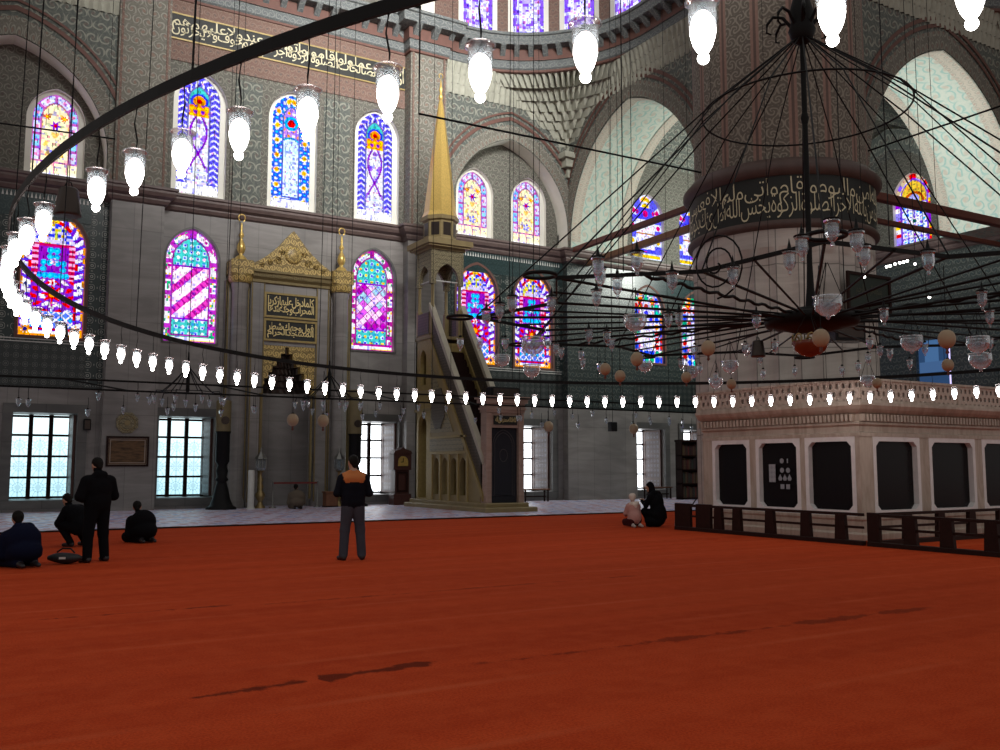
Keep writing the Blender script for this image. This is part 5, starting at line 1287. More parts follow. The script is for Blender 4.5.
fence('wooden_fence', (15.9, 17.9), (15.9, 12.35), 'low dark wooden fence along the muezzin platform, its far section', [1.5, 2.1, 3.1, 4.1, 5.0], [(0.0, 0.55), (0.75, 1.25)])
fence('wooden_fence', (15.9, 12.25), (15.9, 7.0), 'low dark wooden fence nearest the right edge of the carpet', [0.95, 1.7, 2.55, 3.6, 4.6], [(0.0, 0.28)])
fence('wooden_fence', (16.0, 12.3), (22.0, 12.3), 'low dark wooden fence crossing in front of the right hand platform windows', [1.2, 2.3, 3.4, 4.5, 5.6], [])
# ------------------------------------------------------------------ the great low chandelier
K = 0.76                         # size of the chandelier, which hangs just clear of the platform
CX, CY, CZ = 9.006, 7.638, 3.366
pol = lambda r, a, z=0.0: (r * math.cos(a), r * math.sin(a), z)
RD = math.radians
ch = thing('ring_chandelier', 'enormous black iron ring chandelier hung low over the carpet, with hub, spokes and outer hoop', 'chandelier', (CX, CY, CZ)); ch.scale = (K, K, K)
HR = 11.376
HX, HY = 0.026, 0.43
def hoop_pt(a, r=HR, dz=0.0):     # the hoop hangs a little out of level and off centre
    return (HX + r * math.cos(a), HY + r * math.sin(a), 0.155 - 0.043 * math.cos(a) - 0.160 * math.sin(a) + dz)
h = MB(); h.bar([hoop_pt(2 * PI * k / 180) for k in range(180)], 0.022, 0.085, closed=True)
h.build('outer_hoop', M['iron'], ch)
hb = MB(); hb.lathe([(0.0, 0.18), (0.22, 0.17), (0.27, 0.07), (0.60, 0.06), (0.72, 0.03), (0.74, -0.05), (0.70, -0.13), (0.45, -0.17), (0.3, -0.22), (0.0, -0.24)], n=32, cap=False)
hb.build('hub', M['iron'], ch)
rd = MB(); rd.lathe([(0.10, 0.1), (0.06, 0.5), (0.045, 0.9), (0.045, 24.0)], n=10); rd.lathe([(0.045, 3.2), (0.07, 3.3), (0.045, 3.4)], n=10)
rd.build('centre_rod', M['iron'], ch)
ap = MB(); ap.lathe([(0.05, 4.55), (0.16, 4.62), (0.22, 4.8), (0.17, 4.95), (0.20, 5.1), (0.12, 5.4), (0.05, 5.6)], n=14, cap=False)
for k in range(8):
    a = 2 * PI * k / 8
    ap.tube([pol(r, a, z) for r, z in ((0.15, 4.85), (0.30, 5.05), (0.45, 5.08), (0.55, 4.96), (0.56, 4.82), (0.48, 4.78))], [0.03, 0.028, 0.026, 0.024, 0.02, 0.012], 6)
ap.build('crown', M['iron'], ch)
sr = MB(); sr.tube([pol(1.64, 2 * PI * k / 48, 3.42) for k in range(48)], 0.016, 6, closed=True); sr.build('small_ring', M['iron'], ch)
VA = [RD(-138 + 36 * k) for k in range(10)]; MA_ = [a + RD(18) for a in VA]
star = []
for a, m in zip(VA, MA_): star += [pol(5.35, a), pol(4.4, m)]
st = MB(); st.bar(star, 0.026, 0.05, closed=True); st.build('star_ring', M['iron'], ch)
for a in VA:
    l = MB(); c = pol(5.62, a); l.tube([(c[0] + 0.20 * math.cos(t * PI / 12), c[1] + 0.20 * math.sin(t * PI / 12), 0.0) for t in range(24)], 0.024, 6, closed=True); l.build('loop', M['iron'], ch)
    c1 = MB(); c1.tube([pol(0.16, a, 4.62), pol(1.64, a, 3.42), pol(5.35, a, 0.03)], 0.013, 5); c1.build('cable', M['iron'], ch)
for a in MA_:
    c1 = MB(); c1.tube([pol(0.16, a, 4.62), pol(1.64, a, 3.42), pol(4.4, a, 0.03)], 0.011, 5); c1.build('cable', M['iron'], ch)
for a in (MA_[9], MA_[2]):
    s = MB(); pts = []
    for t in range(44):
        u = t / 43; r = 0.52 * (1 - u) ** 0.8 + 0.03; an = PI * 1.5 - u * 4.6 * PI
        c0 = pol(4.6, a); tg = 0.26 - r * math.cos(an) * 0.62; pts.append((c0[0] - tg * math.sin(a), c0[1] + tg * math.cos(a), 0.02 + r * math.sin(an) * 0.75))
    s.tube(pts, 0.012, 5); s.build('scroll', M['iron'], ch)
def star_r(a):
    d = (math.degrees(a) + 138) % 36; return 4.4 + (5.35 - 4.4) * abs(d - 18) / 18 * 0.92
for k in range(40):
    a = RD(-138 + 9 * k); R = star_r(a) - 0.02
    s = MB()
    if k % 10 == 7:      # twisted bars
        s.tube([pol(0.68 + (R - 0.68) * t / 40, a + 0.006 * math.sin(t * 1.5), 0.02 + 0.018 * math.cos(t * 1.5)) for t in range(41)], 0.024, 5)
    else: s.tube([pol(0.68, a, (-0.05, 0.0, 0.03)[k % 3]), pol(R, a, 0.0)], 0.016 if k % 2 else 0.021, 5)
    s.build('spoke', M['iron'], ch)
for k in range(24):
    a = RD(7 + 15 * k); s = MB(); s.tube([hoop_pt(a, HR, 0.03), hoop_pt(a, HR * 0.97, 22.0)], 0.008, 4); s.build('hanging_wire', M['iron'], ch)
for k in range(10):
    a = VA[k] + RD(8); s = MB(); s.tube([pol(4.9, a, 0.03), pol(4.8, a, 22.0)], 0.007, 4); s.build('thin_wire', M['iron'], ch)

# lit glass lamps under the hoop
def make_lamp(name, label, group):
    r = thing(name, label, 'lamp', (0, 0, 0), 0, group)
    m = MB(); m.tube([(0, 0, 0.0), (0.012, 0.006, -0.12), (-0.008, -0.004, -0.24), (0, 0, -0.38)], 0.006, 5); m.lathe([(0.0, -0.33), (0.022, -0.335), (0.026, -0.37), (0.0, -0.375)], n=8, cap=False); m.build('hanger', M['iron'], r)
    m = MB(); m.lathe([(0.062, -0.46), (0.066, -0.42), (0.066, -0.385), (0.062, -0.355), (0.066, -0.335), (0.080, -0.318), (0.087, -0.322), (0.086, -0.332), (0.074, -0.342), (0.067, -0.356), (0.070, -0.388), (0.070, -0.42), (0.066, -0.462)], n=18, cap=False)
    m.build('glass_rim', M['glass_rim'], r)
    m = MB(); m.lathe([(0.0, -0.372), (0.022, -0.376), (0.042, -0.395), (0.056, -0.42), (0.062, -0.45), (0.063, -0.485), (0.057, -0.515), (0.046, -0.55), (0.030, -0.578), (0.018, -0.585)], n=16, cap=False); m.build('glowing_shade', M['bulb'], r)
    m = MB(); m.ball((0, 0, -0.612), 0.030, 12, 8); m.build('glass_knob', M['bulb'], r)
    return r
ORD = ['first', 'second', 'third', 'fourth', 'fifth', 'sixth', 'seventh', 'eighth', 'ninth', 'tenth', 'eleventh', 'twelfth', 'thirteenth', 'fourteenth']
lamp0 = None
degs = []
d_ = -134.45
while d_ > -360 + 8:
    degs.append(d_); w_ = d_ + 360
    d_ -= 3.0 if (d_ > -180 or w_ > 146) else 2.8 if w_ > 97 else 2.62
degs = [d for d in degs if abs(d + 167.45) > 0.5]          # one place on the hoop is empty
for k, deg in enumerate(degs):
    dn = (deg + 180) % 360 - 180
    if k <= 11:
        lab, grp = ORD[k] + ' large lit glass lamp along the near hoop, from the top right', 'large lit lamps on the near arc of the hoop'
    elif dn > 154 or dn < 0: lab, grp = 'lit glass lamp in the bright overlapping cluster at the left end of the hoop', 'lit lamps clustered at the left end of the hoop'
    elif dn > 110: lab, grp = 'small lit glass lamp in the sloping row left of the mihrab', 'lit lamps of the sloping left row'
    elif dn > 52: lab, grp = 'small lit glass lamp in the level row before mihrab, minbar and tiled wall', 'lit lamps of the level far row'
    else: lab, grp = 'small lit glass lamp in the level row before the marble platform parapet', 'lit lamps before the platform'
    loc = hoop_pt(RD(deg)); loc = (CX + K * loc[0], CY + K * loc[1], CZ + K * (loc[2] - 0.045))
    rz = random.uniform(0, 6)
    if lamp0 is None:
        lamp0 = make_lamp('glass_lamp', lab, grp); lamp0.location = loc; lamp0.scale = (K, K, K)
    else: dup(lamp0, loc, rz, lab, grp)

# clear cut glass cups on the inner star ring
def make_cup(name, label, group, hat=True):
    r = thing(name, label, 'glass lamp', (0, 0, 0), 0, group)
    m = MB()
    if hat: m.lathe([(0.0, 0.10), (0.012, 0.04), (0.022, -0.01), (0.075, -0.03), (0.078, -0.04), (0.0, -0.045)], n=12, cap=False)
    else: m.lathe([(0.004, 0.30), (0.004, 0.02), (0.03, 0.0), (0.03, -0.02), (0.0, -0.025)], n=8, cap=False)
    m.build('iron_cap', M['iron'], r)
    m = MB(); m.lathe([(0.072, -0.045), (0.070, -0.06), (0.058, -0.075), (0.060, -0.13), (0.062, -0.155), (0.050, -0.20), (0.026, -0.23), (0.012, -0.24), (0.018, -0.255), (0.016, -0.275), (0.0, -0.285)], n=8, smooth=False, cap=False)
    m.build('glass_cup', M['glass_clear'], r)
    m = MB(); m.lathe([(0.0, -0.09), (0.035, -0.10), (0.035, -0.18), (0.0, -0.19)], n=8, cap=False, smooth=False); m.build('inner_glass', M['glass_clear'], r)
    return r
cup0 = cupB = None
NEAR = [(-6.1, -2.45), (-5.77, -2.05), (-5.91, -2.85), (-5.29, -1.74), (-5.03, -1.0), (-4.95, -2.29), (-4.57, -2.84), (-4.62, -3.67), (-4.99, -4.15), (-5.24, -4.7), (-4.72, -4.55), (-4.17, -4.2), (-3.43, -4.39), (-5.55, 0.44), (-5.45, 0.97), (-5.69, -0.1), (-5.26, -0.36), (-0.91, -3.4), (-2.2, -4.6), (-1.6, -5.3), (-0.9, -5.6)]
INNER = [(-1.97, -0.7), (-3.04, -0.27), (0.84, 4.0), (-0.88, -1.98), (-3.16, 1.69), (0.53, -2.62), (-3.29, 3.04), (-2.78, 1.72), (-3.11, -0.12)]
LOWC = [(-2.99, 2.7), (-2.45, 2.88), (-1.77, 3.76), (-3.37, 2.3), (-0.96, 4.31), (-2.98, 1.34), (-1.26, 1.34), (0.54, 1.62), (2.65, 3.53), (-0.53, 0.29), (0.45, -0.73), (2.18, 0.63), (1.86, -0.05), (3.55, 0.77), (-0.75, 0.72), (3.54, 2.28), (1.36, -0.23), (3.17, 1.61), (0.83, 3.45), (2.28, 4.52), (-0.52, 0.9), (2.73, 2.77), (1.75, -0.78), (2.05, -1.69), (-4.4, 2.19), (-3.8, 2.56), (-3.83, 1.85), (-4.74, 2.39), (-5.0, 2.55)]
for k, (x, y) in enumerate(NEAR + INNER + LOWC):
    i = 0 if k < len(NEAR) else 1 if k < len(NEAR) + len(INNER) else 2
    if i == 0:
        sect = 'left of the pier' if y > -3 and x < -4.4 else 'in front of the pier'
        lab, grp = 'clear glass cup lamp on the star ring, ' + sect, 'capped glass cups ' + sect
    elif i == 1: lab, grp = 'clear glass cup lamp hanging among the spokes near the chandelier hub', 'glass cups among the spokes'
    else:
        sect = 'left of the pier' if x < -0.9 and y > 1.2 else 'under the chandelier hub' if x < 1.6 else 'at the right end'
        lab, grp = 'small clear glass cup hanging lowest in the inner chandelier, ' + sect, 'lowest small glass cups ' + sect
    z = {0: CZ - 0.16 * K, 1: CZ - 0.16 * K, 2: CZ - 0.34 * K}[i]; x *= K; y *= K
    if i < 2:
        if cup0 is None: cup0 = make_cup('glass_cup_lamp', lab, grp); r = cup0; r.location = (CX + x, CY + y, z); r.scale = (K, K, K)
        else: r = dup(cup0, (CX + x, CY + y, z), k * 0.7, lab, grp)
    else:
        if cupB is None: cupB = make_cup('hanging_glass_cup', lab, grp, False); r = cupB; r.location = (CX + x, CY + y, z)
        else: r = dup(cupB, (CX + x, CY + y, z), k * 0.7, lab, grp)
        s = 0.85 * K; r.scale = (s, s, s)

def make_bowl():
    r = thing('glass_bowl_lamp', 'x', 'glass lamp', (0, 0, 0), 0, 'clear glass bowls of the inner chandelier')
    m = MB(); m.lathe([(0.135, 0.06), (0.15, 0.075), (0.14, 0.05), (0.145, -0.01), (0.12, -0.07), (0.07, -0.115), (0.02, -0.13), (0.022, -0.15), (0.0, -0.165)], n=18, cap=False); m.build('glass_bowl', M['glass_clear'], r)
    m = MB(); m.lathe([(0.0, 0.02), (0.09, 0.0), (0.06, -0.06), (0.0, -0.07)], n=10, cap=False); m.build('inner_glass', M['glass_clear'], r)
    m = MB()
    for k in range(3):
        a = 2 * PI * k / 3; m.tube([(0.14 * math.cos(a), 0.14 * math.sin(a), 0.06), (0.01 * math.cos(a), 0.01 * math.sin(a), 0.42)], 0.005, 4)
    m.build('hanging_wire', M['iron'], r)
    return r
bowl0 = None
for k, (x, y, s, lab) in enumerate([(-4.2, -0.72, 1.05, 'large clear glass bowl hanging before the red and green squared window'), (-3.12, -2.89, 1.15, 'large clear glass globe bowl just right of the chandelier rod'),
        (-2.05, 5.06, 1.2, 'clear glass bowl below the second petal window'), (-3.45, 3.86, 1.0, 'clear glass bowl between the two petal windows'), (0.88, 3.76, 1.1, 'clear glass bowl at the left edge of the platform parapet'),
        (-0.64, 3.35, 0.95, 'clear glass bowl beside the ostrich eggs left of the pier'), (0.72, 2.53, 1.1, 'clear glass bowl hanging before the left part of the fluted pier'),
        (5.4, 3.11, 1.1, 'clear glass bowl above the middle of the platform parapet'), (0.67, -1.3, 1.15, 'clear glass bowl before the dim blue window'), (1.64, -1.75, 1.2, 'upper clear glass bowl at the far right of the chandelier'),
        (3.76, -0.47, 1.35, 'lower clear glass bowl at the far right of the chandelier'), (2.6, -1.9, 1.25, 'clear glass bowl cut by the right edge of the picture'), (-4.11, 1.84, 1.3, 'clear glass bowl in front of the second petal window'), (2.94, 5.2, 1.1, 'clear glass bowl at the corner of the parapet, lowest on the left')]):
    loc = (CX + K * x, CY + K * y, CZ - 0.48 * K); s *= K
    if bowl0 is None: bowl0 = make_bowl(); r = bowl0; r.location = loc; r['label'] = lab
    else: r = dup(bowl0, loc, k, lab)
    r.scale = (s, s, s)
def make_egg():
    r = thing('ostrich_egg', 'x', 'hanging egg', (0, 0, 0), 0, 'tan ostrich eggs in the chandelier')
    m = MB(); m.ball((0, 0, 0), 0.092, 16, 12, sz=1.12); m.build('shell', M['egg'], r)
    m = MB(); m.tube([(0, 0, 0.09), (0, 0, 0.80)], 0.005, 4); m.lathe([(0.0, 0.12), (0.02, 0.115), (0.03, 0.095), (0.0, 0.09)], n=8, cap=False); m.build('hanging_cord', M['iron'], r)
    m = MB(); m.lathe([(0.0, -0.09), (0.022, -0.10), (0.012, -0.12), (0.022, -0.15), (0.0, -0.17)], n=8, cap=False); m.build('tassel', M['wood_red'], r)
    return r
egg0 = None
for k, (x, y, s, lab) in enumerate([(-3.39, -1.2, 1.0, 'tan ostrich egg hanging before the left half of the fluted pier'), (-2.9, -2.59, 1.1, 'tan ostrich egg hanging right by the amber bowl'), (-1.53, -3.31, 1.12, 'tan ostrich egg hanging highest at the right side'),
        (1.16, -1.55, 0.95, 'tan ostrich egg hanging below another at the right side'), (-3.38, 0.25, 1.0, 'tan ostrich egg before the lower part of the squared window'), (-2.93, 1.58, 0.95, 'tan ostrich egg hanging leftmost, over the tiled dado'),
        (-2.01, 2.37, 1.0, 'tan ostrich egg hanging lowest left of the squared window'), (-0.9, 1.95, 0.95, 'tan ostrich egg below and right of the squared window'), (0.73, 2.52, 0.95, 'tan ostrich egg above the parapet at the left of the pier'), (2.88, 0.99, 0.95, 'tan ostrich egg above the middle of the parapet')]):
    loc = (CX + K * x, CY + K * y, CZ - 0.83 * K); s *= K
    if egg0 is None: egg0 = make_egg(); r = egg0; r.location = loc; r['label'] = lab
    else: r = dup(egg0, loc, 0, lab)
    r.scale = (s, s, s)
# amber bowl below the hub
am = thing('amber_bowl', 'dark amber and gold bowl hanging under the chandelier hub', 'hanging bowl', (CX - 0.75 * K, CY - 0.6 * K, CZ - 0.51 * K)); am.scale = (K, K, K)
m = MB(); m.lathe([(0.26, 0.02), (0.27, -0.02), (0.22, -0.12), (0.13, -0.19), (0.0, -0.22)], n=20, cap=False); m.build('bowl', plain('amber_glass', (0.16, 0.032, 0.012), 0.25), am)
m = MB()
for k in range(8): a = 2 * PI * k / 8; m.tube([(0.25 * math.cos(a) + 0.06 * math.cos(t * PI / 4) * -math.sin(a), 0.25 * math.sin(a) + 0.06 * math.cos(t * PI / 4) * math.cos(a), 0.05 + 0.07 * math.sin(t * PI / 4)) for t in range(8)], 0.014, 5, closed=True)
m.build('gilt_collar', M['gold_line'], am)
m = MB()
for k in range(3): a = 2 * PI * k / 3; m.tube([(0.25 * math.cos(a), 0.25 * math.sin(a), 0.08), (0.05 * math.cos(a), 0.05 * math.sin(a), 0.42)], 0.007, 4)
m.build('hanging_chain', M['iron'], am)
def bell(name, loc, s, label, wire=8.0):
    r = thing(name, label, 'loudspeaker', loc); m = MB(); m.lathe([(0.0, 0.17), (0.09, 0.165), (0.11, 0.14), (0.15, -0.14), (0.155, -0.17), (0.14, -0.18), (0.0, -0.16)], n=24, cap=False); m.build('housing', M['bronze'], r)
    m = MB(); m.tube([(0, 0, 0.16), (0, 0, wire / s)], 0.007, 4); m.tube([(-0.05, 0, 0.16), (-0.02, 0, 0.24), (0.02, 0, 0.24), (0.05, 0, 0.16)], 0.008, 5); m.build('suspension_wire', M['iron'], r)
    r.scale = (s, s, s); return r
bell('hanging_loudspeaker', (1.29, 13.2, 5.05), 1.10, 'large dark bell shaped loudspeaker hanging at the upper left by the lamps')
bell('hanging_loudspeaker', (2.05, 21.0, 4.38), 0.85, 'small dark bell shaped loudspeaker below the petal window at left')
bell('hanging_loudspeaker', (CX - 0.9 * K, CY + 0.3 * K, CZ - 0.51 * K), 0.57, 'small black bell shaped loudspeaker left of the amber bowl', 0.5)

# long iron rails with tiny lamps in front of the window wall
for Y, lab in ((26.0, 'long straight iron rail with tiny glass lamps, the nearer of two'), (27.3, 'long straight iron rail with tiny glass lamps, the farther of two')):
    r = thing('lamp_rail', lab, 'lamp rail', (10, Y, 3.8 if Y < 27 else 3.65)); 
    m = MB(); m.bar([(-22, 0, 0), (16.5, 0, 0)], 0.03, 0.05); m.build('rail_bar', M['iron'], r)
    for k in range(11):
        x = -20 + 3.4 * k; m = MB(); m.tube([(x, 0, 0), (x, 0, 18)], 0.008, 4); m.build('hanging_wire', M['iron'], r)
m_ = thing('cross_rail', 'short iron cross rails joining the two long lamp rails', 'lamp rail', (10, 26.65, 3.725))
for x in (-6.5, -2.6, 1.8, 4.6):
    m = MB(); m.bar([(x - 0.9, -0.65, 0.07), (x, 0, 0.0), (x + 0.9, 0.65, -0.07)], 0.025, 0.04); m.build('rail_bar', M['iron'], m_)
def tiny_lamp(label, group):
    r = thing('tiny_glass_lamp', label, 'glass lamp', (0, 0, 0), 0, group)
    m = MB(); m.tube([(0, 0, 0), (0.01, 0, -0.15), (0, 0, -0.3)], 0.008, 4); m.lathe([(0.0, -0.28), (0.035, -0.3), (0.0, -0.33)], n=8, cap=False); m.build('hanger', M['iron'], r)
    m = MB(); m.lathe([(0.075, -0.33), (0.06, -0.36), (0.055, -0.44), (0.03, -0.5), (0.0, -0.54)], n=8, cap=False, smooth=False); m.build('glass_cup', M['glass_clear'], r)
    return r
t0 = None
rnd_ = random.Random(5)
for Y in (26.0, 27.3):
    for k in range(34):
        x = -1.5 + k * 0.84 + rnd_.uniform(-0.3, 0.3)
        if k % 7 == 5: continue
        if not -1 < x < 26.5: continue
        drop = rnd_.choice((0.0, 0.0, 0.12, 0.22))
        z = (3.8 if Y < 27 else 3.65) - drop
        lab = 'tiny clear glass lamp on the %s long rail, %s' % ('nearer' if Y < 27 else 'farther', 'left of the mihrab' if x < 8.8 else 'before the mihrab' if x < 14.5 else 'before the minbar' if x < 19 else 'right of the minbar')
        grp = lab.replace('tiny clear glass lamp', 'tiny lamps')
        if t0 is None: t0 = tiny_lamp(lab, grp); t0.location = (x, Y, z)
        else: dup(t0, (x, Y, z), k, lab, grp)
def small_ch(x, y, label):
    r = thing('small_chandelier', label, 'chandelier', (x, y, 3.75))
    m = MB(); m.lathe([(0.04, -0.12), (0.06, -0.05), (0.05, 0.0), (0.06, 0.6), (0.035, 0.7), (0.02, 1.0)], n=8); m.tube([(0, 0, 1.0), (0, 0, 18)], 0.012, 4); m.build('stem', M['iron'], r)
    for k in range(9):
        a = 2 * PI * k / 9; m = MB(); m.tube([pol(0.05, a, 0.55), pol(0.35, a, 0.2), pol(0.7, a, -0.12), pol(0.95, a, -0.12), pol(1.0, a, -0.25)], 0.014, 5); ar_ = m.build('arm', M['iron'], r)
        m = MB(); c = pol(1.0, a, 0); m.lathe([(0.085, -0.27), (0.06, -0.31), (0.055, -0.40), (0.02, -0.47), (0.0, -0.5)], c, n=8, cap=False, smooth=False); m.build('glass_cup', M['glass_clear'], ar_)
    m = MB(); m.tube([pol(0.7, 2 * PI * k / 24, -0.12) for k in range(24)], 0.012, 5, closed=True); m.build('ring', M['iron'], r)
    return r
small_ch(5.85, 26.65, 'small iron chandelier with glass cups, hanging before the window left of the mihrab')
small_ch(10.0, 26.65, 'small iron chandelier with glass cups, hanging before the mihrab niche')
e2 = make_egg; 
for x, lab in ((9.0, 'tan ostrich egg hanging before the left of the mihrab niche'), (9.95, 'tan ostrich egg hanging before the middle of the mihrab niche'), (18.2, 'tan ostrich egg hanging before the left jamb of the minbar portal'), (22.0, 'tan ostrich egg hanging before the window right of the minbar portal')):
    r = dup(egg0, (x, 27.0, 2.95), 0, lab, 'tan ostrich eggs on the far rails'); r.scale = (1.9, 1.9, 1.9)

# tie beams and rods of the great arches
def beam(name, p0, p1, s, mat, label):
    a = Vector(p0); b_ = Vector(p1); d = b_ - a; L = d.length
    r = MB(); ax = Vector((-d.y, d.x, 0)).normalized() * s / 2; z = Vector((0, 0, s / 2))
    rows = [[p + ax * u + z * v for u, v in ((1, 0.86), (0.86, 1), (-0.86, 1), (-1, 0.86), (-1, -0.86), (-0.86, -1), (0.86, -1), (1, -0.86))] for p in (a, b_)]
    r.grid(rows, cv=True, smooth=False); r.face(rows[0]); r.face(rows[1][::-1])
    return tag(r.build(name, M[mat]), label, 'beam', kind='structure')
beam('beam_upper_left', (25.3, 24.3, 11.95), (25.3, 36.0, 11.75), 0.24, 'wood_red', 'upper red wooden tie beam left of the pier')
beam('beam_lower_left', (26.3, 24.0, 11.5), (26.3, 36.0, 11.3), 0.28, 'wood_tan', 'lower tan wooden tie beam left of the pier')
beam('beam_upper_right', (26.8, 21.0, 11.2), (38.4, 21.0, 11.3), 0.30, 'wood_red', 'upper red wooden tie beam right of the pier')
beam('beam_lower_right', (26.8, 21.6, 10.55), (38.4, 21.6, 10.65), 0.18, 'wood_red', 'lower red wooden tie beam right of the pier')
ROD1 = ((21.2, 22.35, 11.28), (10.9, 22.5, 11.28)); ROD2 = ((26.45, 19.95, 12.2), (26.45, 2.0, 12.2)); ROD3 = ((0.9, 21.9, 8.6), (4.85, 35.45, 13.5))
def rod(name, p0, p1, r, label):
    m = MB(); m.tube([p0, p1], r, 6)
    if p1[0] == 10.9: m.tube([p1, (p1[0], p1[1], 26.0)], r * 0.5, 5)
    return tag(m.build(name, M['iron']), label, 'tie rod')
rod('iron_tie_rod', ROD1[0], ROD1[1], 0.03, 'thin iron tie rod running left from the pier above the writing band')
rod('iron_tie_rod', ROD2[0], ROD2[1], 0.03, 'thin iron tie rod right of the pier')
rod('iron_tie_rod', (-4.0, 34.4, 12.8), (4.9, 35.3, 13.4), 0.03, 'thin iron tie rod crossing the arched window at the upper left')
# ------------------------------------------------------------------ things along the wall
def ring_frame(mb, x0, x1, z0, z1, w, y0, y1, mi=0): mb.prism(rect(x0, x1, z0, z1), 'Y', y0, y1, holes=[rect(x0 + w, x1 - w, z0 + w, z1 - w)], mi=mi)
r = thing('framed_rug', 'framed brown prayer rug on the grey pilaster left of the mihrab', 'framed rug', (5.77, 35.5, 1.56))
m = MB(); m.box(-0.68, 0.68, -0.03, -0.005, 0.04, 1.04); t_ = NT('brown_rug'); n_ = t_.noise(t_.vscale(t_.uv(), (1, 4, 1)), 2.2, 4)
m.build('rug', t_.bsdf(t_.ramp(n_, [(0.3, (0.035, 0.02, 0.012)), (0.55, (0.16, 0.09, 0.045)), (0.75, (0.07, 0.04, 0.02))]), 0.9), r)
m = MB(); ring_frame(m, -0.72, 0.72, 0.0, 1.08, 0.07, -0.07, 0.0); m.build('frame', M['wood_dark'], r)
m = MB(); ring_frame(m, -0.60, 0.60, 0.12, 0.96, 0.03, -0.045, -0.025); ring_frame(m, -0.66, 0.66, 0.07, 1.01, 0.018, -0.045, -0.025); m.build('pale_border', plain('faded_rug_border', (0.34, 0.27, 0.22), 0.9), r)
r = thing('wall_medallion', 'round carved stone medallion above the framed rug', 'medallion', (5.72, 35.5, 3.12))
m = MB(); oc = [(0.40 * math.cos(PI / 8 + k * PI / 4), 0.40 * math.sin(PI / 8 + k * PI / 4)) for k in range(8)]; m.prism(oc, 'Y', -0.06, 0.0); m.build('disc', M['carve_stone'], r)
m = MB(); m.prism([(0.10 * math.cos(k * PI / 8), 0.10 * math.sin(k * PI / 8)) for k in range(16)], 'Y', -0.09, -0.05); m.tube([(0.27 * math.cos(k * PI / 12), -0.065, 0.27 * math.sin(k * PI / 12)) for k in range(24)], 0.02, 5, closed=True); m.build('boss', M['marble_minbar'], r)
r = thing('wall_speaker', 'small black wall speaker beside the far left floor window', 'speaker', (4.45, 36.0, 3.05)); m = MB(); m.bbox(-0.12, 0.12, -0.22, 0.0, -0.2, 0.2, 0.03); m.build('housing', M['black'], r); m = MB(); m.box(-0.09, 0.09, -0.235, -0.22, -0.16, 0.14); m.build('grille', M['bronze'], r)

def candle(x, y, h1, h2, label):
    r = thing('giant_candlestick', label, 'candlestick', (x, y, 0), 0, 'giant candlesticks flanking the mihrab')
    m = MB(); m.lathe([(0.55, 0.0), (0.55, 0.07), (0.42, 0.14), (0.32, 0.36), (0.25, 0.70), (0.20, 0.90), (0.16, 1.0), (0.24, 1.08), (0.17, 1.18), (0.22, 1.4), (0.16, 1.6), (0.25, 1.75), (0.25, h1 - 0.1), (0.29, h1)], n=24); m.build('stand', M['black'], r)
    m = MB(); m.lathe([(0.27, h1), (0.27, h2 - 0.05), (0.24, h2), (0.0, h2 + 0.02)], n=24, cap=False); c = m.build('candle', plain('old_candle_wax', (0.17, 0.135, 0.065), 0.6, 0, 0.2), r)
    m = MB(); m.prism([(0.15 * math.cos(k * PI / 8), 0.15 * math.sin(k * PI / 8) + h1 + 0.4) for k in range(16)], 'Y', -0.29, -0.24); m.build('medallion', M['bronze'], c)
    return r
candle(8.95, 34.75, 2.85, 4.0, 'giant bronze candlestick with thick candle left of the mihrab')
candle(14.15, 34.75, 2.85, 4.6, 'giant bronze candlestick with thick candle right of the mihrab')
def lantern(x, y, label):
    r = thing('standing_lantern', label, 'lantern', (x, y, 0), 0, 'standing lanterns beside the niche')
    m = MB(); m.lathe([(0.20, 0), (0.20, 0.06), (0.12, 0.12), (0.08, 0.25), (0.16, 0.38), (0.20, 0.5), (0.08, 0.68), (0.13, 0.8), (0.07, 0.95), (0.11, 1.06), (0.05, 1.2), (0.05, 1.32), (0.16, 1.4)], n=14); m.build('stand', M['brass'], r)
    m = MB(); m.lathe([(0.14, 1.40), (0.21, 1.5), (0.21, 1.78), (0.15, 1.86)], n=8, smooth=False); m.build('glass_case', M['glass_clear'], r)
    m = MB(); m.lathe([(0.24, 1.84), (0.22, 1.9), (0.12, 2.02), (0.06, 2.1), (0.05, 2.18), (0.0, 2.3)], n=8, smooth=False, cap=False)
    for k in range(8): a = 2 * PI * k / 8; m.tube([(0.21 * math.cos(a), 0.21 * math.sin(a), 1.5), (0.21 * math.cos(a), 0.21 * math.sin(a), 1.8)], 0.014, 4)
    m.build('lantern_top', M['silver'], r)
lantern(10.45, 34.95, 'tall standing lantern with silver top left of the niche'); lantern(13.58, 34.95, 'tall standing lantern with silver top right of the niche')
r = thing('white_post', 'slim white post standing by the left mihrab column', 'post', (9.98, 34.55, 0)); m = MB(); m.lathe([(0.12, 0.0), (0.12, 1.40), (0.10, 1.43)], n=16); m.build('tube', M['white'], r); m = MB(); m.lathe([(0.16, 0), (0.16, 0.04), (0.12, 0.05)], n=16); m.build('foot', M['white'], r)
r = thing('rope_barrier', 'low red barrier on two posts across the mihrab niche', 'barrier', (11.8, 34.9, 0))
for s in (-1, 1):
    m = MB(); m.lathe([(0.14, 0), (0.14, 0.04), (0.03, 0.07), (0.028, 0.98), (0.045, 1.0), (0.0, 1.04)], (s * 0.88, 0, 0), 12, cap=False); m.build('post', M['silver'], r)
m = MB(); m.box(-0.88, 0.88, -0.02, 0.02, 0.90, 0.97); m.build('belt', plain('red_belt', (0.16, 0.02, 0.018), 0.7), r)
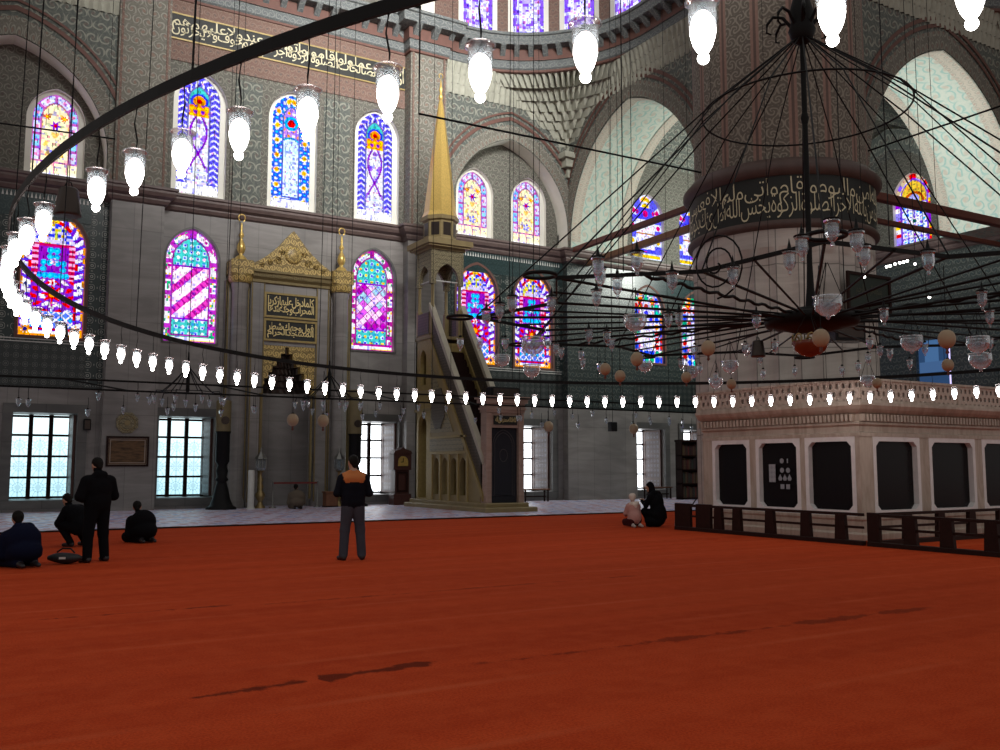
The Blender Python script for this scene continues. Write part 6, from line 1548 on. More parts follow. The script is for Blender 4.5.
r = thing('wooden_box', 'small brown wooden box at the right foot of the mihrab', 'box', (13.1, 34.6, 0)); m = MB(); m.bbox(-0.24, 0.24, -0.2, 0.2, 0.05, 0.55, 0.02); m.build('body', M['wood_brown'], r); m = MB(); m.bbox(-0.27, 0.27, -0.23, 0.23, 0.55, 0.60, 0.01); m.build('lid', M['wood_brown'], r); m = MB(); m.box(-0.26, 0.26, -0.22, 0.22, 0, 0.05); m.build('foot', M['wood_dark'], r)
r = thing('grandfather_clock', 'tall red brown grandfather clock with gold dial beside the minbar', 'clock', (16.28, 35.05, 0))
m = MB(); m.bbox(-0.40, 0.40, -0.25, 0.25, 0, 0.45, 0.02); m.bbox(-0.32, 0.32, -0.2, 0.2, 0.45, 1.42, 0.02); m.bbox(-0.40, 0.40, -0.25, 0.25, 1.42, 2.10, 0.03); m.build('case', M['wood_clock'], r)
m = MB(); m.prism([(-0.42, 2.08), (0.42, 2.08), (0.36, 2.2), (0.12, 2.27), (0, 2.34), (-0.12, 2.27), (-0.36, 2.2)], 'Y', -0.27, 0.22); m.build('hood', M['wood_clock'], r)
m = MB(); m.prism([(0.22 * math.cos(k * PI / 10), 1.76 + 0.22 * math.sin(k * PI / 10)) for k in range(11)] + [(-0.22, 1.58), (0.22, 1.58)], 'Y', -0.275, -0.25); d_ = m.build('dial', M['gold'], r)
m = MB(); m.box(-0.012, 0.012, -0.285, -0.276, 1.74, 1.9); m.box(-0.1, 0.012, -0.285, -0.276, 1.73, 1.755); m.build('clock_hand', M['black'], d_)
m = MB(); m.prism(rect(-0.24, 0.24, 0.52, 1.35), 'Y', -0.225, -0.2, holes=[rect(-0.18, 0.18, 0.6, 1.27)]); m.build('door', M['wood_dark'], r)
r = thing('bookcase', 'tall dark red bookcase against the wall left of the platform', 'bookcase', (30.75, 33.6, 0))
BW = 0.68
m = MB(); m.box(-BW, -BW + 0.05, -0.22, 0.22, 0, 2.75); m.box(BW - 0.05, BW, -0.22, 0.22, 0, 2.75); m.box(-BW, BW, 0.18, 0.22, 0, 2.75); m.bbox(-BW - 0.04, BW + 0.04, -0.25, 0.24, 2.72, 2.82, 0.01)
for z in (0.05, 0.72, 1.38, 2.04): m.box(-BW, BW, -0.22, 0.2, z, z + 0.05)
m.build('carcass', M['wood_dark'], r)
bk = [(0.10, 0.015, 0.012), (0.05, 0.012, 0.01), (0.02, 0.03, 0.02), (0.08, 0.05, 0.02), (0.03, 0.012, 0.012)]
bmats = [plain('book_cloth', c, 0.6) for c in bk]
first = {}
for si, z in enumerate((0.10, 0.77, 1.43, 2.09)):
    x = 30.75 - BW + 0.07; row = ('bottom', 'second', 'third', 'top')[si]
    while x < 30.75 + BW - 0.12:
        w = rnd_.choice((0.06, 0.08, 0.10)); hh = rnd_.uniform(0.42, 0.55); k = rnd_.randrange(5)
        m = MB(); m.bbox(0, w - 0.006, -0.02, 0.14, 0, hh, 0.006)
        o = m.build('book', bmats[k], None, (0, 0, 0)); o.location = (x, 33.5, z)
        tag(o, 'dark bound book standing on the %s shelf of the bookcase' % row, 'book', 'books on the %s shelf' % row); x += w
def rahle(x, y, label, s=1.0, w=0.7):
    r = thing('low_reading_table', label, 'table', (x, y, 0)); m = MB(); m.bbox(-w, w, -0.2, 0.2, 0.52, 0.57, 0.01); m.build('table_top', M['wood_brown'], r)
    for sx in (-1, 1):
        for sy in (-1, 1): m = MB(); m.bbox(sx * (w - 0.1) - 0.03, sx * (w - 0.1) + 0.03, sy * 0.14 - 0.03, sy * 0.14 + 0.03, 0, 0.52, 0.006); m.build('leg', M['wood_dark'], r)
    m = MB(); m.box(-w + 0.1, w - 0.1, -0.015, 0.015, 0.2, 0.26); m.build('stretcher', M['wood_dark'], r)
    return r
rahle(22.85, 35.0, 'low wooden reading table at the window right of the minbar portal'); rahle(29.95, 35.0, 'low wooden reading table at the window behind the crouching woman', w=0.8)
r = thing('black_stand', 'thin black folding stand beside the bookcase', 'stand', (25.6, 27.3, 0))
m = MB(); m.tube([(0, 0, 0.3), (0, 0, 1.9)], 0.03, 6); m.build('pole', M['black'], r)
for k in range(3): a = 2 * PI * k / 3 + 0.4; m = MB(); m.tube([(0, 0, 0.6), (0.42 * math.cos(a), 0.42 * math.sin(a), 0.02)], 0.025, 6); m.build('leg', M['black'], r)
m = MB(); m.bbox(-0.3, 0.3, -0.05, 0.02, 1.45, 1.95, 0.02); m.build('rest', M['black'], r)
r = thing('writing_plaque', 'dark green framed writing plaque hanging on the pier', 'plaque', (24.4, 18.45, 6.9), RD(0))
m = MB(); m.box(-0.95, 0.95, 0.0, 0.03, -0.52, 0.52); pn_ = m.build('panel', plain('dark_green_cloth', (0.012, 0.022, 0.015), 0.6), r)
m = MB(); ring_frame(m, -1.02, 1.02, -0.60, 0.60, 0.09, -0.05, 0.03); m.build('frame', M['wood_dark'], r)
lettering('lettering', [('بسم الله الرحمن الرحيم', -0.15, 0.25)], lambda u, v: (u - 0.6, -0.012, v), 1.2, plain('dim_lettering', (0.06, 0.06, 0.035), 0.5), pn_, 0.008)
r = thing('black_loudspeaker', 'big black box loudspeaker hanging behind the chandelier hub', 'loudspeaker', (14.75, 11.7, 4.22), RD(-25)); m = MB(); m.bbox(-0.30, 0.30, -0.2, 0.2, -0.28, 0.32, 0.02); m.build('cabinet', M['black'], r); m = MB(); m.box(-0.25, 0.25, -0.215, -0.2, -0.22, 0.26); m.build('grille', M['bronze'], r); m = MB(); m.tube([(0, 0, 0.3), (0, 0, 20)], 0.01, 4); m.build('suspension_wire', M['iron'], r)
r = thing('black_loudspeaker', 'flat black loudspeaker lying on top of the minbar portal', 'loudspeaker', (17.05, 28.15, 4.02)); m = MB(); m.bbox(-0.60, 0.60, -0.2, 0.2, 0.0, 0.34, 0.04); m.build('cabinet', M['black'], r); m = MB(); m.box(-0.52, 0.52, -0.215, -0.2, 0.05, 0.28); m.build('grille', M['bronze'], r)
r = thing('black_loudspeaker', 'small black box loudspeaker hanging before the broad marble pilaster', 'loudspeaker', (24.6, 31.6, 3.25)); m = MB(); m.bbox(-0.16, 0.16, -0.14, 0.14, -0.2, 0.2, 0.02); m.build('cabinet', M['black'], r); m = MB(); m.tube([(0, 0, 0.2), (0, 0, 16)], 0.01, 4); m.build('suspension_wire', M['iron'], r)
# notices behind the second platform window
NY = [15.02 + 0.0, 0]
for k, (y0, y1, z0, z1, lab) in enumerate(((15.62, 15.82, 1.20, 1.62, 'white patterned notice sheet in the second platform window'),)):
    m = MB(); m.box(16.995, 17.0, y0, y1, z0, z1); ob = m.build('notice_sheet', lattice('printed_notice', (0.35, 0.36, 0.38), (0.12, 0.12, 0.16), 0.11, 0.6)); tag(ob, lab, 'notice')
shapes = [(15.42, 1.70, 'dot'), (15.25, 1.70, 'bar'), (15.42, 1.48, 'dot'), (15.24, 1.48, 'dot'), (15.48, 1.30, 'drop'), (15.34, 1.30, 'drop'), (15.20, 1.30, 'drop'), (15.42, 1.10, 'sq'), (15.25, 1.10, 'sq')]
for k, (y, z, s) in enumerate(shapes):
    m = MB(); q = {'dot': 0.06, 'bar': 0.05, 'drop': 0.06, 'sq': 0.055}[s]
    poly = {'dot': [(q * math.cos(t * PI / 6), q * math.sin(t * PI / 6)) for t in range(12)], 'bar': [(-0.015, -q), (0.015, -q), (0.015, q), (-0.015, q)], 'drop': [(0, q * 1.5), (-q, -q * 0.2), (-q * 0.6, -q), (q * 0.6, -q), (q, -q * 0.2)], 'sq': [(-q, -q), (q, -q), (q, q), (-q, q)]}[s]
    m.prism([(y + a, z + b_) for a, b_ in poly], 'X', 16.995, 17.0); ob = m.build('window_sticker', plain('pale_sticker', (0.30, 0.31, 0.34), 0.6))
    tag(ob, 'small pale %s sticker right of the notice in the second platform window, row %s' % ({'dot': 'round', 'bar': 'bar shaped', 'drop': 'drop shaped', 'sq': 'square'}[s], ('one', 'one', 'two', 'two', 'three', 'three', 'three', 'four', 'four')[k]), 'sticker', 'stickers in the second platform window')
def bag(name, loc, rz, sx, sy, sz, label):
    r = thing(name, label, 'bag', loc, rz); m = MB()
    rows = []
    for i in range(9):
        t = i / 8; rr = math.sin(PI * min(0.98, max(0.04, t))) ** 0.45
        rows.append([(sx * (t - 0.5), sy * 0.5 * rr * math.cos(a), sz * 0.5 * (1 + rr * math.sin(a) * (0.9 + 0.1 * math.sin(5 * t + a)))) for a in [2 * PI * k / 14 for k in range(14)]])
    m.grid(rows, cv=True); m.face(rows[0][::-1]); m.face(rows[-1]); m.build('body', plain('black_nylon', (0.010, 0.010, 0.012), 0.6), r)
    m = MB(); m.tube([(-sx * 0.25, 0, sz * 0.95), (-sx * 0.1, sy * 0.1, sz * 1.25), (sx * 0.15, sy * 0.1, sz * 1.22), (sx * 0.28, 0, sz * 0.9)], 0.014, 5); m.build('strap', M['black'], r)
    m = MB(); m.box(-0.05, 0.05, -sy * 0.5, -sy * 0.46, sz * 0.45, sz * 0.62); m.build('pale_tag', M['white'], r)
bag('black_bag', (1.83, 16.72, 0), RD(-25), 0.52, 0.26, 0.20, 'black bag lying on the red carpet at the feet of the standing man in black')
bag('black_bag', (17.6, 20.6, 0), RD(-40), 0.55, 0.32, 0.28, 'small black bag on the carpet beside the wooden fence')
r = thing('step_stool', 'small pale metal stool by the end of the wooden fence', 'stool', (17.0, 18.9, 0)); m = MB(); m.bbox(-0.14, 0.14, -0.14, 0.14, 0.40, 0.44, 0.01); m.build('seat', M['silver'], r)
for sx in (-1, 1):
    for sy in (-1, 1): m = MB(); m.tube([(sx * 0.11, sy * 0.11, 0.4), (sx * 0.14, sy * 0.14, 0.0)], 0.012, 5); m.build('leg', M['silver'], r)

r = thing('bulb_string', 'string of tiny white bulbs on a wire below the flower window right of the pier', 'string lights', (18.5, 12.5, 0))
BP = [(21.33, 16.25, 6.72), (21.86, 15.94, 7.0), (21.95, 15.89, 7.03), (22.06, 15.82, 7.08), (22.17, 15.75, 7.11), (22.26, 15.7, 7.13), (22.35, 15.65, 7.16), (22.53, 15.54, 7.08), (22.83, 15.36, 6.16)]
m = MB(); m.tube([(x - 18.5, y - 12.5, z + 0.03) for x, y, z in BP], 0.008, 4); m.tube([(BP[0][0] - 18.5, BP[0][1] - 12.5, BP[0][2] + 0.03), (BP[0][0] - 18.5, BP[0][1] - 12.5, 24)], 0.008, 4); m.tube([(BP[-2][0] - 18.5, BP[-2][1] - 12.5, BP[-2][2] + 0.03), (BP[-2][0] - 18.5, BP[-2][1] - 12.5, 24)], 0.008, 4); m.build('wire', M['iron'], r)
for x, y, z in BP: m = MB(); m.ball((x - 18.5, y - 12.5, z - 0.02), 0.036, 8, 6); m.build('bulb', M['led'], r)
# ------------------------------------------------------------------ people: one continuous surface each, grown from rounded limbs
def sd_cone(P, a, b, r1, r2):
    a = np.array(a, float); b = np.array(b, float); ba = b - a; l2 = ba @ ba
    t = np.clip(((P - a) @ ba) / l2, 0, 1)
    return np.linalg.norm(P - a - t[:, None] * ba, axis=1) - (r1 + (r2 - r1) * t)
def sd_ell(P, c, r):
    q = (P - np.array(c, float)) / np.array(r, float); k0 = np.linalg.norm(q, axis=1); k1 = np.linalg.norm(q / np.array(r, float), axis=1)
    return k0 * (k0 - 1.0) / np.maximum(k1, 1e-6)
def smin(a, b, k):
    h = np.clip(0.5 + 0.5 * (b - a) / k, 0, 1)
    return b * (1 - h) + a * h - k * h * (1 - h)
def sdf_mesh(prims, vox, k=0.035):
    """prims: (kind, data, material); returns verts, faces, material per face"""
    lo = np.array([1e9] * 3); hi = -lo
    for kind, d, m in prims:
        if kind == 'c': pts = [np.array(d[0]) - max(d[2:]), np.array(d[0]) + max(d[2:]), np.array(d[1]) - max(d[2:]), np.array(d[1]) + max(d[2:])]
        else: pts = [np.array(d[0]) - np.array(d[1]), np.array(d[0]) + np.array(d[1])]
        for p in pts: lo = np.minimum(lo, p); hi = np.maximum(hi, p)
    lo -= vox * 3; hi += vox * 3; n = np.ceil((hi - lo) / vox).astype(int) + 1
    ax = [lo[i] + vox * np.arange(n[i]) for i in range(3)]
    X, Y, Z = np.meshgrid(*ax, indexing='ij'); P = np.stack([X.ravel(), Y.ravel(), Z.ravel()], 1)
    D = None; best = None; mat = np.zeros(len(P), int)
    for kind, d, m in prims:
        v = sd_cone(P, *d) if kind == 'c' else sd_ell(P, *d)
        kk = k if not (kind == 'c' and max(d[2:]) < 0.02) else 0.006
        if D is None: D = v; best = v.copy(); mat[:] = m
        else:
            D = smin(D, v, kk); w = v < best; best[w] = v[w]; mat[w] = m
    D = D.reshape(n); mat = mat.reshape(n); S = D < 0
    c = np.zeros(tuple(n - 1), int)
    for dx in (0, 1):
        for dy in (0, 1):
            for dz in (0, 1): c += S[dx:n[0] - 1 + dx, dy:n[1] - 1 + dy, dz:n[2] - 1 + dz]
    act = np.argwhere((c > 0) & (c < 8)); idx = -np.ones(tuple(n - 1), int); idx[tuple(act.T)] = np.arange(len(act))
    acc = np.zeros((len(act), 3)); cnt = np.zeros(len(act)); cor = [(i, j, l) for i in (0, 1) for j in (0, 1) for l in (0, 1)]
    val = {q: D[act[:, 0] + q[0], act[:, 1] + q[1], act[:, 2] + q[2]] for q in cor}
    for q in cor:
        for axis in range(3):
            if q[axis]: continue
            q2 = list(q); q2[axis] = 1; q2 = tuple(q2); a = val[q]; b = val[q2]; w = (a < 0) != (b < 0)
            t = np.where(w, a / np.where(w, a - b, 1), 0); pt = np.array(q, float)[None] + np.zeros((len(act), 1)); pt[:, axis] += t
            acc[w] += pt[w]; cnt[w] += 1
    V = lo + vox * (act + acc / cnt[:, None])
    F = []; FM = []
    for axis in range(3):
        u, v = [(1, 2), (2, 0), (0, 1)][axis]
        sl0 = [slice(1, -1)] * 3; sl0[axis] = slice(0, -1); sl1 = [slice(1, -1)] * 3; sl1[axis] = slice(1, None)
        A = S[tuple(sl0)]; B = S[tuple(sl1)]
        for e in np.argwhere(A != B):
            g = e.copy(); 
            for ii in range(3):
                if ii != axis: g[ii] += 1
            q = []
            for du, dv in ((-1, -1), (0, -1), (0, 0), (-1, 0)):
                h = g.copy(); h[u] += du; h[v] += dv; q.append(idx[tuple(h)])
            if min(q) < 0: continue
            if not S[tuple(g)]: q = q[::-1]
            F.append(q); g2 = g.copy(); g2[axis] += 1; FM.append(int(mat[tuple(g if S[tuple(g)] else g2)]))
    return V, F, FM
def body(name, prims, mats, parent, vox=0.014, k=0.035):
    V, F, FM = sdf_mesh(prims, vox, k)
    me = bpy.data.meshes.new(name); me.from_pydata([tuple(v) for v in V], [], F)
    for m in mats: me.materials.append(m)
    me.polygons.foreach_set('material_index', FM); me.polygons.foreach_set('use_smooth', [True] * len(F)); me.update()
    o = link(bpy.data.objects.new(name, me)); o.parent = parent
    return o
SKIN = plain('skin', (0.42, 0.24, 0.16), 0.5, 0, 0.08); HAIR = plain('black_hair', (0.006, 0.005, 0.004), 0.7, spec=0.15); NAVY = plain('navy_jacket_cloth', (0.006, 0.007, 0.012), 0.85, spec=0.1); ORANGE = plain('orange_yoke_cloth', (0.48, 0.15, 0.035), 0.8)
JEANS = plain('grey_jeans', (0.050, 0.053, 0.068), 0.85, spec=0.1); SHOE = plain('dark_shoe', (0.014, 0.010, 0.012), 0.5); BLACKC = plain('black_coat_cloth', (0.0045, 0.0045, 0.006), 0.9, spec=0.08); BLUEC = plain('dark_blue_coat_cloth', (0.005, 0.007, 0.022), 0.9, spec=0.08)
PINK = plain('pink_coat_cloth', (0.46, 0.25, 0.22), 0.85, spec=0.1); CREAM = plain('cream_knit', (0.62, 0.53, 0.46), 0.9, spec=0.08); BEIGE = plain('grey_beige_cloth', (0.13, 0.105, 0.08), 0.9, spec=0.08); SOLE = plain('pale_sole', (0.45, 0.40, 0.36), 0.7); MAROON = plain('maroon_cloth', (0.05, 0.012, 0.014), 0.9, spec=0.08)
def head(c, yaw, pitch, s=1.0, m=0, hat=None):
    """skull, jaw, nose, ears, brow; looks along +y turned by yaw"""
    cy, sy = math.cos(yaw), math.sin(yaw); cp, sp_ = math.cos(pitch), math.sin(pitch)
    def T(x, y, z):
        y, z = y * cp - z * sp_, y * sp_ + z * cp
        return (c[0] + s * (x * cy - y * sy), c[1] + s * (x * sy + y * cy), c[2] + s * z)
    P = [('e', (T(0, -0.012, 0.025), (0.077 * s, 0.092 * s, 0.092 * s)), m), ('c', (T(0, 0.03, -0.02), T(0, 0.055, -0.085), 0.062 * s, 0.034 * s), m),
         ('c', (T(0, 0.085, 0.01), T(0, 0.112, -0.028), 0.008 * s, 0.013 * s), m), ('c', (T(-0.03, 0.078, 0.024), T(0.03, 0.078, 0.024), 0.012 * s, 0.012 * s), m), ('c', (T(-0.02, 0.085, -0.058), T(0.02, 0.085, -0.058), 0.009 * s, 0.009 * s), m)]
    for sx in (-1, 1): P.append(('c', (T(sx * 0.078, -0.005, 0.02), T(sx * 0.078, 0.0, -0.025), 0.016 * s, 0.010 * s), m))
    H = [('e', (T(0, -0.026, 0.045), (0.086 * s, 0.094 * s, 0.092 * s)), 0), ('c', (T(0, -0.05, 0.0), T(0, -0.06, -0.045), 0.068 * s, 0.05 * s), 0)]
    return P, H, T
def hand(w, d, up, s=1.0, m=0, curl=0.5, side=1):
    """palm with four unequal bent fingers and a thumb leaving its side"""
    w = np.array(w, float); d = np.array(d, float); d /= np.linalg.norm(d); up = np.array(up, float); up -= d * (up @ d); up /= np.linalg.norm(up); r = np.cross(d, up)
    P = [('c', (w, w + d * 0.055 * s, 0.026 * s, 0.033 * s), m)]
    for i, L in enumerate((0.068, 0.078, 0.072, 0.056)):
        b = w + d * 0.078 * s + r * (i - 1.5) * 0.021 * s; k1 = b + (d * math.cos(curl) - up * math.sin(curl)) * L * 0.55 * s; k2 = k1 + (d * math.cos(curl * 2.1) - up * math.sin(curl * 2.1)) * L * 0.5 * s
        P += [('c', (tuple(b - d * 0.02 * s), tuple(k1), 0.0105 * s, 0.0095 * s), m), ('c', (tuple(k1), tuple(k2), 0.0095 * s, 0.008 * s), m)]
    t0 = w + d * 0.02 * s - side * r * 0.03 * s; t1 = t0 + (d * 0.7 - side * r * 0.6 - up * 0.3) * 0.045 * s; t2 = t1 + (d * 0.9 - up * 0.4) * 0.032 * s
    P += [('c', (tuple(t0), tuple(t1), 0.014 * s, 0.0115 * s), m), ('c', (tuple(t1), tuple(t2), 0.0115 * s, 0.009 * s), m)]
    return [(kd, (tuple(dt[0]), tuple(dt[1]), dt[2], dt[3]), mm) for kd, dt, mm in P]

def person(loc, rz, label, prims, mats, hair=None, hairm=HAIR, extra=(), vox=0.014):
    r = thing('person', label, 'person', loc, rz)
    body('body', prims, mats, r, vox)
    if hair: body('hair', hair, [hairm], r, 0.011, 0.03)
    for nm, pr, mt, vx in extra: body(nm, pr, [mt], r, vx, 0.03)
    return r
# 1  standing man with the orange yoke
hp, hh, T = head((-0.01, 0.03, 1.635), RD(22), RD(-4), 1.0, 0)
P = hp + [('c', ((0, 0.0, 1.44), (-0.005, 0.02, 1.56), 0.062, 0.055), 0)]
P += [('c', ((-0.075, 0.0, 0.975), (0.075, 0.0, 0.975), 0.128, 0.128), 1), ('c', ((-0.08, 0.0, 1.08), (0.08, 0.0, 1.08), 0.128, 0.128), 1), ('e', ((0, 0.01, 1.22), (0.215, 0.145, 0.22)), 1), ('c', ((-0.15, 0, 1.335), (0.15, 0, 1.335), 0.095, 0.095), 1), ('c', ((-0.14, -0.005, 1.405), (0.14, -0.005, 1.405), 0.072, 0.072), 2), ('c', ((-0.07, -0.01, 1.45), (0.07, -0.01, 1.45), 0.06, 0.06), 2), ('c', ((-0.10, -0.05, 1.36), (0.10, -0.05, 1.36), 0.085, 0.085), 2)]
for s in (-1, 1):
    P += [('c', ((s * 0.20, 0.0, 1.37), (s * 0.275, -0.01, 1.12), 0.075, 0.06), 1), ('c', ((s * 0.275, -0.01, 1.12), (s * 0.10, 0.22, 1.10), 0.058, 0.043), 1)]
    P += hand((s * 0.08, 0.235, 1.10), (-s * 0.9, 0.25, 0.05), (0, 0.3, 1.0), 1.0, 0, 0.7, side=s)
    P += [('c', ((s * 0.09, 0, 0.86), (s * 0.13, 0.02, 0.50), 0.112, 0.082), 3), ('c', ((s * 0.13, 0.02, 0.50), (s * 0.155, -0.015, 0.10), 0.082, 0.076), 3), ('c', ((s * 0.155, -0.06, 0.045), (s * 0.21, 0.13, 0.035), 0.044, 0.036), 4), ('c', ((s * 0.15, -0.05, 0.01), (s * 0.17, 0.12, 0.012), 0.02, 0.02), 5)]
r = person((6.07, 14.95, 0), RD(-12), 'standing man with orange yoke on a navy jacket and grey jeans, seen from behind', P, [SKIN, NAVY, ORANGE, JEANS, SHOE, SOLE], hh, vox=0.0125)
cam_ = thing('camera', 'small black camera held up by the man with the orange yoke', 'camera', (6.39, 15.12, 1.13), RD(-12)); m = MB(); m.bbox(-0.06, 0.06, -0.03, 0.03, -0.04, 0.04, 0.008); m.build('body', M['black'], cam_); m = MB(); m.lathe([(0.03, 0.0), (0.03, 0.05), (0.0, 0.055)], n=14, cap=False); o = m.build('lens', M['black'], cam_); o.rotation_euler = (-PI / 2, 0, 0); o.location = (0, 0.03, 0)
# 2  standing man in black
hp, hh, T = head((0.0, 0.06, 1.585), RD(0), RD(-22), 1.02, 0)
P = hp + [('c', ((0, 0.0, 1.40), (0, 0.03, 1.52), 0.07, 0.06), 1), ('e', ((0, 0, 1.0), (0.23, 0.17, 0.22)), 1), ('e', ((0, 0.01, 1.2), (0.245, 0.17, 0.23)), 1), ('c', ((-0.16, 0, 1.33), (0.16, 0, 1.33), 0.105, 0.105), 1), ('c', ((-0.06, -0.04, 1.43), (0.06, -0.04, 1.43), 0.07, 0.07), 1)]
for s in (-1, 1):
    P += [('c', ((s * 0.22, 0, 1.33), (s * 0.31, 0.02, 1.08), 0.092, 0.078), 1), ('c', ((s * 0.31, 0.02, 1.08), (s * 0.14, 0.22, 1.02), 0.075, 0.052), 1)]
    P += hand((s * 0.11, 0.24, 1.02), (-s * 0.9, 0.2, 0.0), (0, 0.3, 1.0), 1.0, 0, 0.6, side=s)
    P += [('c', ((s * 0.10, 0, 0.86), (s * 0.135, 0.02, 0.47), 0.118, 0.085), 1), ('c', ((s * 0.135, 0.02, 0.47), (s * 0.155, -0.01, 0.09), 0.085, 0.075), 1), ('c', ((s * 0.16, -0.06, 0.045), (s * 0.185, 0.13, 0.035), 0.045, 0.037), 2)]
person((2.3, 16.83, 0), RD(25), 'man in black coat and trousers standing in prayer before the far left window', P, [SKIN, BLACKC, SHOE], hh)
# kneeling figures: shins flat, sitting on the heels
def kneeler(w, top, coat, lean=0.05, hd=0.0, skin=0, hs=1.0, bulk=1.0):
    hp, hh, T = head((0.0, lean + 0.10, top - 0.125 * hs), hd, RD(-18), hs, 0)
    P = hp + [('c', ((0, lean * 0.8, top - 0.34 * hs), (0, lean + 0.05, top - 0.22 * hs), 0.075, 0.058), 1)]
    z1 = top - 0.40 * hs
    P += [('e', ((0, -0.12, 0.26), (0.215 * bulk, 0.20 * bulk, 0.19)), 1), ('e', ((0, -0.05, 0.22 + z1 * 0.45), (0.22 * bulk, 0.18 * bulk, 0.26)), 1), ('c', ((-w, lean * 0.6, z1), (w, lean * 0.6, z1), 0.105 * bulk, 0.105 * bulk), 1)]
    for s in (-1, 1):
        P += [('c', ((s * 0.13, -0.05, 0.20), (s * 0.17, 0.34, 0.12), 0.125, 0.095), 1), ('c', ((s * 0.17, 0.34, 0.08), (s * 0.12, -0.18, 0.08), 0.078, 0.068), 1), ('c', ((s * 0.11, -0.20, 0.07), (s * 0.12, -0.36, 0.045), 0.05, 0.035), 2)]
        P += [('c', ((s * (w + 0.05), lean * 0.6, z1), (s * (w + 0.12), 0.06, z1 - 0.27), 0.088 * bulk, 0.072), 1), ('c', ((s * (w + 0.12), 0.06, z1 - 0.27), (s * 0.13, 0.27, 0.27), 0.07, 0.045), 1)]
        P += hand((s * 0.13, 0.28, 0.265), (0, 1, -0.25), (0, 0.2, 1), 1.0, 0, 0.25, side=s)
    return P, hh
P, hh = kneeler(0.16, 0.86, BLUEC, 0.07, RD(-10), bulk=1.22)
person((1.18, 16.61, 0), RD(20), 'person in dark blue hooded coat kneeling at the left edge of the carpet', P, [SKIN, BLUEC, SHOE], hh, extra=(('hood', [('c', ((-0.08, -0.05, 0.60), (0.08, -0.05, 0.60), 0.095, 0.095), 0), ('c', ((0, -0.09, 0.55), (0, -0.11, 0.47), 0.10, 0.08), 0)], BLUEC, 0.014),))
P, hh = kneeler(0.14, 0.84, BLACKC, 0.16, RD(-25), bulk=1.2)
person((3.69, 20.6, 0), RD(15), 'person in black kneeling alone on the red carpet right of the standing man', P, [SKIN, BLACKC, SHOE], hh, extra=(('collar', [('c', ((-0.05, 0.08, 0.585), (0.06, 0.09, 0.585), 0.05, 0.05), 0)], plain('pale_collar', (0.35, 0.35, 0.4), 0.8), 0.012),))
# crouching beside the standing man
hp, hh, T = head((-0.02, 0.30, 0.90), RD(0), RD(-30), 1.0, 0)
P = hp + [('c', ((0, 0.18, 0.74), (-0.01, 0.26, 0.82), 0.07, 0.06), 1), ('e', ((0, -0.12, 0.42), (0.22, 0.21, 0.20)), 1), ('e', ((0, 0.02, 0.58), (0.22, 0.20, 0.22)), 1), ('c', ((-0.14, 0.12, 0.72), (0.14, 0.12, 0.72), 0.10, 0.10), 1)]
for s in (-1, 1):
    P += [('c', ((s * 0.12, -0.14, 0.34), (s * 0.18, 0.28, 0.44), 0.12, 0.09), 1), ('c', ((s * 0.18, 0.28, 0.44), (s * 0.17, -0.02, 0.09), 0.085, 0.062), 1), ('c', ((s * 0.17, -0.05, 0.05), (s * 0.19, 0.15, 0.04), 0.045, 0.036), 2)]
    P += [('c', ((s * 0.19, 0.12, 0.70), (s * 0.26, 0.24, 0.46), 0.085, 0.068), 1), ('c', ((s * 0.26, 0.24, 0.46), (s * 0.09, 0.42, 0.44), 0.062, 0.044), 1)] + hand((s * 0.07, 0.43, 0.44), (-s * 0.8, 0.5, 0), (0, 0, 1), 1.0, 0, 0.5, side=s)
person((2.42, 20.25, 0), RD(35), 'person in black crouching half hidden behind the standing man in black', P, [SKIN, BLACKC, SHOE], hh)
# worshipper at the niche
P, hh = kneeler(0.16, 0.90, BEIGE, 0.10, RD(-20), bulk=1.25)
person((11.45, 33.7, 0), RD(-8), 'person in grey beige coat kneeling before the mihrab niche', P, [SKIN, BEIGE, SHOE], hh)
# child in pink, woman in black
hp, hh, T = head((0.03, 0.10, 0.745), RD(-35), RD(-6), 0.86, 0)
P = hp + [('c', ((0, 0.04, 0.58), (0.02, 0.08, 0.68), 0.06, 0.05), 1), ('e', ((0, -0.05, 0.27), (0.185, 0.175, 0.19)), 1), ('e', ((0, 0.0, 0.46), (0.16, 0.14, 0.18)), 1), ('c', ((-0.10, 0.02, 0.56), (0.10, 0.02, 0.56), 0.07, 0.07), 1)]
for s in (-1, 1):
    P += [('c', ((s * 0.09, -0.08, 0.18), (s * 0.13, 0.24, 0.14), 0.09, 0.07), 3), ('c', ((s * 0.13, 0.24, 0.09), (s * 0.10, -0.12, 0.07), 0.06, 0.05), 3), ('c', ((s * 0.10, -0.13, 0.06), (s * 0.11, -0.25, 0.04), 0.042, 0.034), 2)]
    P += [('c', ((s * 0.15, 0.02, 0.54), (s * 0.20, 0.08, 0.36), 0.062, 0.052), 1), ('c', ((s * 0.20, 0.08, 0.36), (s * 0.10, 0.24, 0.30), 0.05, 0.038), 1)] + hand((s * 0.09, 0.25, 0.29), (-s * 0.3, 0.8, -0.1), (0, 0, 1), 0.75, 0, 0.4, side=s)
hat = [('e', (T(0, -0.02, 0.05), (0.096, 0.10, 0.088)), 0), ('c', (T(0, -0.04, 0.0), T(0, -0.05, -0.02), 0.07, 0.065), 0)]
hood = [('c', ((-0.09, -0.03, 0.60), (0.10, -0.02, 0.61), 0.055, 0.055), 0), ('c', ((0, -0.08, 0.57), (0, -0.09, 0.52), 0.07, 0.05), 0)]
person((15.56, 19.15, 0), RD(-10), 'child in pink hooded coat and cream knit hat kneeling near the wooden fence', P, [SKIN, PINK, SOLE, MAROON], None, extra=(('knit_hat', hat, CREAM, 0.011), ('hood', hood, CREAM, 0.011)))
hp, hh, T = head((-0.04, 0.20, 1.03), RD(40), RD(-10), 0.98, 0)
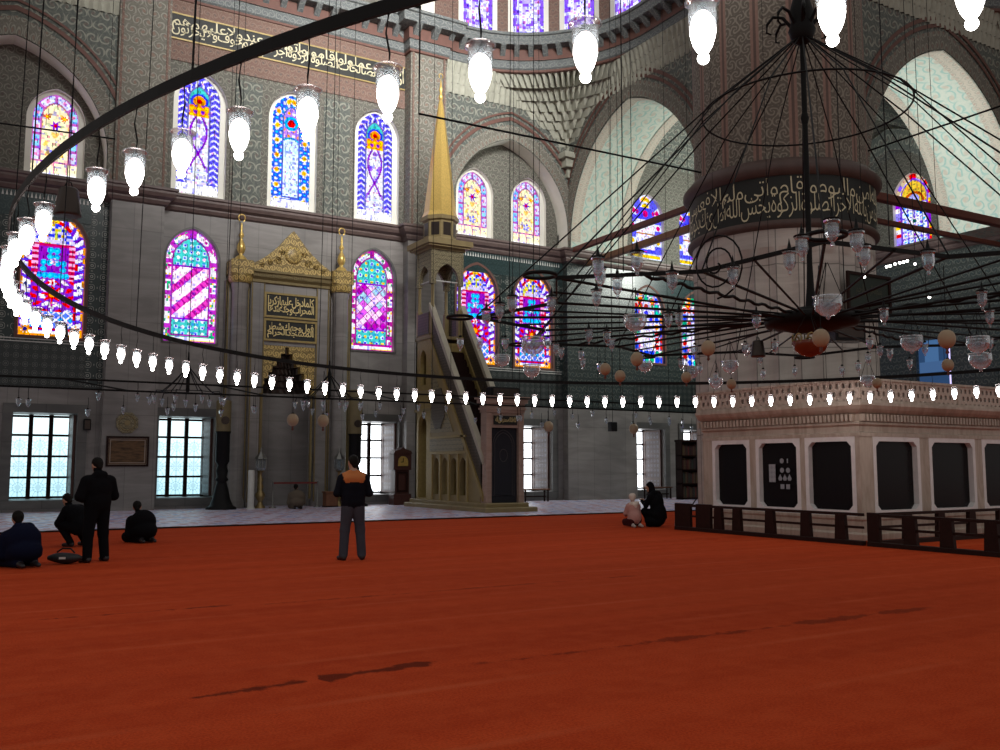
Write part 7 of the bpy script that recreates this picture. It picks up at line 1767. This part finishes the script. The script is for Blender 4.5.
P = hp + [('c', ((0, 0.10, 0.84), (-0.02, 0.16, 0.95), 0.07, 0.06), 1), ('e', ((0, -0.07, 0.34), (0.205, 0.20, 0.30)), 1), ('e', ((0, 0.0, 0.62), (0.20, 0.18, 0.26)), 1), ('c', ((-0.14, 0.05, 0.80), (0.14, 0.05, 0.80), 0.095, 0.095), 1), ('e', ((-0.02, 0.06, 0.16), (0.26, 0.26, 0.16)), 1)]
for s in (-1, 1):
    P += [('c', ((s * 0.12, -0.08, 0.32), (s * 0.16, 0.28, 0.40), 0.12, 0.09), 1), ('c', ((s * 0.16, 0.28, 0.40), (s * 0.14, 0.12, 0.08), 0.085, 0.07), 1), ('c', ((s * 0.13, 0.02, 0.05), (s * 0.14, 0.22, 0.04), 0.045, 0.035), 2)]
    P += [('c', ((s * 0.19, 0.05, 0.78), (s * 0.24, 0.16, 0.55), 0.08, 0.065), 1), ('c', ((s * 0.24, 0.16, 0.55), (s * 0.06 - 0.1, 0.36, 0.66), 0.06, 0.042), 1)] + hand((s * 0.05 - 0.11, 0.38, 0.67), (-s * 0.6, 0.5, 0.5), (0, 0.5, 1), 0.92, 0, 0.6, side=s)
scarf = [('e', (T(0, -0.025, 0.04), (0.092, 0.10, 0.10)), 0), ('c', (T(0, -0.04, 0.0), T(0, -0.05, -0.12), 0.088, 0.09), 0), ('c', ((-0.10, 0.03, 0.86), (0.10, 0.03, 0.86), 0.08, 0.08), 0)]
person((16.12, 18.89, 0), RD(10), 'woman in long black coat and black scarf crouching beside the child in pink', P, [SKIN, BLACKC, SHOE], None, extra=(('head_scarf', scarf, BLACKC, 0.012),))
# ------------------------------------------------------------------ light, camera, colour
w = bpy.data.worlds.new('World'); scene.world = w; w.use_nodes = True
bg = w.node_tree.nodes['Background']; bg.inputs[0].default_value = (1.0, 0.975, 0.94, 1); bg.inputs[1].default_value = 0.365
def area(name, loc, target, sx, sy, power, col):
    l = bpy.data.lights.new(name, 'AREA'); l.shape = 'RECTANGLE'; l.size = sx; l.size_y = sy; l.energy = power; l.color = col
    o = link(bpy.data.objects.new(name, l)); o.location = loc
    o.rotation_euler = (Vector(target) - Vector(loc)).to_track_quat('-Z', 'Y').to_euler()
    return o
area('fill_corner_bay', (34.5, 28.5, 13.2), (27.0, 34.5, 14.5), 2.0, 3.0, 1100, (0.95, 1.0, 0.92))  # added lamp inside the bay, brightens the left arch soffit
area('fill_right_bay', (30.5, 22.2, 12.2), (36.8, 22.2, 15.2), 2.0, 2.5, 420, (0.95, 1.0, 0.97))  # added lamp under the right arch, lightens its soffit
dl = area('fill_upper_wall', (12.0, 10.0, 24.0), (16.0, 36.0, 19.0), 12.0, 5.0, 1500, (1.0, 0.98, 0.95)); dl.data.spread = RD(55)  # added high lamp lifting the upper wall, in place of unseen dome windows
cam = bpy.data.cameras.new('camera'); cam.sensor_width = 36.0; cam.lens = 36.0 * 930 / 1000; cam.clip_end = 300; cam.clip_start = 0.05
co = link(bpy.data.objects.new('camera', cam)); co.location = (0, 0, 1.58)
co.rotation_euler = (RD(90) + math.atan(91 / 930), 0, RD(-31.0)); scene.camera = co
vs = scene.view_settings; scene.display_settings.display_device = 'sRGB'
vs.view_transform = 'Standard'; vs.look = 'None'; vs.gamma = 1.0; vs.exposure = 0.0; vs.use_curve_mapping = False
scene.cycles.max_bounces = 6; scene.cycles.diffuse_bounces = 3; scene.cycles.transparent_max_bounces = 16
scene.cycles.sample_clamp_indirect = 4.0
